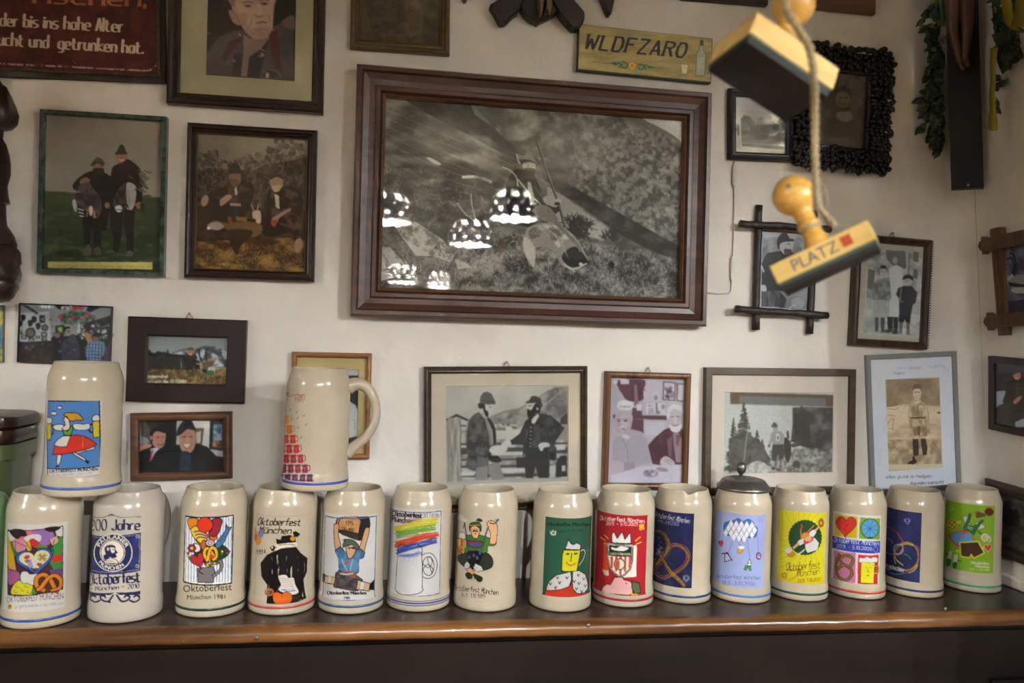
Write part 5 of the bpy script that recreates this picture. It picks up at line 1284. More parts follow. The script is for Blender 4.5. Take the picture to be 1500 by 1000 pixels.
    A.P([300, 575, 335, 570, 342, 600, 325, 612, 305, 605], 'b5ada6', 1); A.L([305, 595, 340, 596], 5, '2a2422'); A.P([362, 570, 385, 590, 380, 600], 'b5ada6')
    A.P([425, 560, 455, 545, 462, 575, 440, 592], '8a5a4a', 1); A.P([455, 560, 480, 555, 482, 610, 470, 612], '241e1c')
    rng = np.random.RandomState(2)
    for i in range(70):
        x = 465 + rng.randn() * 15; y = 340 + rng.rand() * 130; A.L([x, y, x + 14 + rng.rand() * 14, y + 12 + rng.rand() * 14], 4, ('1f2018', '3b382c', '55503f', '8a8478')[rng.randint(4)], 0)
    A.crop(0, 140, 3)
    A.P([212, 728, 668, 730, 668, 762, 212, 755], 'a08c50'); A.K('Treibjagd gans und reh in koenigs jagd moos nahe um', 228, 750, 14, '7c6c44', w=430, rot=.6, nib=(.1, .1), pen=.4)
    A.cloud(.1, 40); A.grain(.06)
def a_brown(A):
    A.crop(0, 140, 3)
    A.grad('807264', '6e5e50', 150, 330)
    for x, y, s in ((900, 300, 40), (930, 275, 30), (1000, 330, 40), (1060, 310, 35), (1110, 290, 30), (1150, 310, 25), (1200, 270, 45), (1255, 235, 50), (1310, 260, 45), (1345, 230, 30), (880, 340, 40)):
        blobs(A, x - s, y - s, x + s, y + s * 2, ('4a3c33', '382c26', '5a4a40', '6a5a4e'), 45, 8, int(x), 1.3, .7)
    A.N('4c3c30', '2c211b', 8, [850, 340, 920, 320, 1100, 330, 1200, 300, 1360, 270, 1360, 520, 850, 500], lo=.35, hi=.6)
    grass(A, [860, 300, 1350, 240, 1350, 520, 860, 500], ('80705e', '2a201b', '5d4c3e', '927f6c'), 700, 26, 5, 2.2)
    for q in ([1260, 200, 1250, 260, 1240, 330], [1255, 230, 1290, 200], [1250, 260, 1220, 225], [1345, 300, 1320, 380, 1300, 410], [1130, 440, 1160, 380]): A.L(q, 3, '6a5a4c')
    A.grad('3a2517', '5a3d22', 510, 765, [840, 495, 1380, 510, 1380, 800, 840, 790])
    A.N('2e1d12', '4a3220', 14, [850, 480, 1350, 500, 1350, 700, 850, 690]); A.N('8a6434', '452c18', 10, [845, 640, 1345, 620, 1345, 780, 845, 765], an=(2, 1), lo=.35, hi=.6)
    grass(A, [850, 690, 1345, 630, 1345, 775, 850, 762], ('a87c44', '8f6838', '3a2515', 'b89058'), 700, 18, 6, 2)
    k = '2a1c15'; sk = '9c7860'
    A.P([890, 450, 930, 425, 990, 400, 1020, 375, 1060, 380, 1110, 390, 1115, 430, 1100, 480, 1060, 540, 990, 545, 950, 560, 910, 540, 890, 500], k, 1); A.N('4a3326', None, 8, [910, 430, 1010, 390, 1110, 390, 1100, 470, 1000, 480], lo=.45, hi=.65)
    A.P([1008, 345, 1055, 345, 1055, 385, 1035, 400, 1015, 380], '7a5444', 1); A.P([1012, 370, 1050, 372, 1045, 400, 1020, 398], '5c4a3e', 1); A.P([1003, 345, 1012, 310, 1025, 294, 1045, 298, 1062, 330, 1075, 345, 1040, 342], '2c2824', 0)
    A.P([885, 460, 905, 435, 918, 450, 910, 480, 890, 485], sk, 1); A.P([968, 460, 1000, 435, 1020, 445, 990, 475, 970, 485], sk, 1); A.P([1030, 410, 1040, 400, 1045, 430, 1035, 440], 'b8a898')
    A.P([1015, 545, 1020, 480, 1060, 480, 1050, 545], '26282c'); A.P([1010, 472, 1060, 474, 1058, 486, 1012, 484], '94826e')
    A.P([1000, 530, 1015, 530, 1030, 570, 1005, 560], '8a3420')
    A.P([1175, 430, 1210, 405, 1250, 400, 1310, 410, 1330, 470, 1320, 560, 1330, 640, 1300, 670, 1280, 600, 1200, 620, 1150, 600, 1170, 520], k, 1); A.N('5c4030', None, 9, [1190, 410, 1310, 410, 1325, 560, 1320, 660, 1280, 590, 1180, 540], lo=.45, hi=.65)
    A.P([1185, 360, 1215, 348, 1240, 365, 1240, 400, 1215, 420, 1190, 400], sk, 1); A.P([1195, 398, 1235, 395, 1225, 420, 1205, 422], 'b49a80', 1); A.P([1182, 358, 1205, 342, 1240, 350, 1243, 368, 1215, 358, 1188, 370], '3a2c24', 1)
    A.P([1205, 430, 1225, 440, 1228, 500, 1212, 490], 'c0ae9a'); A.P([1195, 540, 1225, 520, 1270, 495, 1275, 505, 1230, 535, 1215, 560, 1195, 570], sk, 1); A.P([1192, 550, 1215, 545, 1212, 572, 1195, 572], '9a3a28', 1)
    A.P([1295, 640, 1320, 625, 1330, 660, 1300, 690], 'a07858', 1)
    A.P([915, 565, 950, 548, 1000, 560, 1080, 552, 1145, 565, 1150, 595, 1120, 620, 1060, 605, 1010, 600, 985, 580, 940, 590, 915, 582], '6e4c30', 1); A.P([912, 578, 925, 560, 960, 555, 985, 575, 960, 590, 935, 586], 'a08c7c', 1); A.E(918, 582, 8, 6, 'e0d8cc')
    A.P([1000, 590, 1110, 595, 1060, 660, 1040, 700, 1010, 640], '3a2618', 1)
    A.P([1110, 510, 1140, 505, 1148, 540, 1140, 562, 1115, 545], 'b49a84', 1); A.L([1115, 505, 1105, 480], 4, 'a89480'); A.L([1130, 500, 1136, 476], 4, 'a89480'); A.P([1035, 530, 1120, 540, 1125, 556, 1040, 548], '8c5c24'); A.P([1085, 538, 1125, 542, 1122, 556, 1085, 552], '24201e')
    A.cloud(.14, 40); A.grain(.07)
def a_portrait(A):
    A.crop(0, 0, 3); A.I[:] = hx('120d10')
    A.N('2a2024', None, 30, lo=.4, hi=.8)
    A.P([878, 138, 922, 140, 922, 150, 878, 148], '5a4642'); A.P([1000, -20, 1010, 20, 1060, 0], '3a2c2c')
    A.P([870, 322, 875, 270, 930, 210, 960, 165, 1005, 140, 1065, 130, 1180, 120, 1240, 100, 1290, 110, 1290, 352, 870, 322], '3c3034', 0); A.N('4a3c3e', None, 14, [880, 260, 960, 165, 1065, 130, 1290, 110, 1290, 350], lo=.35, hi=.7)
    A.P([1235, 105, 1260, 75, 1290, 70, 1290, 130], '5a4440', 1)
    A.P([1070, 150, 1100, 170, 1180, 110, 1205, 130, 1150, 210, 1100, 260, 1085, 335, 1055, 332, 1070, 240], '7c6258', 0)
    A.P([1030, 235, 1065, 232, 1060, 332, 1015, 330], '281e22'); A.P([1095, 250, 1150, 210, 1180, 175, 1140, 330, 1085, 338], '241b1f', 0)
    A.P([975, 250, 1010, 180, 1060, 160, 1065, 175, 1015, 230, 985, 280], '3e1c22', 0); A.P([1180, 140, 1220, 130, 1235, 310, 1215, 300, 1185, 210], '42191e', 0)
    f = [1015, 20, 1010, -40, 1200, -40, 1203, 40, 1200, 90, 1195, 130, 1170, 165, 1120, 170, 1085, 145, 1055, 105, 1030, 60]
    A.P(f, '9a7868', 1); A.N('8a6658', 'a88676', 16, [1020, 0, 1200, 0, 1198, 120, 1160, 160, 1100, 150, 1050, 100], a=.6)
    A.P([1005, 50, 1020, 45, 1040, 70, 1055, 100, 1050, 112, 1022, 95], '8c6a5c', 1, ol='5c4038', ow=2)
    A.P([1008, -20, 1040, -20, 1030, 20, 1018, 35], '6a5550')
    for x, y in ((1090, 26), (1162, 16)): A.E(x, y, 16, 6, '6a4c44'); A.E(x, y + 1, 6, 4, '1f1618'); A.L([x - 22, y - 12, x, y - 19, x + 20, y - 12], 5, '5a443e')
    A.P([1130, 20, 1142, 20, 1155, 60, 1148, 72, 1125, 66, 1135, 50], 'ac8a7a', 1); A.L([1120, 66, 1138, 74, 1156, 66], 4, '6a463e'); A.L([1128, 102, 1150, 97, 1172, 100], 6, '6c4238'); A.L([1110, 75, 1100, 110], 4, '835f52'); A.L([1180, 65, 1185, 100], 4, '835f52'); A.L([1120, 130, 1150, 124, 1175, 130], 4, '84605a')
    A.E(1148, 240, 13, 10, 'a09080', a=.7); A.E(1142, 238, 6, 5, '2a2024'); A.L([1145, 215, 1165, 225], 5, '8a7a70'); A.P([1150, 325, 1180, 305, 1220, 318, 1225, 340, 1160, 342], '35282c', 1, ol='6a5a58', ow=3); A.T('1', 1168, 340, 22, 'a09488', w=12, bold=1); A.L([1050, 148, 1058, 156], 6, 'a09088')
    A.L([1025, 262, 1032, 270], 4, 'b0a498')
    A.cloud(.1, 30); A.blur(.6); A.grain(.06)
def a_bar(A):
    A.crop(0, 420, 3.3325); A.I[:] = hx('1f1e20')
    A.P([90, 85, 545, 100, 545, 220, 85, 262], '6f6d6c'); A.P([85, 130, 240, 120, 250, 262, 85, 270], '8b8a88')
    A.P([262, 88, 300, 88, 320, 110, 290, 112], '1a1a1c'); A.P([430, 95, 500, 95, 440, 125, 420, 118], '18181a'); A.P([100, 85, 140, 95, 190, 130, 180, 135], '2c2b2d'); A.P([180, 88, 262, 88, 262, 108, 200, 105], '8d8c8c')
    for x in (208, 222, 240): A.E(x, 98, 4, 8, 'e8e8e6')
    A.P([440, 170, 540, 140, 540, 340, 480, 300, 380, 240, 380, 180], '2a2a2c'); blobs(A, 380, 180, 540, 250, ('18181a', '6a6866', 'a8a6a2', '3a3838'), 90, 7, 3)
    for x, y, r, c in ((150, 225, 25, '2c2624'), (150, 225, 17, '5c4c44'), (220, 200, 17, '2c2624'), (220, 200, 12, '5a4a44')): A.E(x, y, r, r, c)
    for x, y, w, h in ((207, 158, 26, 36), (118, 246, 26, 18), (185, 246, 20, 14), (216, 232, 28, 22), (216, 254, 26, 16), (100, 222, 20, 16), (205, 158, 12, 20), (155, 256, 28, 12)):
        A.P([x - w / 2, y - h / 2, x + w / 2, y - h / 2, x + w / 2, y + h / 2, x - w / 2, y + h / 2], '1a1818'); A.P([x - w / 3, y - h / 3.4, x + w / 3, y - h / 3.4, x + w / 3, y + h / 3.4, x - w / 3, y + h / 3.4], '7a7672')
    for x, y in ((115, 152), (150, 178), (168, 160), (188, 192), (100, 180)): A.P([x - 12, y - 10, x, y - 16, x + 12, y - 6, x + 6, y + 12, x - 8, y + 14], '1c1a1a', 1)
    blobs(A, 290, 118, 460, 182, ('3c4a3c', '2c3a2e', '5a6a58', '4a5648'), 160, 9, 5, .7, .8, lambda x, y: (x - 375) ** 2 / 85 ** 2 + (y - 152) ** 2 / 30 ** 2 < 1)
    for x, y in ((365, 105), (425, 140), (355, 150), (297, 145), (395, 105), (370, 95)): A.E(x, y, 12, 9, '9a2430'); A.E(x, y, 5, 4, 'c04a50')
    A.P([270, 190, 312, 185, 315, 240, 272, 245], '2a2a26'); A.P([282, 198, 304, 196, 304, 222, 284, 224], '7a8a3a'); A.P([310, 195, 340, 195, 345, 235, 315, 235], '101012')
    A.P([85, 270, 270, 262, 290, 370, 80, 365], '221d1c'); A.N('3a302c', None, 10, [85, 275, 230, 275, 250, 365, 82, 362], lo=.4, hi=.7)
    A.P([262, 235, 285, 215, 300, 235, 320, 270, 300, 360, 270, 360, 240, 300], '1c1b1e', 1); A.E(280, 232, 15, 18, '6a4c42'); A.P([260, 225, 280, 212, 300, 225], '2c2a2c')
    A.P([300, 280, 330, 250, 370, 250, 390, 300, 375, 372, 310, 370], '2f2a34', 1); A.E(352, 252, 20, 22, '33333a'); A.P([312, 235, 325, 205, 345, 210, 345, 235], '7c6a5e', 1)
    A.P([405, 225, 430, 220, 455, 265, 430, 275], '8c6440', 0); A.P([380, 180, 390, 180, 388, 230, 376, 225], '9a9894')
    A.P([430, 275, 460, 262, 500, 268, 520, 320, 500, 375, 440, 370, 415, 320], '46566a', 1)
    for k in range(6): A.L([430 + k * 15, 268, 424 + k * 15, 372], 3, '8a98a8', 0); A.L([420, 280 + k * 16, 512, 284 + k * 16], 3, '20304a', 0)
    A.E(468, 245, 17, 20, '6c4c40'); A.P([450, 238, 465, 222, 490, 230, 488, 246], '28282c', 1); A.P([480, 375, 545, 250, 545, 380], '403844')
    blobs(A, 300, 90, 350, 110, ('c8c8c4',), 6, 6, 7); blobs(A, 85, 100, 540, 370, ('0f0f10', '8a8884'), 80, 5, 8, 1, .4)
    A.T('BAR', 295, 100, 10, 'a02030'); A.cloud(.1, 25); A.grain(.09)
def a_cham(A):
    A.crop(0, 420, 3.3325); A.grad('767572', '8c8b88', 226, 333)
    A.P([840, 320, 900, 300, 950, 305, 1000, 288, 1050, 290, 1110, 315, 1110, 395, 840, 395], '5a5a5c', 0); A.N('a8a8aa', '3c3c40', 8, [850, 322, 950, 305, 1000, 290, 1050, 290, 1110, 318, 1110, 390, 850, 390], lo=.38, hi=.6)
    A.P([710, 330, 730, 318, 760, 325, 800, 318, 830, 330, 900, 340, 900, 405, 705, 410], '1b1c1a', 0); blobs(A, 705, 320, 850, 350, ('151614', '2a2c28'), 50, 8, 3, 1.8)
    A.P([705, 340, 750, 335, 740, 400, 705, 412], '26221e'); A.P([760, 360, 800, 340, 870, 330, 940, 345, 985, 380, 980, 405, 770, 405], '1a1816', 1)
    A.N('7c6238', '42301a', 8, [700, 410, 760, 400, 880, 405, 1000, 410, 1110, 395, 1110, 482, 700, 478], lo=.35, hi=.6); grass(A, [700, 412, 1110, 400, 1110, 480, 700, 476], ('a08454', '8a6e3e', '3c2c18', 'b89c6a'), 420, 20, 4, 2, .8)
    A.P([905, 335, 930, 328, 955, 332, 960, 352, 905, 350], '2a1e1c', 1); A.E(930, 318, 15, 18, '9c5c48'); A.P([908, 312, 922, 296, 940, 296, 952, 312, 930, 308], '4a4430', 0); A.L([920, 327, 938, 327], 3, 'd8c8b8')
    A.P([975, 380, 985, 362, 1020, 355, 1060, 345, 1045, 375, 1048, 412, 1020, 430, 985, 415, 975, 400], '8c7458', 1); A.P([985, 372, 1040, 362, 1030, 395, 1000, 405], '5c4836', 1); A.P([1015, 395, 1045, 390, 1046, 412, 1020, 425], 'b0a490', 1); A.P([985, 400, 1010, 405, 1015, 425, 990, 415], '241c18', 1)
    A.L([985, 365, 972, 330, 975, 305], 6, '141214'); A.L([1008, 360, 1004, 325, 1010, 305, 1022, 302], 6, '141214'); A.P([1010, 410, 1040, 408, 1040, 428, 1012, 430], '35562c', 1); A.L([960, 375, 985, 378], 6, 'a09078')
    A.K('Weidmannsheil', 712, 442, 14, 'd0cabc', w=106, pen=1.2, nib=(.3, .3)); A.K('Rottach-Alm 13.11.2001', 712, 467, 14, 'd0cabc', w=196, pen=1.2, nib=(.3, .3))
    A.grain(.08)
def a_two(A):
    A.crop(0, 420, 3.3325); A.I[:] = hx('141214')
    A.P([672, 652, 712, 652, 705, 720, 740, 760, 672, 770], '7c7874', 0); A.P([710, 655, 770, 655, 770, 700, 710, 705], '2a2624'); A.P([862, 650, 1025, 655, 1020, 790, 950, 770, 860, 770], 'a19d97', 0); A.P([945, 690, 995, 690, 985, 775, 950, 770], '5c4034', 0)
    A.P([955, 712, 980, 705, 978, 760, 960, 765], 'a09a90'); A.P([1030, 655, 1090, 655, 1088, 800, 1030, 790], '2a241f'); A.P([1040, 670, 1086, 668, 1084, 790, 1036, 780], '3c4a54'); A.N('8a98a0', '3a5060', 8, [1042, 675, 1084, 672, 1082, 750, 1040, 750]); A.N('a06a3c', '3c2a1c', 6, [1038, 755, 1082, 752, 1082, 785, 1036, 778])
    A.P([1010, 790, 1090, 800, 1088, 830, 1050, 825], '9a958f'); A.P([680, 640, 700, 650, 740, 700, 735, 740, 690, 730], '48403a')
    A.P([672, 840, 720, 790, 760, 770, 830, 780, 860, 790, 880, 905, 672, 912], '101014', 0); A.P([850, 800, 890, 780, 960, 765, 1010, 780, 1060, 830, 1090, 860, 1090, 902, 850, 908], '121216', 0)
    A.P([745, 695, 800, 695, 810, 730, 800, 775, 775, 790, 750, 775, 740, 740], 'a4705c', 1); A.P([730, 730, 738, 700, 765, 690, 805, 695, 808, 715, 770, 705, 748, 720, 745, 760, 732, 755], '16110f', 1); A.E(738, 738, 8, 12, '94604e')
    A.L([765, 735, 778, 733], 3, '3a2420'); A.L([790, 733, 802, 734], 3, '3a2420'); A.L([770, 768, 785, 772, 798, 764], 4, '6a2c28'); A.L([785, 738, 790, 755], 3, '8c5848')
    A.P([735, 790, 755, 785, 780, 788, 755, 815, 738, 850], 'a8a6a4'); A.P([740, 795, 750, 795, 738, 850, 730, 850], '8a3a34')
    A.P([672, 780, 710, 765, 740, 768, 735, 782, 700, 795, 675, 808], 'a4705c', 1)
    A.P([875, 720, 895, 695, 930, 690, 950, 710, 955, 760, 940, 800, 910, 815, 885, 795, 875, 755], 'b07c68', 1); A.L([892, 733, 908, 731], 4, '3a2420'); A.L([925, 731, 940, 732], 4, '3a2420'); A.P([895, 768, 930, 768, 920, 784, 905, 784], 'd8c8c0', 1); A.L([890, 764, 912, 788, 938, 764], 3, '7a3a34'); A.P([908, 735, 918, 735, 924, 758, 905, 758], 'bc8a76')
    A.P([862, 722, 870, 690, 900, 650, 930, 652, 948, 680, 950, 700, 915, 695, 890, 715, 865, 728], '15151c', 1); A.L([875, 705, 910, 688, 945, 690], 3, '2c2c3c')
    A.P([885, 805, 925, 810, 935, 870, 920, 905, 875, 905, 880, 850], '1c2430', 1)
    for k in range(4): A.L([885 + k * 13, 815, 885 + k * 12, 900], 2, '4a5668', 0)
    A.grain(.05)
def a_gold(A):
    A.crop(600, 520, 4.346); A.grad('a79f95', '9c9489', 173, 521)
    A.P([515, 390, 600, 355, 700, 335, 780, 290, 880, 225, 1003, 200, 1003, 460, 515, 460], '77706a', 0); A.N('8c857e', '57524d', 12, [540, 390, 700, 340, 800, 285, 920, 205, 1000, 205, 1000, 440, 540, 440], an=(1.2, 1)); A.L([880, 300, 940, 250, 980, 215], 5, '9a938c'); A.P([960, 400, 1003, 370, 1003, 445, 960, 440], '35312f')
    A.P([520, 440, 1003, 440, 1003, 780, 225, 800, 225, 440], '948d84'); A.N('a8a198', '7a736c', 14, [330, 440, 1000, 450, 1000, 780, 330, 790])
    A.P([228, 412, 300, 375, 380, 412, 370, 420, 300, 395, 230, 420], '2a2827'); A.P([238, 418, 300, 392, 365, 420, 360, 470, 330, 470], 'a8a097'); A.P([328, 445, 362, 445, 362, 455, 328, 455], '4a4644')
    A.P([245, 400, 325, 395, 330, 800, 250, 800], '8a8279'); A.N('756d64', '9c9489', 6, [245, 400, 325, 395, 330, 800, 250, 800], an=(.5, 5)); A.L([246, 400, 252, 800], 4, '5a534c', 0); A.L([326, 420, 330, 800], 4, '4a443e', 0); A.P([226, 420, 242, 420, 245, 540, 226, 535], '8f887f')
    for y, h in ((560, 12), (590, 40), (660, 10), (700, 16), (755, 20)): A.P([330, y, 1003, y - 6, 1003, y - 6 + h, 330, y + h], '2c2927', a=.8)
    for y, h in ((480, 55), (615, 22), (722, 22)): A.P([545, y, 740, y - 4, 740, y - 4 + h, 545, y + h], 'b5aea5', a=.9)
    A.P([330, 745, 415, 742, 415, 765, 330, 768], 'b5aea5'); A.P([890, 700, 930, 695, 925, 775, 890, 778], 'a8a198'); A.P([930, 680, 960, 640, 1000, 640, 1000, 770, 930, 775], '262423'); A.P([935, 570, 990, 565, 990, 600, 935, 605], 'b0a9a0'); A.P([968, 700, 990, 700, 990, 735, 968, 738], 'b0a9a0'); A.P([680, 650, 740, 650, 735, 715, 680, 715], '2a2826')
    blobs(A, 560, 440, 720, 470, ('5a5550', 'b0a9a0', '3a3735'), 40, 7, 6, .6)
    k = '43403e'; sk = 'a59c92'
    A.P([440, 365, 480, 385, 510, 400, 545, 460, 552, 560, 540, 600, 510, 640, 500, 690, 430, 735, 365, 710, 370, 650, 362, 560, 370, 450, 390, 400], k, 1); A.N('55514e', '2f2c2b', 9, [440, 370, 505, 400, 548, 470, 545, 590, 430, 730, 368, 700, 370, 450])
    A.P([445, 365, 470, 370, 500, 400, 530, 470, 535, 560, 512, 580, 505, 500, 480, 410], '8e867e', 0); A.L([480, 400, 510, 480, 518, 575], 4, '4a4643'); A.P([490, 400, 512, 405, 548, 470, 550, 560, 535, 570, 528, 480], '262423', 0)
    A.L([380, 590, 440, 635, 500, 640, 515, 620], 3, '242221'); A.L([365, 650, 385, 680, 410, 650], 3, '1f1d1c'); A.L([400, 500, 430, 510, 480, 500], 3, '2a2827')
    A.P([470, 310, 530, 312, 532, 345, 525, 365, 505, 375, 500, 395, 485, 390, 475, 350], sk, 1); A.P([468, 315, 478, 310, 485, 350, 500, 360, 500, 392, 486, 388, 470, 350], '1d1b1b', 1); A.L([505, 332, 520, 330], 4, '2a2625'); A.P([438, 310, 470, 308, 470, 335, 445, 340], '1b1919', 1)
    A.P([448, 305, 452, 265, 470, 240, 495, 234, 520, 245, 540, 285, 550, 312, 500, 316, 450, 308], '474340', 0); A.L([450, 290, 500, 296, 545, 300], 7, '35322f')
    A.P([508, 600, 525, 580, 560, 575, 600, 580, 625, 595, 590, 630, 545, 632, 515, 618], 'b5aca1', 1); A.P([505, 625, 530, 640, 560, 640, 585, 675, 530, 680, 505, 660], '171616', 1)
    A.P([425, 715, 500, 690, 570, 680, 600, 770, 590, 790, 530, 795, 500, 740, 490, 795, 420, 795], '78716a', 0); A.L([500, 700, 500, 790], 4, '4a4541'); A.P([430, 640, 505, 660, 500, 700, 430, 715], '57524e')
    A.P([640, 545, 700, 500, 735, 420, 760, 400, 820, 370, 900, 385, 950, 430, 985, 465, 940, 530, 920, 555, 935, 640, 925, 672, 890, 665, 880, 560, 740, 600, 720, 660, 722, 570, 650, 568], '2c2a2a', 0); A.N('3f3c3b', '1c1b1b', 12, [740, 420, 820, 375, 900, 385, 980, 465, 920, 560, 930, 660, 890, 660, 880, 560, 740, 590])
    A.P([780, 400, 815, 375, 825, 385, 800, 430, 785, 440, 775, 430], 'b8b0a6', 0); A.P([770, 430, 790, 440, 775, 590, 745, 640, 740, 560], '201f1f')
    for y in (460, 485, 510, 535, 560, 580): A.E(772 - (y - 460) * .04, y, 4, 4, 'c8c0b6')
    A.P([735, 600, 880, 570, 890, 690, 885, 778, 820, 780, 800, 700, 785, 780, 740, 780, 730, 690], '272525', 0); A.P([640, 545, 620, 535, 585, 565, 580, 585, 605, 590, 645, 570], 'b5aca1', 1); A.P([606, 460, 640, 455, 655, 480, 655, 500, 640, 505, 630, 485, 610, 480], 'b0a79c', 1); A.P([550, 465, 610, 462, 612, 480, 550, 478], '6a645e')
    A.P([820, 570, 850, 555, 885, 560, 888, 580, 855, 590, 845, 608, 830, 605], 'b5aca1', 1)
    A.P([748, 310, 800, 300, 830, 320, 830, 360, 800, 365, 760, 360, 745, 345], sk, 1); A.P([750, 350, 775, 350, 800, 310, 830, 320, 828, 365, 800, 370, 785, 400, 765, 408, 750, 385], '141313', 1); A.E(812, 342, 7, 10, 'a0968b'); A.L([755, 325, 775, 322], 4, '1a1818'); A.L([747, 345, 762, 348], 4, '1a1818')
    A.P([736, 300, 760, 290, 775, 264, 800, 260, 835, 280, 838, 300, 846, 325, 835, 335, 800, 305, 745, 308], '2e2b2a', 0); A.L([762, 288, 800, 290, 838, 308], 6, '1a1919')
    A.cloud(.08, 30); A.grain(.06)
def a_purple(A):
    A.crop(870, 520, 4.547); A.grad('a498a2', 'a89ca8', 181, 545)
    d = '54303a'
    A.P([335, 165, 598, 178, 592, 420, 330, 400], 'ada2aa'); A.P([130, 165, 335, 168, 330, 320, 260, 300, 130, 330], 'a0949e')
    A.P([165, 170, 335, 168, 325, 250, 330, 290, 290, 310, 220, 300, 190, 260, 165, 220], d, 1); A.E(290, 245, 40, 65, '4c2a36'); A.P([268, 200, 285, 195, 300, 330, 270, 340], '7a5a66'); A.P([175, 160, 235, 165, 235, 195, 180, 195], 'b8aeb6'); A.L([320, 210, 345, 240], 4, '5c3a46'); A.E(145, 182, 15, 12, 'bcb2ba')
    A.E(211, 335, 54, 34, 'c2bac0'); A.K('Stammtisch', 172, 348, 14, '7a6a76', w=76, pen=.8)
    A.P([130, 395, 490, 405, 490, 432, 130, 420], '5a3844'); A.P([240, 425, 330, 428, 330, 520, 245, 500], '5c3a44'); A.P([260, 350, 320, 360, 320, 400, 250, 400], '5c3a46'); A.P([285, 325, 320, 328, 318, 372, 286, 370], 'bdb4bb')
    A.P([460, 175, 546, 182, 540, 306, 456, 300], '6c5560'); A.P([468, 183, 538, 190, 532, 298, 464, 292], 'b8aeb5'); blobs(A, 478, 215, 525, 285, ('7a636e', '5a4450'), 16, 9, 4, 1.8); A.P([550, 188, 598, 190, 596, 312, 548, 308], '6c5560'); A.P([560, 196, 598, 198, 596, 304, 556, 300], 'bdb4bb')
    A.P([392, 260, 410, 242, 430, 255, 432, 315, 395, 315], 'b5abb2', 1); A.E(412, 285, 12, 18, '8a7682')
    A.P([345, 320, 412, 316, 410, 398, 345, 395], 'c0b8be', ol='8a7a86', ow=2); A.P([422, 318, 475, 315, 478, 400, 420, 400], 'c0b8be', ol='8a7a86', ow=2); A.T('OkT', 356, 345, 16, '6c5564', w=40); A.L([368, 355, 368, 390], 4, '6c5564'); A.L([380, 355, 380, 390], 4, '6c5564'); A.L([392, 355, 392, 390], 4, '6c5564'); A.E(428, 383, 15, 12, '8a7682'); A.P([412, 318, 420, 318, 425, 372, 415, 372], '7a6470'); A.E(460, 345, 12, 18, '94828c')
    A.P([335, 440, 480, 445, 470, 540, 345, 530], 'b2a8b0')
    A.P([125, 560, 200, 520, 250, 492, 320, 510, 345, 560, 390, 690, 375, 720, 270, 745, 210, 770, 122, 700], 'a0929a', 0)
    for k in range(14): A.L([140 + k * 16, 530 + abs(k - 6) * 4, 135 + k * 17, 730], 2, '7e6a76', 1, a=.7); 
    for k in range(9): A.L([130, 550 + k * 22, 250, 535 + k * 24, 370, 560 + k * 20], 2, '8a7682', 1, a=.5)
    A.P([180, 530, 215, 525, 245, 545, 220, 562, 195, 548], 'b8aeb5'); A.L([190, 560, 220, 620, 230, 700], 3, '75606c')
    A.P([142, 410, 160, 378, 200, 366, 240, 378, 260, 410, 255, 450, 245, 490, 215, 515, 175, 500, 148, 470], 'a8969c', 1); A.N('968288', 'b8a8ae', 14, [150, 400, 200, 370, 250, 400, 245, 480, 210, 505, 160, 480], a=.7)
    for x in (168, 212): A.E(x, 437, 14, 6, '7a6068'); A.E(x, 438, 6, 4, '3a2228'); A.L([x - 18, 428, x, 423, x + 16, 428], 4, '6c525c')
    A.P([186, 440, 196, 440, 206, 470, 180, 472], 'b4a2a8'); A.L([170, 484, 192, 476, 215, 486], 10, 'b8aeb4'); A.L([178, 493, 205, 494], 4, '5c3c46')
    A.P([122, 490, 150, 480, 185, 490, 200, 505, 185, 530, 150, 545, 125, 580], 'ae9ca2', 1); A.L([150, 490, 160, 520], 3, '806a74'); A.L([168, 490, 178, 515], 3, '806a74')
    A.P([122, 700, 200, 715, 270, 705, 275, 740, 210, 770, 122, 785], 'a8969e', 1); A.P([198, 715, 275, 700, 278, 750, 205, 770], '93808a')
    for k in range(5): A.L([205 + k * 14, 714, 210 + k * 14, 766], 3, '7a6672', 0)
    A.P([360, 600, 410, 545, 470, 495, 510, 480, 590, 490, 590, 725, 440, 730, 390, 722], '48262f', 0); A.N('5c3640', None, 14, [380, 590, 470, 495, 590, 490, 590, 720, 400, 720], lo=.5, hi=.8)
    A.P([525, 520, 560, 515, 585, 560, 580, 715, 545, 710, 530, 600], '8a6c76', 0); A.P([485, 560, 520, 540, 515, 680, 495, 670], '6c4c54'); A.P([545, 530, 575, 530, 560, 610, 545, 590], '684048')
    A.P([490, 400, 500, 360, 540, 340, 585, 355, 592, 400, 588, 460, 570, 500, 535, 515, 505, 490, 495, 450], 'ad9ba0', 1); A.P([482, 400, 490, 352, 530, 328, 580, 338, 592, 360, 590, 400, 575, 375, 540, 360, 510, 375, 500, 420, 488, 430], 'c2b9be', 1)
    A.P([502, 465, 540, 475, 585, 460, 575, 500, 550, 515, 515, 505], 'c4bbc0', 1); A.L([512, 412, 530, 408], 4, '4a3038'); A.L([548, 408, 570, 412], 4, '4a3038'); A.P([533, 415, 544, 415, 552, 446, 530, 448], 'b8a6aa'); A.L([520, 464, 540, 472, 562, 462], 5, '6a464e')
    A.P([440, 700, 470, 672, 500, 680, 535, 710, 530, 728, 490, 745, 450, 738], 'b0a0a6', 1); A.L([480, 690, 530, 715], 3, '7a6068'); A.L([470, 700, 515, 730], 3, '7a6068')
    A.P([118, 800, 300, 745, 440, 735, 585, 730, 580, 870, 118, 870], 'b7abb8', 0); A.E(378, 785, 52, 26, '8f7e88'); blobs(A, 345, 765, 410, 800, ('6a5460', 'c0b6c0', '7c6674'), 25, 8, 3); A.E(455, 760, 40, 14, '8c7a86', 10)
    A.grain(.05)
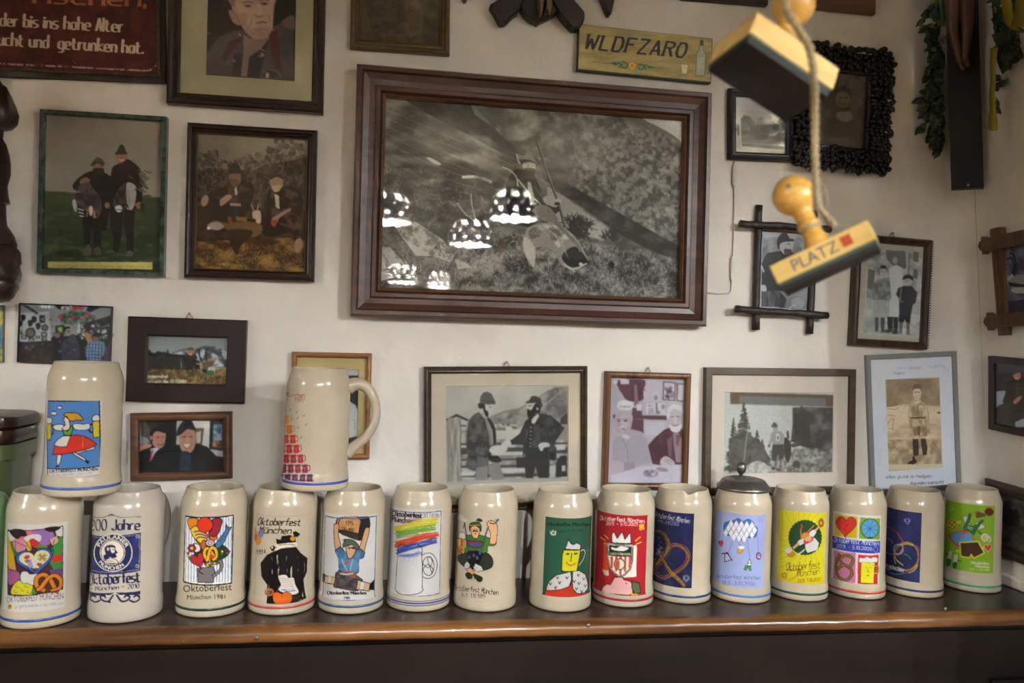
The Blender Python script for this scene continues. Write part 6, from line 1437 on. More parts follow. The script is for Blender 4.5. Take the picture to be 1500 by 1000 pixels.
def a_hiker(A):
    A.crop(1020, 520, 4.544); A.I[:] = hx('aba69d')
    A.P([228, 248, 912, 266, 910, 345, 228, 326], '55402f'); A.P([285, 272, 862, 290, 862, 345, 290, 328], '5f5c58')  # dark top band is the room's reflection in the glass, painted into the print
    A.N('948e84', '5c574e', 12, [220, 700, 480, 690, 910, 560, 910, 806, 218, 800]); 
    for x, yt, yb, w, s in ((318, 318, 760, 95, 1), (405, 500, 720, 60, 2), (250, 420, 760, 60, 3), (440, 560, 720, 45, 4)): spruce(A, x, yt, yb, w, ('2d2a26', '3d3933', '4a463f', '232120'), s, 130)
    A.N('35322d', '4f4a43', 8, [220, 560, 330, 500, 420, 580, 490, 680, 480, 715, 220, 780])
    A.P([640, 350, 700, 345, 910, 350, 908, 640, 800, 640, 700, 600, 630, 560, 640, 460], '45413c', 0); A.N('5a564f', '2d2a27', 14, [650, 350, 910, 350, 908, 640, 700, 610, 640, 480]); spruce(A, 700, 340, 600, 80, ('2a2724', '3a3631', '1f1d1b'), 8, 110)
    A.P([690, 370, 755, 372, 760, 600, 700, 600], '2a2825', a=.7); A.P([815, 500, 905, 490, 900, 590, 820, 570], '2c2a27', a=.6)
    A.P([300, 800, 320, 745, 370, 712, 420, 700, 460, 718, 505, 760, 520, 800], '9a938a', 0); A.N('b0a99f', '77716a', 7, [310, 800, 330, 745, 400, 702, 450, 715, 515, 790])
    blobs(A, 480, 620, 905, 800, ('3f3b36', 'a59f95', '6c675f', '57524b'), 260, 12, 6, .6, .6); A.L([520, 800, 600, 745, 700, 780, 850, 800], 4, '4a463f'); A.L([350, 440, 330, 600, 310, 770], 5, '9a948a', 0)
    k = '35312e'
    A.P([498, 520, 520, 505, 560, 505, 585, 530, 578, 570, 575, 600, 510, 605, 505, 570, 492, 605, 480, 605, 490, 560], '857e76', 0); A.P([478, 595, 492, 592, 490, 612, 478, 612], '4a443f'); A.P([530, 520, 555, 520, 555, 570, 530, 572], 'aca59b'); A.P([540, 540, 548, 540, 548, 560, 540, 560], k)
    A.P([508, 595, 580, 592, 585, 650, 578, 690, 552, 695, 545, 650, 530, 705, 505, 700, 502, 640], '2f2b29', 0); A.P([502, 700, 522, 702, 520, 745, 504, 745], '8a837a'); A.P([535, 700, 555, 700, 552, 755, 537, 755], '8a837a'); A.P([500, 742, 525, 742, 520, 760, 500, 760], k); A.P([532, 752, 558, 752, 552, 768, 534, 768], k)
    A.P([510, 478, 540, 480, 540, 500, 525, 510, 512, 502], '8a8279', 1); A.P([498, 476, 508, 455, 520, 445, 534, 456, 545, 478, 520, 482], '45403c', 0)
    A.P([585, 555, 600, 550, 625, 580, 630, 630, 625, 680, 605, 715, 585, 640], '26231f', 1); A.P([600, 510, 612, 500, 620, 550, 605, 560], '3a3632')
    A.P([640, 740, 655, 700, 685, 710, 690, 740], '3a3631', 1)
    A.grain(.1)
def a_boy(A):
    A.crop(1250, 500, 4.168); A.grad('857159', '947e62', 229, 416)
    A.P([205, 232, 500, 228, 530, 260, 530, 400, 205, 408], '7d6a52', 0); A.N('8a7658', '6e5b44', 30, [205, 232, 530, 232, 530, 400, 205, 405])
    A.P([205, 405, 300, 385, 530, 395, 535, 750, 210, 755], 'a58e6e', 0); A.N('b09878', '8a7456', 20, [205, 400, 530, 395, 535, 640, 210, 640], an=(3, 1)); A.N('78634a', '9c8564', 9, [208, 600, 535, 590, 536, 750, 210, 756])
    for q in ([212, 410, 250, 415, 280, 405], [212, 450, 260, 455], [210, 500, 245, 470, 240, 530], [215, 530, 245, 535]): A.L(q, 4, '6a563e', a=.7)
    A.P([512, 430, 532, 430, 532, 440, 512, 440], '4a3a2c'); k = '3c2e24'
    A.P([365, 290, 372, 280, 400, 276, 412, 290, 412, 330, 400, 355, 380, 358, 366, 335], 'a89074', 1); A.P([364, 305, 362, 275, 380, 262, 405, 264, 414, 280, 412, 305, 405, 290, 372, 292], '5e4a38', 1); A.L([372, 312, 384, 310], 4, k); A.L([392, 310, 405, 312], 4, k); A.L([375, 335, 388, 341, 402, 333], 5, 'd0bca0'); A.L([375, 333, 388, 343, 402, 331], 2, k)
    A.P([338, 400, 352, 375, 380, 360, 410, 362, 445, 385, 460, 430, 468, 500, 468, 550, 452, 555, 448, 470, 440, 460, 350, 462, 352, 500, 340, 510, 334, 450], '94805f', 0); A.N('7c6648', 'a8926e', 9, [340, 395, 380, 365, 445, 385, 455, 460, 345, 460]); A.L([395, 365, 392, 440], 3, k); A.P([362, 355, 380, 370, 395, 362, 412, 356, 400, 380, 380, 385], 'ac9878')
    A.P([345, 465, 445, 462, 455, 540, 448, 580, 405, 588, 395, 545, 350, 580, 340, 530], '8a7454', 0); A.N('6c563e', '9c8664', 9, [345, 470, 445, 465, 450, 575, 345, 575]); A.P([350, 462, 440, 460, 440, 470, 352, 472], '4c3c2c'); A.P([395, 520, 410, 520, 405, 585, 393, 560], '54432f')
    A.P([340, 480, 352, 480, 350, 520, 342, 530], '8a7456'); A.E(460, 548, 10, 14, '86704f')
    A.P([362, 590, 395, 588, 400, 640, 398, 700, 368, 702, 362, 640], '33271f', 0); A.P([412, 588, 440, 588, 452, 640, 448, 690, 425, 695, 415, 640], '35281f', 0); A.P([362, 700, 398, 698, 390, 735, 365, 750, 335, 748, 335, 735, 360, 722], '2a201a', 0); A.P([370, 700, 410, 690, 412, 730, 390, 735], '7a6448')
    A.P([365, 575, 395, 580, 393, 595, 365, 595], '9c8868'); A.P([412, 580, 440, 578, 440, 592, 414, 592], '9c8868')
    A.P([205, 750, 540, 745, 540, 775, 212, 782], 'a89676'); A.L([205, 228, 530, 220], 6, 'a89676', 0)
    A.grain(.08)
def a_beaded(A):
    A.crop(1020, 230, 3.3325); A.I[:] = hx('9c8f78')
    A.P([835, 455, 1112, 470, 1100, 880, 818, 860], 'a49e92')
    A.P([838, 460, 960, 450, 1110, 470, 1105, 780, 830, 760], '99948a'); A.N('a8a296', '7d786e', 14, [838, 460, 1110, 470, 1105, 700, 830, 690])
    A.P([925, 455, 1020, 460, 1025, 540, 990, 560, 930, 500], '5c5852', 0); A.P([842, 545, 872, 555, 865, 650, 835, 640], '5a564f'); A.P([1060, 462, 1085, 466, 1082, 515, 1058, 508], '5c5852'); A.P([1060, 545, 1080, 550, 1078, 595, 1056, 590], '5c5852'); A.L([860, 500, 920, 470], 5, '6a665e'); A.L([1040, 470, 1035, 570], 4, '4a4640')
    A.N('aaa498', '86817a', 9, [820, 740, 1100, 770, 1100, 875, 818, 858], an=(2, 1))
    sk = 'a39a8e'; k = '2a2826'
    A.P([940, 545, 975, 525, 1010, 545, 1005, 650, 998, 780, 940, 778, 945, 650], 'b3ad9f', 0); A.E(970, 502, 20, 26, '5c5750'); A.E(970, 505, 13, 18, '8c8478'); A.P([932, 778, 960, 780, 958, 850, 935, 850], k); A.P([962, 780, 985, 780, 982, 855, 962, 855], k); A.E(935, 848, 16, 8, k); A.E(970, 854, 16, 8, k)
    A.P([890, 545, 898, 530, 930, 530, 938, 560, 930, 590, 905, 592, 892, 575], sk, 1); A.P([886, 548, 905, 528, 935, 540, 940, 575, 930, 555, 905, 545, 892, 580], '6c675e', 1); A.P([900, 530, 915, 528, 928, 532, 925, 545, 900, 545], k)
    A.P([865, 620, 885, 598, 920, 590, 945, 605, 952, 680, 940, 710, 885, 695, 858, 700, 856, 650], '7c766d', 0); A.N('8a847a', '64605a', 6, [865, 620, 945, 605, 945, 700, 862, 695]); A.P([862, 695, 940, 700, 932, 785, 855, 775], '9c9689', 0)
    for x in range(6): A.L([872 + x * 11, 700, 866 + x * 12, 778], 2, '7a756b', 0)
    A.P([872, 780, 890, 782, 888, 850, 874, 850], '45413c'); A.P([900, 782, 920, 782, 918, 855, 902, 855], '45413c'); A.E(862, 708, 8, 10, sk); A.E(932, 720, 8, 10, sk); A.L([905, 560, 912, 560], 3, k); A.L([920, 560, 927, 560], 3, k)
    A.P([1012, 600, 1020, 582, 1045, 580, 1055, 600, 1045, 625, 1020, 628], sk, 1); A.P([1003, 600, 1012, 580, 1035, 572, 1055, 582, 1060, 605, 1035, 592], '2c2a28', 0)
    A.P([985, 640, 1015, 628, 1050, 630, 1078, 660, 1070, 710, 1055, 720, 1045, 780, 990, 775, 990, 690, 975, 670], '302e2d', 0); A.P([988, 770, 1045, 778, 1042, 812, 1022, 805, 1018, 790, 1008, 808, 988, 805], '242220', 0); A.P([990, 808, 1006, 808, 1004, 860, 990, 860], '57524b'); A.P([1025, 810, 1040, 812, 1040, 865, 1026, 865], '57524b'); A.L([1000, 640, 995, 700], 4, 'a09a8e'); A.L([995, 705, 1010, 706], 4, 'b0a89a')
    A.L([1030, 605, 1036, 605], 3, k); A.L([1020, 605, 1026, 605], 3, k)
    A.grain(.08)
def a_twig(A):
    A.crop(1020, 230, 3.3325); A.I[:] = hx('8d8a88')
    A.P([325, 405, 420, 400, 560, 370, 560, 740, 320, 730], '6f6c6a', 0); A.P([326, 410, 380, 420, 330, 470], '5f5c5a'); A.N('807d7a', '5a5755', 14, [325, 400, 560, 370, 560, 600, 325, 600])
    A.P([320, 520, 345, 470, 385, 462, 430, 460, 480, 470, 500, 520, 500, 640, 410, 655, 405, 730, 320, 728], '1e1d1e', 0); A.N('2c2b2c', None, 12, [325, 500, 385, 465, 480, 480, 490, 640, 330, 650], lo=.5, hi=.75)
    A.P([400, 410, 440, 400, 470, 410, 470, 450, 455, 475, 430, 475, 410, 450], '918a84', 1); A.P([395, 430, 398, 400, 415, 375, 440, 372, 456, 398, 474, 402, 472, 412, 430, 415, 410, 425, 405, 452], '222021', 1); A.L([445, 425, 458, 424], 4, '2a2826'); A.P([430, 450, 465, 452, 455, 478, 432, 475], '3a3634', 1); A.L([452, 430, 462, 442], 3, '6a645e')
    A.P([320, 625, 340, 628, 342, 655, 325, 668], '9a938c', 1); A.L([320, 532, 330, 560], 8, '9a938c')
    A.N('4c4948', '2c2a2a', 9, [322, 655, 410, 650, 405, 730, 320, 728], an=(.5, 3)); A.P([430, 700, 470, 680, 520, 690, 545, 740, 420, 735], '5f5c5b', 1); A.E(495, 712, 32, 28, '787472'); A.P([408, 655, 440, 690, 430, 735, 405, 735], '2a2828'); A.L([455, 735, 480, 720], 8, '8a847e')
    A.grain(.08)
def a_small(A):
    A.crop(1000, 0, 3); A.grad('90867a', '7d7468', 465, 570)
    A.P([250, 480, 470, 500, 468, 530, 250, 500], '8f8578'); blobs(A, 250, 505, 468, 600, ('2a2723', '3a3630', '4a453d'), 130, 13, 4, 1.2, .8, lambda x, y: y > 505 + 40 * abs(math.sin(x * .035)))
    A.N('57514a', '3c3833', 9, [250, 590, 465, 600, 465, 665, 250, 650], an=(3, 1)); A.E(345, 600, 30, 12, '24211e'); A.L([250, 625, 460, 640], 4, '6f685f')
    A.L([252, 488, 462, 506, 458, 662, 256, 645, 252, 488], 8, '8a7f6e', 0); A.grain(.08)
def a_oval(A):
    A.crop(1000, 0, 3); A.I[:] = hx('43372c'); A.N('4e4134', '382d24', 40)
    A.E(705, 430, 34, 44, '5c4c3c'); A.P([668, 430, 672, 395, 705, 378, 738, 395, 740, 440, 730, 420, 705, 400, 680, 412], '2a211b', 1); A.L([690, 430, 700, 428], 4, '2a211b'); A.L([712, 428, 724, 430], 4, '2a211b'); A.L([698, 455, 706, 458, 716, 455], 4, '3a2c24')
    A.P([625, 570, 645, 520, 690, 495, 720, 490, 755, 530, 765, 600, 620, 600], '382e25', 0); A.P([675, 495, 700, 490, 735, 492, 745, 520, 715, 535, 680, 520], '67594a', 1)
    A.blur(.8); A.grain(.08, 1.5)
def a_old(A):
    A.crop(500, 0, 2.679); A.I[:] = hx('3c3021'); A.N('483a28', '33291c', 14)
    for x, y, w, h in ((130, 40, 30, 25), (180, 30, 30, 30), (130, 85, 20, 25), (160, 100, 25, 20), (230, 60, 12, 40), (280, 60, 22, 50), (320, 90, 40, 25), (200, 110, 40, 20)): A.P([x - w, y - h, x + w, y - h + 6, x + w - 4, y + h, x - w + 6, y + h - 3], '2d2318', 1, a=.7)
    A.P([255, -10, 300, -10, 320, 60, 310, 130, 255, 130], '554631', 1, a=.7); A.E(290, 20, 20, 22, '5c4c36'); blobs(A, 80, 0, 380, 140, ('2a2016', '4c3d2a', '57462f'), 90, 12, 5, 1, .35); A.grain(.12)
def a_mother(A):
    A.crop(400, 500, 4.348); A.I[:] = hx('9c9a9c')
    A.P([430, 240, 470, 222, 520, 220, 545, 240, 545, 440, 520, 400, 470, 395, 430, 300], '191a1d', 1); A.L([460, 270, 500, 275, 540, 290], 5, '3c3e42'); A.P([455, 395, 500, 390, 530, 430, 540, 500, 530, 580, 500, 620, 455, 600], 'a5a4a4', 1); A.L([495, 500, 515, 505, 520, 560], 3, '7c7b7a')
    A.P([440, 620, 545, 600, 545, 700, 440, 700], '2b2a2c', 0); A.grain(.05)
def a_snow(A):
    A.crop(1250, 500, 4.168); A.I[:] = hx('1c1a22'); A.N('2c2a33', None, 12, lo=.4, hi=.7)
    A.P([865, 305, 930, 300, 925, 400, 866, 405], 'a0a2ae'); A.P([990, 490, 1060, 460, 1500, 440, 1500, 520, 990, 520], 'a0a2ae')
    A.P([930, 260, 960, 235, 1000, 230, 1060, 240, 1060, 400, 960, 390, 915, 370, 935, 300], '1b1413', 1); A.P([870, 410, 930, 375, 1000, 370, 1060, 400, 1100, 440, 1010, 480, 960, 500, 870, 495], '18191b', 1)
    A.E(1000, 208, 24, 28, 'a06c5a'); A.P([972, 200, 985, 172, 1010, 165, 1035, 190, 1020, 188, 990, 198], '241a1c', 1); A.P([978, 365, 1010, 335, 1030, 340, 1005, 372, 985, 380], 'a27260', 1)
    for y in (265, 290, 318): A.E(1003, y, 3, 3, '8a8078')
    A.L([988, 225, 1010, 225], 4, 'c8b8b0')
    A.grain(.05)
def a_chamois(A):
    A.crop(1420, 310, 3.03); A.I[:] = hx('453f42'); A.N('57515a', '322d30', 12)
    A.P([165, 290, 215, 280, 330, 290, 330, 365, 240, 360, 170, 320], '6e675c', 1); A.P([172, 312, 260, 325, 260, 340, 180, 330], '1d1a1a'); A.L([188, 290, 200, 240, 185, 205, 170, 212], 7, '1a181a'); A.L([200, 285, 208, 235, 196, 190, 180, 186], 7, '1a181a'); A.P([165, 295, 190, 275, 200, 290, 175, 305], '8a8272'); A.E(225, 348, 40, 14, '8a8272')
    A.P([150, 400, 330, 380, 330, 470, 150, 460], '2c2428'); A.grain(.08)
def a_dim(A):
    A.crop(1280, 690, 5.264); A.I[:] = hx('4c463c'); A.N('57513f', '35312c', 10)
    A.P([985, 300, 1030, 230, 1060, 300, 1110, 290, 1120, 400, 1060, 480, 1000, 450], '221f1d', 1); A.N('2c2825', '4a443c', 8, [975, 400, 1160, 440, 1160, 560, 975, 540]); A.grain(.1)
def a_sliver(A):
    A.I[:] = hx('6c665a'); A.N('9c8c3c', '3c5a6c', 10); A.grain(.1)
def a_sign(A):
    A.crop(0, 0, 3); A.I[:] = hx('35130f')
    A.N('2b0f0c', '3d1712', 24); c = '8c7862'
    A.K('rischen,', 150, 12, 70, '7c4428', w=485, rot=1.8, nib=(.8, .12), pen=.6, serif=.7)
    A.K('der bis ins hohe Alter', 0, 112, 56, c, w=538, rot=3, nib=(.75, .1), pen=.5, serif=.7)
    A.K('ucht und  getrunken hat.', -8, 196, 56, c, w=634, rot=3.5, nib=(.75, .1), pen=.5, serif=.7)
    A.L([-300, 262, 0, 278, 300, 292, 620, 308, 665, 300, 690, 278, 702, 240, 704, 60, 700, 0, 700, -100], 7, '8a7058', 1, a=.8)
    A.N('35130f', None, 6, [-10, 265, 720, 265, 720, 330, -10, 330], lo=.5, hi=.6); A.N('35130f', None, 5, [680, -60, 720, -60, 720, 300, 680, 300], lo=.45, hi=.55)
    A.L([318, 264, 332, 278], 3, '6a3a30'); A.grain(.1)
def a_wld(A):
    A.crop(500, 0, 2.679); A.I[:] = hx('826f42'); A.N('8c7848', '756238', 12, an=(3, .6), a=.8)
    A.K('WLDFZARO', 955, 190, 55, '2a2328', w=390, rot=5.2, shear=.22, nib=(.75, .2), pen=.75, serif=1.0, gap=2.0)
    A.L([992, 242, 1060, 248, 1092, 250], 2, '2a5540', 0); A.L([1195, 262, 1230, 264, 1270, 268], 2, '2a5540', 0); A.P([1055, 246, 1078, 242, 1088, 252, 1075, 256], '2a5540'); A.P([1200, 258, 1215, 258, 1232, 266, 1205, 268], '2a5540')
    for q in ([1085, 242, 1100, 252, 1090, 264], [1100, 240, 1122, 250, 1118, 266, 1100, 262, 1102, 250], [1165, 255, 1180, 252, 1190, 262, 1175, 272, 1165, 262], [1198, 252, 1190, 262, 1196, 270]): A.L(q, 5, '2a5540')
    for k in range(7): a = k * 2 * pi / 7; A.E(1141 + 9 * math.cos(a), 257 + 9 * math.sin(a), 5, 5, 'b07a34')
    A.E(1141, 257, 5, 5, '8a5a20')
    A.P([1330, 250, 1362, 252, 1356, 292, 1336, 291], 'a89a74', 0, ol='6a5a40', ow=3); A.E(1343, 293, 20, 6, '7a5c3a', a=.6); A.E(1400, 296, 26, 7, '7a5c3a', a=.6)
    A.P([1408, 160, 1418, 160, 1420, 195, 1430, 215, 1424, 296, 1390, 294, 1394, 210, 1405, 192], '8a9080', 0, ol='4a5a50', ow=3, a=.7); A.P([1408, 158, 1419, 158, 1420, 180, 1408, 180], '2f3c38')
    A.P([1398, 225, 1425, 228, 1422, 270, 1395, 268], '9c9070', a=.7); A.grain(.08)

# ---------------------------------------------------------------- the pictures on the walls
MARBLE = mat('green_marbled_frame', '1d2b26', 0.25, noise=(60, '4a6158', .35), coat=.3)
GREY = mat('grey_mount', '7d7f80', 0.6)
GILT = mat('dull_gilt', '7c6528', 0.4, metal=0.6)
OLDGILT = mat('old_brown_gilt', rough=0.45, wood=('4a3a22', '6c5630', 6, 'x'))
def px_art(o, cs, dist, name, paint, m=INK, bg='808080', dens=1.0):
    """an extra print on a hung thing, given by its corners in the photograph"""
    q = []
    for x, y in cs:
        d = ray(np.array(float(x)), np.array(float(y))); O = o.P + o.n * dist
        p = EYE + d * ((O - EYE) @ o.n) / (d @ o.n) - o.P; q.append((p @ o.r, p @ o.u))
    q = np.array(q)
    A = flat_art(o, q[[0, 3], 0].mean(), q[[1, 2], 0].mean(), q[[2, 3], 1].mean(), q[[0, 1], 1].mean(), dist, bg, dens=dens)
    paint(A); return put_art(A, o, name, m)

# red enamel sign, rounded plate on a dark rusted board
o = hung('enamel_sign', 'dark red enamel sign with pale German lettering in the upper left corner', 'sign', [(-262, -128), (243, -104), (238.5, 118), (-270, 103)], 0.012)
MB().box((-o.w / 2, -0.008, -o.h / 2), (o.w / 2, -0.0005, o.h / 2), 0.002).build('backing_board', mat('rusted_dark_board', '120c0a', 0.6, noise=(40, '2a1811', .3)), o.t)
put_art((lambda A: (a_sign(A), A)[1])(flat_art(o, -o.w / 2 + .012, o.w / 2 - .012, -o.h / 2 + .014, o.h / 2 - .014, 0.0105, '35130f')), o, 'lettered_plate', INKG)
ring(MB(), o.w - 0.018, o.h - 0.02, [(0, .008), (0, .0115), (.0015, .0125), (.004, .0118), (.004, .008)]).build('rolled_rim', mat('worn_black_rim', '1b1310', 0.45, noise=(70, '4a3826', .3)), o.t)

picture('framed_portrait', 'large framed colour portrait of an old man in a grey jacket', [(250, -165), (481, -150), (470.7, 165.7), (240.7, 146.7)], 0.022, 0.0205, 'step', DARKWOOD_V, a_portrait, '120d10',
        (0.041, 0.030, 0.055, 0.034), '7d7159')
picture('framed_photograph', 'green marbled frame with two standing hunters holding geese under a grey sky', [(59, 160), (244, 169.3), (239, 404.3), (51.7, 399.3)], 0.016, 0.0072, 'flat', MARBLE, a_green, '8a7d70', glossy=True)
picture('framed_photograph', 'brown frame with two hunters sitting in dry grass behind a shot deer', [(273.3, 178.3), (464, 189.3), (460, 413.3), (268.3, 405)], 0.018, 0.0165, 'step', DARKWOOD_V, a_brown, '807264', slip=(GILT, .0016), glossy=True)
o = picture('unframed_photograph', 'small unframed photograph of a crowded tavern room on a thin board', [(27.6, 443.4), (163.5, 448.5), (160.5, 534), (24, 530.4)], 0.009, 0.0012, 'flat', mat('board_edge', '2a2a2c', .5), a_bar, '1f1e20', dens=1.15)
MB().tube([(o.w / 2 - .001, -.004, -.001), (o.w / 2 + .003, -.005, -.001), (o.w / 2 + .003, -.005, .004)], .0008, 6).build('clip', STEEL, o.t)
picture('framed_photograph', 'wide black-brown frame with a small photograph of a shot chamois and its hunter', [(187.6, 462.9), (361, 468.9), (357.7, 591), (183, 587.4)], 0.014, 0.0315, 'flat', mat('near_black_wood', '190d0d', .35, noise=(8, '22100f', .4)), a_cham, '767572', slip=(mat('pale_inner_edge', '5c554c', .5), .0012), hk=.0, dens=1.15)
picture('framed_photograph', 'small mid-brown wooden frame with two men in dark jackets, one in a black hat', [(189, 606), (338.5, 602.4), (339, 702), (189.7, 705)], 0.014, 0.0145, 'round', BROWNWOOD, a_two, '141214', dens=1.15)
picture('framed_photograph', 'light brown frame with tan mount, half hidden behind the stacked mug with the handle', [(426.4, 515), (544.4, 517.2), (541.4, 673.6), (424, 672)], 0.014, 0.0095, 'round', OAK, a_mother, '9c9a9c', (0.0155, 0.0125, 0.0205, 0.013), 'a68c5c')
picture('large_framed_photograph', 'largest frame, red-brown wood around a black and white mountain scene with hunter and stag', [(524, 90.3), (1042.8, 135.4), (1039.5, 478.6), (511.3, 461.4)], 0.034, 0.047, 'scoop', REDWOOD, a_big, '6a645f', slip=(BROWNWOOD, .006))
o = picture('small_framed_print', 'small brown gilt frame with a faded brown print at the top edge', [(516, -70), (662, -60), (657.5, 77.3), (511, 70)], 0.016, 0.0165, 'step', OLDGILT, a_old, '3c3021', slip=(GILT, .002))
o = hung('wooden_sign', 'cream painted wooden sign reading WLDFZARO with a bottle and glass', 'sign', [(849, 36.2), (1045, 55), (1041.3, 121.3), (844.2, 102.7)], 0.012)
MB().box((-o.w / 2, -0.0115, -o.h / 2), (o.w / 2, -0.0003, o.h / 2), 0.0012).build('board', mat('dark_green_edge', '20342c', .5), o.t)
put_art((lambda A: (a_wld(A), A)[1])(flat_art(o, -o.w / 2 + .0022, o.w / 2 - .0018, -o.h / 2 + .0025, o.h / 2 - .0012, 0.0119, '9a8858', dens=1.3)), o, 'painted_face', INK)
picture('framed_photograph', 'gold and black frame with two bearded men in hats talking at a fence', [(621.2, 538), (860.7, 535), (862.3, 746.6), (622, 750)], 0.016, 0.0125, 'step', mat('black_brown_gilt_frame', rough=.35, wood=('2c241b', '4c3f2b', 6, 'x')), a_gold, 'a79f95', (0.026, 0.0225, 0.0225, 0.036), 'b09e8a', slip=(GILT, .0012), hk=0.0, dens=1.1)
# its gilt outer bead
q = bpy.data.objects[-1] if False else None
picture('framed_photograph', 'narrow brown frame with a purple-toned photograph of two old men at a table', [(888.3, 543), (1013.4, 547.5), (1010, 718), (883.6, 716)], 0.016, 0.0115, 'round', mat('orange_brown_wood', rough=.35, wood=('3c2413', '7a4c24', 6, 'z')), a_purple, 'a498a2', hk=0.0, dens=1.2)
picture('framed_photograph', 'flat dark brown frame with a small photograph of a hiker among fir trees', [(1035, 535.8), (1255.5, 542.7), (1251.5, 719), (1031, 729)], 0.014, 0.0138, 'flat', mat('flat_olive_brown_wood', rough=.45, wood=('3c2f20', '4f3e2b', 4, 'x')), a_hiker, 'aba69d', (0.028, 0.0295, 0.0335, 0.026), 'baa797', dens=1.1)
def a_sheet(A):
    A.crop(1250, 500, 4.168); A.I[:] = hx('a9a6a2')
    h = lambda t, x, y, w, c='8a8890', rot=0, s=16: A.K(t, x, y, s, c, w=w, rot=rot, shear=.3, nib=(.1, .1), pen=.35)
    h('alles gute', 262, 170, 140); h('heini', 250, 202, 60, '5c5c66'); h('kurt alois', 345, 165, 70); h('hubert', 465, 165, 70, '7a7a84', -10); h('max b', 535, 150, 50, '8a8a92', 40)
    for x, y, t in ((160, 320, 'helmut'), (190, 560, 'sepp rosi'), (160, 760, 'georg'), (595, 330, 'hans'), (590, 560, 'freund karl'), (598, 780, 'toni')): h(t, x, y, 100, '97959a', -80 if x < 300 else 80)
    h('alles gute im heiligen', 200, 832, 276, '3c3c48', -1, 18); h('freundes wuenscht', 345, 874, 205, '26262e', -3, 20)
o = picture('mounted_photograph', 'grey-edged white signed sheet with a sepia photograph of a boy in short trousers', [(1266.3, 517.8), (1403.6, 516.3), (1407.5, 714), (1279.5, 727)], 0.008, 0.0098, 'flat', GREY, a_sheet, 'a9a6a2', glass=False)
px_art(o, [(1298.5, 554.5), (1377.5, 553), (1379, 686.5), (1300.5, 688)], 0.0045, 'sepia_photograph', a_boy, dens=1.2)
o = picture('framed_photograph', 'narrow beaded brown frame with an old photograph of two children and a woman', [(1257, 341.6), (1368, 350.6), (1361.5, 512), (1247.5, 505.5)], 0.018, 0.0145, 'round', mat('brown_beaded_wood', rough=.35, wood=('24180f', '4c3522', 7, 'z')), a_beaded, '9c8f78', hk=0.0, dens=1.2)
b = MB()
for sx in (-1, 1):
    n = 44
    for i in range(n):
        z = -o.h / 2 + .004 + (o.h - .008) * i / (n - 1); b.lathe([(0, -.0013), (.0015, -.0006), (.0015, .0006), (0, .0013)], 6, 2, (sx * (o.w / 2 - .0008), -.0165, z))
q = b.build('beading', mat('dark_beads', '3a2616', .3), o.t, smooth=True); q['kind'] = 'stuff'
# hooks on top of the two lidless pictures are part of them; small dark picture and the carved black frame
picture('small_framed_print', 'small black frame with a dark landscape print, left of the carved black frame', [(1069, 128), (1165, 133), (1165, 237), (1070, 231)], 0.014, 0.0155, 'step', BLACKWOOD, a_small, '90867a', dens=1.1)
o = picture('carved_frame_portrait', 'black frame thickly carved with leaves around a dim brown portrait of a woman', [(1173, 66), (1303, 84), (1294, 251), (1168, 236)], 0.018, 0.040, 'flat', BLACKWOOD, a_oval, '43372c')
rng = np.random.RandomState(12); b = MB()
per = [(-1, -1), (1, -1), (1, 1), (-1, 1), (-1, -1)]
for s in range(4):
    (ax, az), (bx, bz) = per[s], per[s + 1]
    L = o.w if az == bz else o.h
    for i in range(int(L / .0075)):
        t = (i + rng.rand() * .7) * .0075 / L
        x = (ax + (bx - ax) * t) * o.w / 2; z = (az + (bz - az) * t) * o.h / 2
        nx_, nz_ = (0, az) if az == bz else (ax, 0)
        for ins in (-.003, .008, .020, .030):
            k = ins + rng.randn() * .003; cx, cz = x - nx_ * k, z - nz_ * k
            r = .006 + rng.rand() * .005; a = rng.rand() * pi
            P = []
            for u in np.linspace(-1, 1, 6):
                P.append((cx + math.cos(a) * u * r, -.016 - .007 * (1 - u * u) - rng.rand() * .003, cz + math.sin(a) * u * r))
            b.tube(P, [.0012, .0038, .005, .005, .0035, .001], 6)
q = b.build('carved_leaves', mat('glossy_black_carving', '0b0a0b', .3, spec=.4), o.t, smooth=True); q['kind'] = 'stuff'

# rustic frame of four crossed twigs
TW = mat('dark_twig_bark', '18110f', .5, noise=(90, '2c211c', .4), bump=(160, .5))
o = hung('twig_frame', 'rustic frame of four crossed dark twigs with a photograph of a man in a hat', 'picture', [(1115.5, 339), (1195, 344), (1189, 456), (1113, 451)], 0.010)
MB().box((-o.w / 2 - .002, -.006, -o.h / 2 - .002), (o.w / 2 + .002, -.0005, o.h / 2 + .002)).build('backing', BOARD, o.t)
put_art((lambda A: (a_twig(A), A)[1])(flat_art(o, -o.w / 2, o.w / 2, -o.h / 2, o.h / 2, 0.0068, '8d8a88', dens=1.2)), o, 'photograph', INK)
def twig(cs, off, seed):
    q = []
    for x, y in cs:
        p = BACK.hit(np.array(x / 3.3325 + 1020.0), np.array(y / 3.3325 + 230.0), off) - o.P; q.append((p @ o.r, -off, p @ o.u))
    q = np.array(q); rng = np.random.RandomState(seed); n = 12
    P = [q[0] + (q[1] - q[0]) * i / n + np.array([rng.randn() * .0005, 0, rng.randn() * .0005]) for i in range(n + 1)]
    MB().tube(P, [.0072 + rng.randn() * .0004 for _ in P], 10).build('twig', TW, o.t, smooth=True)
twig([(305, 235), (289, 842)], .0075, 1); twig([(578, 262), (553, 862)], .0075, 2); twig([(210, 325), (655, 352)], .0185, 3); twig([(192, 742), (638, 773)], .0185, 4)
hk_ = MB().tube([(-.006, -.004, o.h / 2 + .012), (-.004, -.004, o.h / 2 + .02), (0, -.004, o.h / 2 + .022), (.003, -.004, o.h / 2 + .012)], .0009, 6).build('hanger', STEEL, o.t)

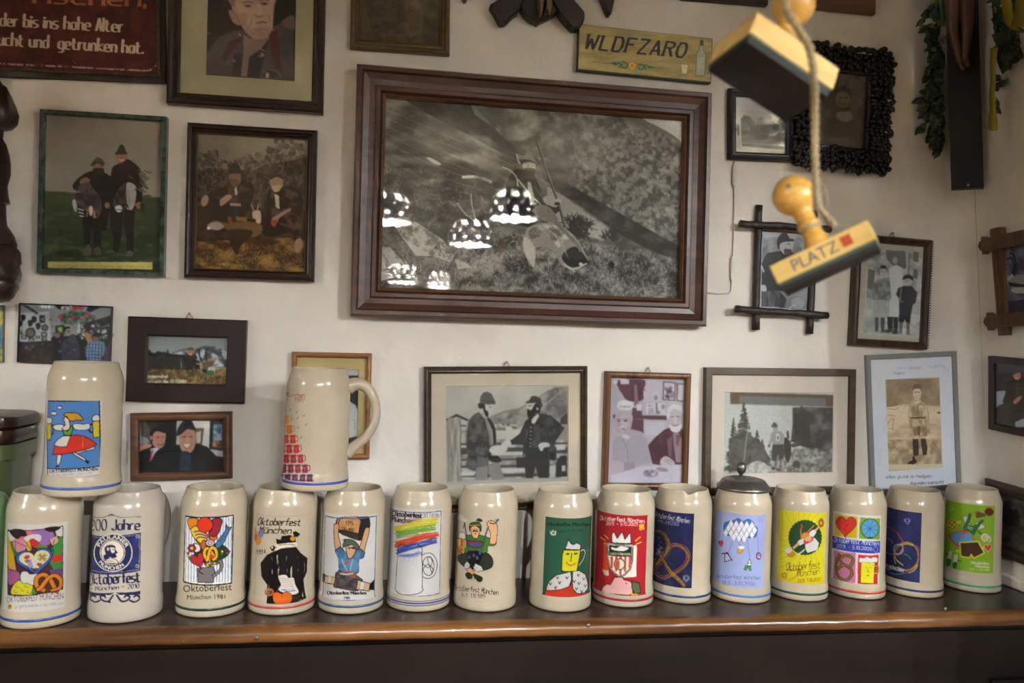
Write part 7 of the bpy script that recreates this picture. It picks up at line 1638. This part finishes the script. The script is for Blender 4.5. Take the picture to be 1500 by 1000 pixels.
# cut off by the top edge
picture('framed_print', 'dark frame whose lower edge just enters the picture above the cream sign', [(1001, -100), (1127, -92), (1124.5, 6), (998, -3)], 0.014, 0.014, 'flat', DARKWOOD, None)
o = hung('wooden_board', 'plain brown wooden board cut off by the top edge above the hanging stamps', 'board', [(1180, -60), (1285, -52), (1282, 20.5), (1176, 10)], 0.012)
MB().box((-o.w / 2, -0.012, -o.h / 2), (o.w / 2, -0.0003, o.h / 2), 0.001).build('board', BROWNWOOD, o.t)

# pictures on the right wall
picture('framed_photograph', 'small dark frame on the right wall with a person in black sitting in snow', [(1447, 521), None, None, (1447, 628.5)], 0.012, 0.0135, 'flat', DARKWOOD_V, a_snow, '1c1a22', pl=RIGHT, width=.19)
picture('framed_print', 'dim framed print on the right wall behind the rightmost mug', [(1440.5, 700.4), None, None, (1441.5, 805)], 0.010, 0.024, 'step', mat('dull_grey_brown_wood', rough=.5, wood=('2b231d', '463a30', 5, 'x')), a_dim, '4c463c', pl=RIGHT, width=.24)
o = hung('carved_frame_photograph', 'brown cross-cornered carved frame on the right wall with a photograph of a shot chamois', 'picture', [(1466.5, 362), None, None, (1473.5, 461)], 0.012, RIGHT, width=.17)
CW = mat('carved_brown_wood', rough=.5, wood=('46301d', '6c4c30', 6, 'z'))
MB().box((-o.w / 2 - .004, -.005, -o.h / 2 - .004), (o.w / 2 + .004, -.0005, o.h / 2 + .004)).build('backing', BOARD, o.t)
put_art((lambda A: (a_chamois(A), A)[1])(flat_art(o, -o.w / 2, o.w / 2, -o.h / 2, o.h / 2, 0.006, '453f42', dens=1.2)), o, 'photograph', INK)
def carved(L, wd, y0, y1, off, vert, cross):
    h = L / 2; w = wd / 2
    pts = [(-h, -w * .8), (-h, w * .8)] if vert else [(-h - .004, 0), (-h + .001, w * .7), (-h + .004, w * .6), (-h + .006, w * 1.35), (-h + .012, w)]
    pts = pts + [(h - .002, w), (h, w * .8), (h, -w * .8), (h - .002, -w)]
    if not vert: pts += [(-h + .012, -w), (-h + .006, -w * 1.35), (-h + .004, -w * .6), (-h + .001, -w * .7)]
    P = [((off + q, p) if vert else (p, off + q)) for p, q in pts]
    b = MB().prism(P, -y1, -y0)
    for k in (-.5, 0, .5):
        c = off + k * wd * .55
        if vert: b.box((c - .0012, -y1 - .0015, -h + .02), (c + .0012, -y1, h - .02))
        else: b.box((-h + .02, -y1 - .0015, c - .0012), (h - .02, -y1, c + .0012))
    b.build('carved_rail', CW, o.t)
for sx in (-1, 1):
    carved(o.h + .078, .026, .002, .014, sx * (o.w / 2 + .010), True, 0)
    carved(o.w + .095, .026, .004, .018, sx * (o.h / 2 + .010), False, 0)
# narrow strip of a picture at the very left
o = picture('framed_print', 'sliver of a small yellowish print at the left edge above the green box', [(-60, 446), (5.5, 447), (4, 531), (-60, 530)], .006, .001, 'flat', BOARD, a_sliver, '6c665a')

# ---------------------------------------------------------------- carved and hanging things
def traced(px, off, pl=BACK):
    """points on a plane parallel to the wall, as (x, z) in the wall's axes"""
    a = np.asarray(px, float).reshape(-1, 2)
    q = pl.hit(a[:, 0], a[:, 1], off) - pl.O
    return [(float(v @ pl.r), float(v @ pl.u)) for v in q]
tr = thing('trophy_plaque', 'dark carved trophy shield with crossed arms and a split pale horn', 'trophy')
DK = mat('dark_stained_carving', '221a15', .42, noise=(20, '2e241c', .4))
def crop_pts(p, ox, oy, k):
    return [v / k + (ox if i % 2 == 0 else oy) for i, v in enumerate(p)]
def slab(name, pts, y0, y1, m, parent, sm=True, bev=.003):
    q = traced(pts, (y0 + y1) / 2)
    if sm: q = [tuple(v) for v in catmull(q, True, 4)]
    P = [(x, z + 1.5) for x, z in q]
    c = np.mean(P, 0)
    n = len(P); lay = [(y0, 1.0), (y1 - bev, 1.0), (y1, None)]
    V = []
    for d, s in lay:
        for x, z in P:
            if s is None:
                dx, dz = x - c[0], z - c[1]; L = math.hypot(dx, dz) + 1e-9; x, z = x - dx / L * bev, z - dz / L * bev
            V.append((x, WALL_Y - d, z))
    F = [(i * n + j, i * n + (j + 1) % n, (i + 1) * n + (j + 1) % n, (i + 1) * n + j) for i in range(2) for j in range(n)] + [tuple(range(n))[::-1], tuple(2 * n + j for j in range(n))]
    return fix(mesh(name, V, F, m, parent, auto=40))
cp = lambda p: crop_pts(p, 660, 0, 5.77)
slab('shield', cp([540, -120, 580, 60, 600, 110, 650, 165, 720, 205, 735, 212, 760, 195, 850, 150, 905, 90, 920, -120]), .001, .02, mat('black_brown_shield', '1c1614', .4), tr)
slab('carved_arm', cp([330, 60, 350, 45, 420, 0, 520, -70, 640, -80, 580, 90, 520, 150, 470, 200, 440, 210, 410, 200, 360, 110]), .002, .026, DK, tr)
slab('carved_arm', cp([1010, -10, 1100, 90, 1122, 130, 1115, 200, 1080, 250, 1040, 258, 1010, 245, 900, 110, 820, -60, 940, -80]), .002, .026, DK, tr)
slab('horn', cp([735, -100, 742, 60, 755, 140, 765, 140, 775, 95, 795, -100]), .018, .040, mat('pale_horn', '6e5a34', .45), tr, False)
slab('horn', cp([800, -100, 803, 90, 815, 95, 828, 155, 848, 100, 850, -100]), .018, .040, mat('pale_horn', '6e5a34', .45), tr, False)
slab('broken_core', cp([770, 150, 785, 85, 800, 105, 812, 90, 822, 110, 822, 150, 800, 165]), .016, .034, mat('black_core', '0c0908', .6), tr, False)
for nm, lab, q in (('carved_point', 'dark pointed carving tip hanging in from the top edge, right of the trophy shield', [1240, -60, 1270, 0, 1320, 120, 1345, 134, 1355, 110, 1380, 0, 1400, -70]), ('antler_tip', 'tiny dark antler tip entering at the top edge, left of the trophy shield', [90, -40, 105, 0, 118, 14, 132, 8, 140, -8, 150, -50])):
    tag(slab(nm, cp(q), .001, .02, DK, None), lab, 'trophy')

# carved wooden figure at the left edge
sil = [(118, 1), (124, 4), (128, 10), (140, 15), (155, 21), (168, 25), (180, 24), (188, 17), (191, 5), (203, 3), (212, 8), (225, 12), (240, 14.5), (255, 13.5), (268, 10), (272, 9), (285, 11), (298, 14), (300, 8), (320, 8), (330, 9), (334, 12), (345, 20), (360, 25), (362, 23), (370, 28.5), (385, 29), (388, 26.5), (400, 29), (410, 28), (413, 25), (420, 27), (435, 19), (441, 12), (443, 2)]
cx = float(BACK.hit(np.array(-14.0), np.array(280.0), .055)[0]); prof = []
for y, x in sil[::-1]:
    p = BACK.hit(np.array(float(x)), np.array(float(y)), .055); prof.append((max(p[0] - cx, .004), p[2]))
fg = MB().lathe(prof, 40, 2, (cx, WALL_Y - .0565, 0), wob=lambda w, z: .06 * math.sin(5 * w + z * 40) * math.sin(z * 55))
fgo = fg.build('carved_figure', mat('dark_carved_wood', '1f1410', .34, noise=(25, '33221a', .4), coat=.15), auto=50)
tag(fgo, 'dark carved wooden figure with a grooved skirt hanging at the left edge', 'carving')

# green box with stepped dark lid, left of the mugs
GG = mat('pale_green_glaze', '66744e', .3, noise=(6, '59674a', .4), coat=.2)
GW = mat('dark_red_brown_turned_wood', rough=.32, wood=('1f110c', '40251a', 3, 'x'), coat=.2)
xe = float(on_plane(38.0, 640.0, 1.37)[0]); za = lambda y: float(on_plane(20.0, float(y), 1.31)[2])
tb = thing('green_box', 'pale green glazed box with a stepped dark wooden lid behind the leftmost mug', 'box', (xe - .3, 1.37, SHELF_Z + .0006))
def rbox(z0, z1, grow, name, m, par):
    n = 10; P = []
    x1 = .3 + grow; y0, y1 = -.062 - grow * .5, .062
    r = .03
    for (cx_, cy_, a0) in ((x1 - r, y0 + r, -pi / 2), (x1 - r, y1 - r, 0)):
        for k in range(n): a = a0 + pi / 2 * k / (n - 1); P.append((cx_ + r * math.cos(a), cy_ + r * math.sin(a)))
    P += [(-.3, y1), (-.3, y0)]
    V = []; h = z1 - z0; lv = [(0, -.004), (.12, -.001), (.5, 0), (.88, -.001), (1, -.004)] if m is GW else [(0, 0), (.5, 0), (1, 0)]
    for t, g in lv:
        g2 = g * (1.6 if m is GW else 1)
        for x, y in P: V.append((x + (g2 if x > 0 else 0), y + (-g2 if y < 0 else 0) * .9, z0 + h * t))
    k = len(P); F = [(i * k + j, i * k + (j + 1) % k, (i + 1) * k + (j + 1) % k, (i + 1) * k + j) for i in range(len(lv) - 1) for j in range(k)] + [tuple(range(k))[::-1], tuple((len(lv) - 1) * k + j for j in range(k))]
    return fix(mesh(name, V, F, m, par, auto=50))
zz = [za(y) - SHELF_Z for y in (611, 631, 654, 676)]
rbox(0, zz[3], -.006, 'body', GG, tb); rbox(zz[3], zz[2], 0, 'cornice', GG, tb)
rbox(zz[2], zz[1] + .001, .002, 'lower_moulding', GW, tb); rbox(zz[1] + .001, zz[0], .004, 'upper_moulding', GW, tb)
vx = on_plane(-22.0, 740.0, 1.262)
v = MB().lathe([(.02, 0), (.027, .004), (.03, .05), (.033, .12), (.0335, .155), (.031, .172), (.024, .184), (.012, .190), (.0, .191)], 32, 2, (float(vx[0]), 1.262, SHELF_Z + .0006)).build('lidded_jar', mat('mint_green_glaze', '5f7c58', .25, coat=.2), smooth=True)
tag(v, 'round-shouldered mint green jar at the left edge beside the leftmost mug', 'jar')

# painted-over cable with two clips on the wall
CB = mat('painted_over_cable', (0.60, 0.57, 0.52), .7)
cbt = thing('wall_cable', 'thin white painted cable with two long clips right of the largest frame', 'cable')
P = [BACK.hit(np.array(float(x)), np.array(float(y)), .002) for x, y in ((1076, 225), (1076, 300), (1074, 370), (1072, 425), (1068, 429), (1050, 430), (1035, 428))]
MB().tube(P, .0016, 8).build('cable', CB, cbt, smooth=True)
for (xa, ya, xb, yb) in ((1075.5, 240, 1075.5, 274), (1073, 375, 1072.5, 412)):
    a_, b_ = BACK.hit(np.array(xa), np.array(float(ya)), .003), BACK.hit(np.array(xb), np.array(float(yb)), .003)
    n = 12; MB().tube([a_ + (b_ - a_) * i / n for i in range(n + 1)], [.0045 * math.sqrt(max(.12, 1 - (2 * i / n - 1) ** 8)) for i in range(n + 1)], 10, flat=.8).build('clip', CB, cbt, smooth=True)

# ---------------------------------------------------------------- crucifix in the corner
CO = Plane((right_x(1.9) - .052, WALL_Y - .055, 1.9), (math.cos(math.radians(-38)), math.sin(math.radians(-38)), 0), (-LEAN * .85, 0, 1))
CO.u = CO.u - CO.r * (CO.u @ CO.r) * 0; CO.n = np.cross(CO.r, CO.u); CO.n /= np.linalg.norm(CO.n)
def cpt(x, y, off=0.0): return CO.hit(np.array(float(x)), np.array(float(y)), off)
cr = thing('crucifix', 'black wooden crucifix hanging in the corner, its carved feet just in view', 'crucifix')
bt = cpt(1417, 277); tp = bt + CO.u * .85
wv = CO.r * .0275; tv = CO.n * .011
V = [p + sx * wv + sy * tv for p in (bt, tp) for sx, sy in ((-1, -1), (1, -1), (1, 1), (-1, 1))]
fix(mesh('upright', V, [(0, 1, 2, 3), (4, 5, 6, 7), (0, 1, 5, 4), (1, 2, 6, 5), (2, 3, 7, 6), (3, 0, 4, 7)], mat('black_painted_wood', '0f0d0d', .55, spec=.25), cr))
cb_ = bt + CO.u * .66; V = [cb_ + sx * CO.r * .060 + sz * CO.u * .025 + sy * tv * 1.02 for sx in (-1, 1) for sz, sy in ((-1, -1), (1, -1), (1, 1), (-1, 1))]
cross_bar = fix(mesh('cross_bar', V, [(0, 1, 2, 3), (4, 5, 6, 7), (0, 1, 5, 4), (1, 2, 6, 5), (2, 3, 7, 6), (3, 0, 4, 7)], Mat.cache['black_painted_wood'], cr))
p = bt + CO.n * .012 + CO.u * .006
MB().lathe([(0, 0), (.003, .001), (.003, .003), (0, .004)], 10, 1, (p[0], p[1], p[2])).build('nail_head', STEEL, cr)
# carved body, one skinned surface
def fp(a, b, c): return bt + CO.r * (a * .9 - .004) + CO.u * (b + .165) + CO.n * (c + .012)
J = [fp(-.002, .26, .022), fp(-.012, .215, .026), fp(-.016, .135, .036), fp(-.003, .075, .02), fp(.004, .056, .026),       # hips, L thigh, knee, ankle, toe
     fp(.012, .215, .026), fp(.012, .135, .036), fp(.006, .078, .026), fp(.012, .06, .034),
     fp(0, .30, .024), fp(0, .35, .026), fp(0, .395, .026), fp(.002, .43, .034), fp(-.036, .39, .02), fp(-.05, .45, .018), fp(-.06, .50, .014), fp(.036, .39, .02), fp(.05, .45, .018), fp(.06, .50, .014)]
E_ = [(0, 1), (1, 2), (2, 3), (3, 4), (0, 5), (5, 6), (6, 7), (7, 8), (0, 9), (9, 10), (10, 11), (11, 12), (10, 13), (13, 14), (14, 15), (10, 16), (16, 17), (17, 18)]
RR = [.022, .017, .011, .0068, .005, .017, .011, .0068, .005, .022, .027, .010, .019, .012, .008, .005, .012, .008, .005]
me = bpy.data.meshes.new('body'); me.from_pydata([tuple(v) for v in J], E_, []); fo = bpy.data.objects.new('body', me); C.objects.link(fo); fo.parent = cr
fo.modifiers.new('s', 'SKIN'); 
for i, r in enumerate(RR): me.skin_vertices[0].data[i].radius = (r, r)
me.skin_vertices[0].data[0].use_root = True
fo.modifiers.new('d', 'SUBSURF').levels = 2; fo.modifiers['d'].render_levels = 2
me.materials.append(mat('dark_flesh_painted_wood', '4a2b22', .45))
# sprays of evergreen tucked behind the crucifix
LEAFM = [mat('dark_evergreen_leaf', '1f3019', .5), mat('mid_evergreen_leaf', '2f4424', .5)]
def leaf_mesh(L, w, k):
    V = [(0, 0, 0)]; n = 4
    for i in range(1, n): t = i / n; s = math.sin(pi * t ** .8) * w; V += [(-s, .15 * s + .02 * L * t, L * t), (0, -.1 * s, L * t), (s, .15 * s + .02 * L * t, L * t)]
    V.append((0, .05 * L, L)); F = [(0, 2, 1), (0, 3, 2)]
    for i in range(n - 2): a = 1 + 3 * i; F += [(a, a + 1, a + 4, a + 3), (a + 1, a + 2, a + 5, a + 4)]
    a = 1 + 3 * (n - 2); F += [(a, a + 1, a + 3), (a + 1, a + 2, a + 3)]
    me = bpy.data.meshes.new('leaf'); me.from_pydata(V, [], F); me.materials.append(LEAFM[k]); return me
LM = [leaf_mesh(.022, .0055, 0), leaf_mesh(.018, .0045, 1), leaf_mesh(.026, .007, 0), leaf_mesh(.045, .013, 0)]
def leaves(root, path, n, spread, seed, big=False, off=(-.004, .022)):
    rng = np.random.RandomState(seed); path = catmull(path, False, 8)
    for i in range(n):
        q = path[rng.randint(len(path))] + rng.randn(2) * spread
        q[0] = min(q[0], 1379) if q[0] < 1410 else max(q[0], 1449)
        p = cpt(q[0], q[1], off[0] + rng.rand() * (off[1] - off[0])) if q[0] < 1410 else RIGHT.hit(np.array(q[0]), np.array(q[1]), .012 + rng.rand() * .03)
        eu = (rng.randn() * .5, pi + rng.randn() * 0.9, rng.randn() * .6 - .5)
        tip = p + np.array(Euler(eu).to_matrix() @ Vector((0, 0, .045 if big else .026)))
        if any(abs((w_ - bt) @ CO.r) < .043 and abs((w_ - bt) @ CO.n) < .07 for w_ in (tip, (tip + p) / 2)): continue
        o_ = bpy.data.objects.new('leaf', LM[3] if big else LM[rng.randint(3)]); C.objects.link(o_); o_.parent = root
        o_.location = Vector(p); o_.rotation_euler = eu
gl = thing('evergreen_spray', 'dark green leafy spray hanging left of the crucifix', 'greenery', group=None)
leaves(gl, [(1366, 0), (1364, 40), (1374, 75), (1368, 92), (1372, 120), (1362, 140), (1368, 165), (1362, 190), (1378, 205), (1382, 214)], 260, 6, 3)
leaves(gl, [(1378, 95), (1382, 150), (1385, 195)], 120, 5, 5)
MB().tube([cpt(1374, -30, 0), cpt(1372, 60, 0), cpt(1377, 200, 0)], .002, 6).build('stem', mat('brown_stem', '33261a', .7), gl)
gr = thing('evergreen_spray', 'broad dark leaves hanging right of the crucifix beside the yellow ribbon', 'greenery')
leaves(gr, [(1456, -20), (1460, 20), (1464, 50), (1468, 70)], 170, 7, 7, off=(-.005, .012)); leaves(gr, [(1462, 30), (1468, 60), (1474, 78)], 26, 6, 8, True, (.0, .015)); leaves(gr, [(1453, 90), (1454, 125), (1453, 155)], 60, 3, 9, off=(-.01, .01))
MB().tube([RIGHT.hit(np.array(x_), np.array(y_), .008) for x_, y_ in ((1452., -30.), (1456., 30.), (1462., 80.))], .002, 6).build('stem', Mat.cache['brown_stem'], gr)
def ribbon(name, label, L, m, off=.0, th=.0006):
    """L: list of (x left, x right, y, offset) in the photograph"""
    V = []
    for xl, xr_, y, d in L: V += [cpt(xl, y, off + d), cpt(xr_, y, off + d * .6)] if xl < 1410 else [RIGHT.hit(np.array(float(xl)), np.array(float(y)), off + d), RIGHT.hit(np.array(float(xr_)), np.array(float(y)), off + d * .6)]
    F = [(2 * i, 2 * i + 1, 2 * i + 3, 2 * i + 2) for i in range(len(L) - 1)]
    o_ = mesh(name, V, F, m, smooth=True); o_.modifiers.new('t', 'SOLIDIFY').thickness = th
    return tag(o_, label, 'ribbon')
YR = mat('yellow_ribbon', '8a7c14', .55); GR2 = mat('green_ribbon', '2c5a38', .5)
ribbon('ribbon', 'narrow yellow ribbon end hanging right of the crucifix', [(1451, 1462, 70, .004), (1450, 1458, 100, .0), (1451, 1459, 120, .006), (1449, 1457, 140, .0), (1450, 1459, 160, .005), (1448, 1461, 172, .0), (1447, 1462, 188, .006), (1450, 1461, 191, .004)], YR, .055)
ribbon('ribbon', 'broad yellow ribbon loop at the top right corner', [(1462, 1478, -30, .0), (1466, 1482, 0, .01), (1469, 1484, 20, .004), (1473, 1490, 36, .012), (1484, 1500, 44, .004), (1496, 1512, 48, .01), (1508, 1524, 30, .0)], YR, .06)
ribbon('ribbon', 'second yellow ribbon fold cut off by the right edge', [(1489, 1520, -30, .0), (1488, 1516, 0, .012), (1486, 1514, 20, .004), (1480, 1506, 40, .01)], YR, .085)
ribbon('ribbon', 'green ribbon at the top left of the crucifix', [(1373, 1383, -30, .0), (1374, 1384, 0, .006), (1376, 1385, 20, .0), (1377, 1384, 38, .005)], GR2, .01)
ribbon('ribbon', 'yellow-green ribbon among the leaves left of the crucifix', [(1364, 1374, -30, .0), (1364, 1375, 0, .006), (1368, 1377, 20, .0), (1372, 1380, 38, .005)], YR, .004)

# ---------------------------------------------------------------- rubber stamps hanging on a string in front
STW = mat('varnished_pale_beech', rough=.28, wood=('d6a044', 'ecbc62', 9, 'x'), coat=.4)
STB = mat('pale_beech_block', rough=.4, wood=('e2bb68', 'f2d084', 7, 'x'))
RUB = mat('dark_stamp_rubber', '1a1718', .6, noise=(60, '2a2320', .4))
FELT = mat('green_grey_cushion', '46564a', .7)
STR = mat('natural_cotton_string', 'b8a684', .85, bump=(500, .6))
def stamp(label, M, L, Wd, H, neck, ball, text):
    t = thing('rubber_stamp', label, 'stamp')
    t.matrix_world = Matrix([r for r in M] + [(0, 0, 0, 1)])
    MB().box((-L / 2, -Wd / 2, -H / 2), (L / 2, Wd / 2, H / 2), .0012).build('block', STB, t)
    MB().box((-L / 2 + .001, -Wd / 2 + .001, -H / 2 - .003), (L / 2 - .001, Wd / 2 - .001, -H / 2 + .0004), .0006).build('cushion', FELT, t)
    MB().box((-L / 2 + .0015, -Wd / 2 + .0015, -H / 2 - .0075), (L / 2 - .0015, Wd / 2 - .0015, -H / 2 - .0028), .0006).build('rubber', RUB, t)
    z = H / 2; r = ball
    prof = [(.0125, z - .001), (.0125, z + .002), (.0105, z + .006), (.0085, z + .012), (.0072, z + .017), (.0078, z + .0195), (.0098, z + .021), (.0098, z + .023), (.008, z + .0245)]
    zc = z + neck
    for k in range(14):
        w = -pi / 2 + .5 + (pi - .5) * k / 13; prof.append((max(r * math.cos(w), .0003), zc + r * math.sin(w)))
    MB().lathe(prof, 40).build('handle', STW, t, smooth=True)
    hb = MB().lathe([(0.0, 0), (.0022, .0), (.0022, .0012), (0, .0018)], 12, 1, (0, -r * .93, zc + r * .2)).build('screw', STEEL, t)
    MB().tube([(.0082 * math.cos(w), .0082 * math.sin(w), z + .0165 + .0012 * w / 6) for w in np.linspace(0, 4 * pi, 40)], .0013, 6).build('string_winding', STR, t, smooth=True)
    if text:
        m1 = mat('blue_grey_stamp_print', '5a6478', .5); m2 = mat('orange_red_patch', 'c24a28', .5)
        T = glyph_tris(text[0]); X = T.reshape(-1, 3 - 1); x0, x1 = X[:, 0].min(), X[:, 0].max(); k = (L * .46) / (x1 - x0)
        V = [(-L * .30 + (x - x0) * k, -Wd / 2 - .0003, -H * .30 + y * H * .85) for x, y in X]
        mesh('printed_word', V, [(3 * i, 3 * i + 1, 3 * i + 2) for i in range(len(V) // 3)], m1, t)
        MB().box((L * .20, -Wd / 2 - .0006, -H * .26), (L * .30, -Wd / 2 + .0002, H * .26)).build('red_patch', m2, t)
    return t
stamp('lower hanging rubber stamp with a round wooden knob and a red patch', [(0.72761, 0.62489, -0.28302, 0.36744), (-0.52536, 0.77289, 0.35586, 0.61728), (0.44112, -0.11024, 0.89065, 1.58803)], .085, .0265, .0176, .0519, .0182, ('PLATZ',))
stamp('upper hanging rubber stamp seen from below, its pale block tilted', [(0.90983, -0.19074, 0.36854, 0.30483), (0.12733, 0.97359, 0.18952, 0.59762), (-0.39496, -0.1255, 0.91009, 1.73747)], .085, .0548, .0202, .052, .0172, None)
def twisted(name, label, pts, r=.0016, parent=None):
    pts = catmull([at_depth(float(x), float(y), d) for x, y, d in pts], False, 14)
    b = MB()
    seg = np.linalg.norm(np.diff(pts, axis=0), axis=1); s = np.concatenate([[0], np.cumsum(seg)])
    for ph in (0, pi):
        P = []
        for i, p in enumerate(pts):
            w = s[i] / .006 * 2 * pi * .5 + ph; P.append(p + (RT * math.cos(w) - FW * math.sin(w)) * r * .75)
        b.tube(P, r, 7)
    o_ = b.build(name, STR, parent, smooth=True)
    if label: tag(o_, label, 'string')
    return o_
twisted('string', 'twisted cotton string running from the top edge down to the lower stamp', [(1146, -60, .55), (1150, -20, .55), (1151, 10, .55), (1163, 34, .553), (1178, 55, .556), (1188, 78, .56), (1193, 120, .57), (1193.5, 170, .59), (1194, 230, .60), (1196, 285, .605), (1200, 305, .607), (1212, 318, .61), (1222, 330, .612)], .0019)
twisted('string', 'short string loop beside the knob of the lower stamp', [(1197, 265, .618), (1206, 272, .62), (1211, 285, .62), (1212, 300, .618), (1209, 312, .617)], .0006)
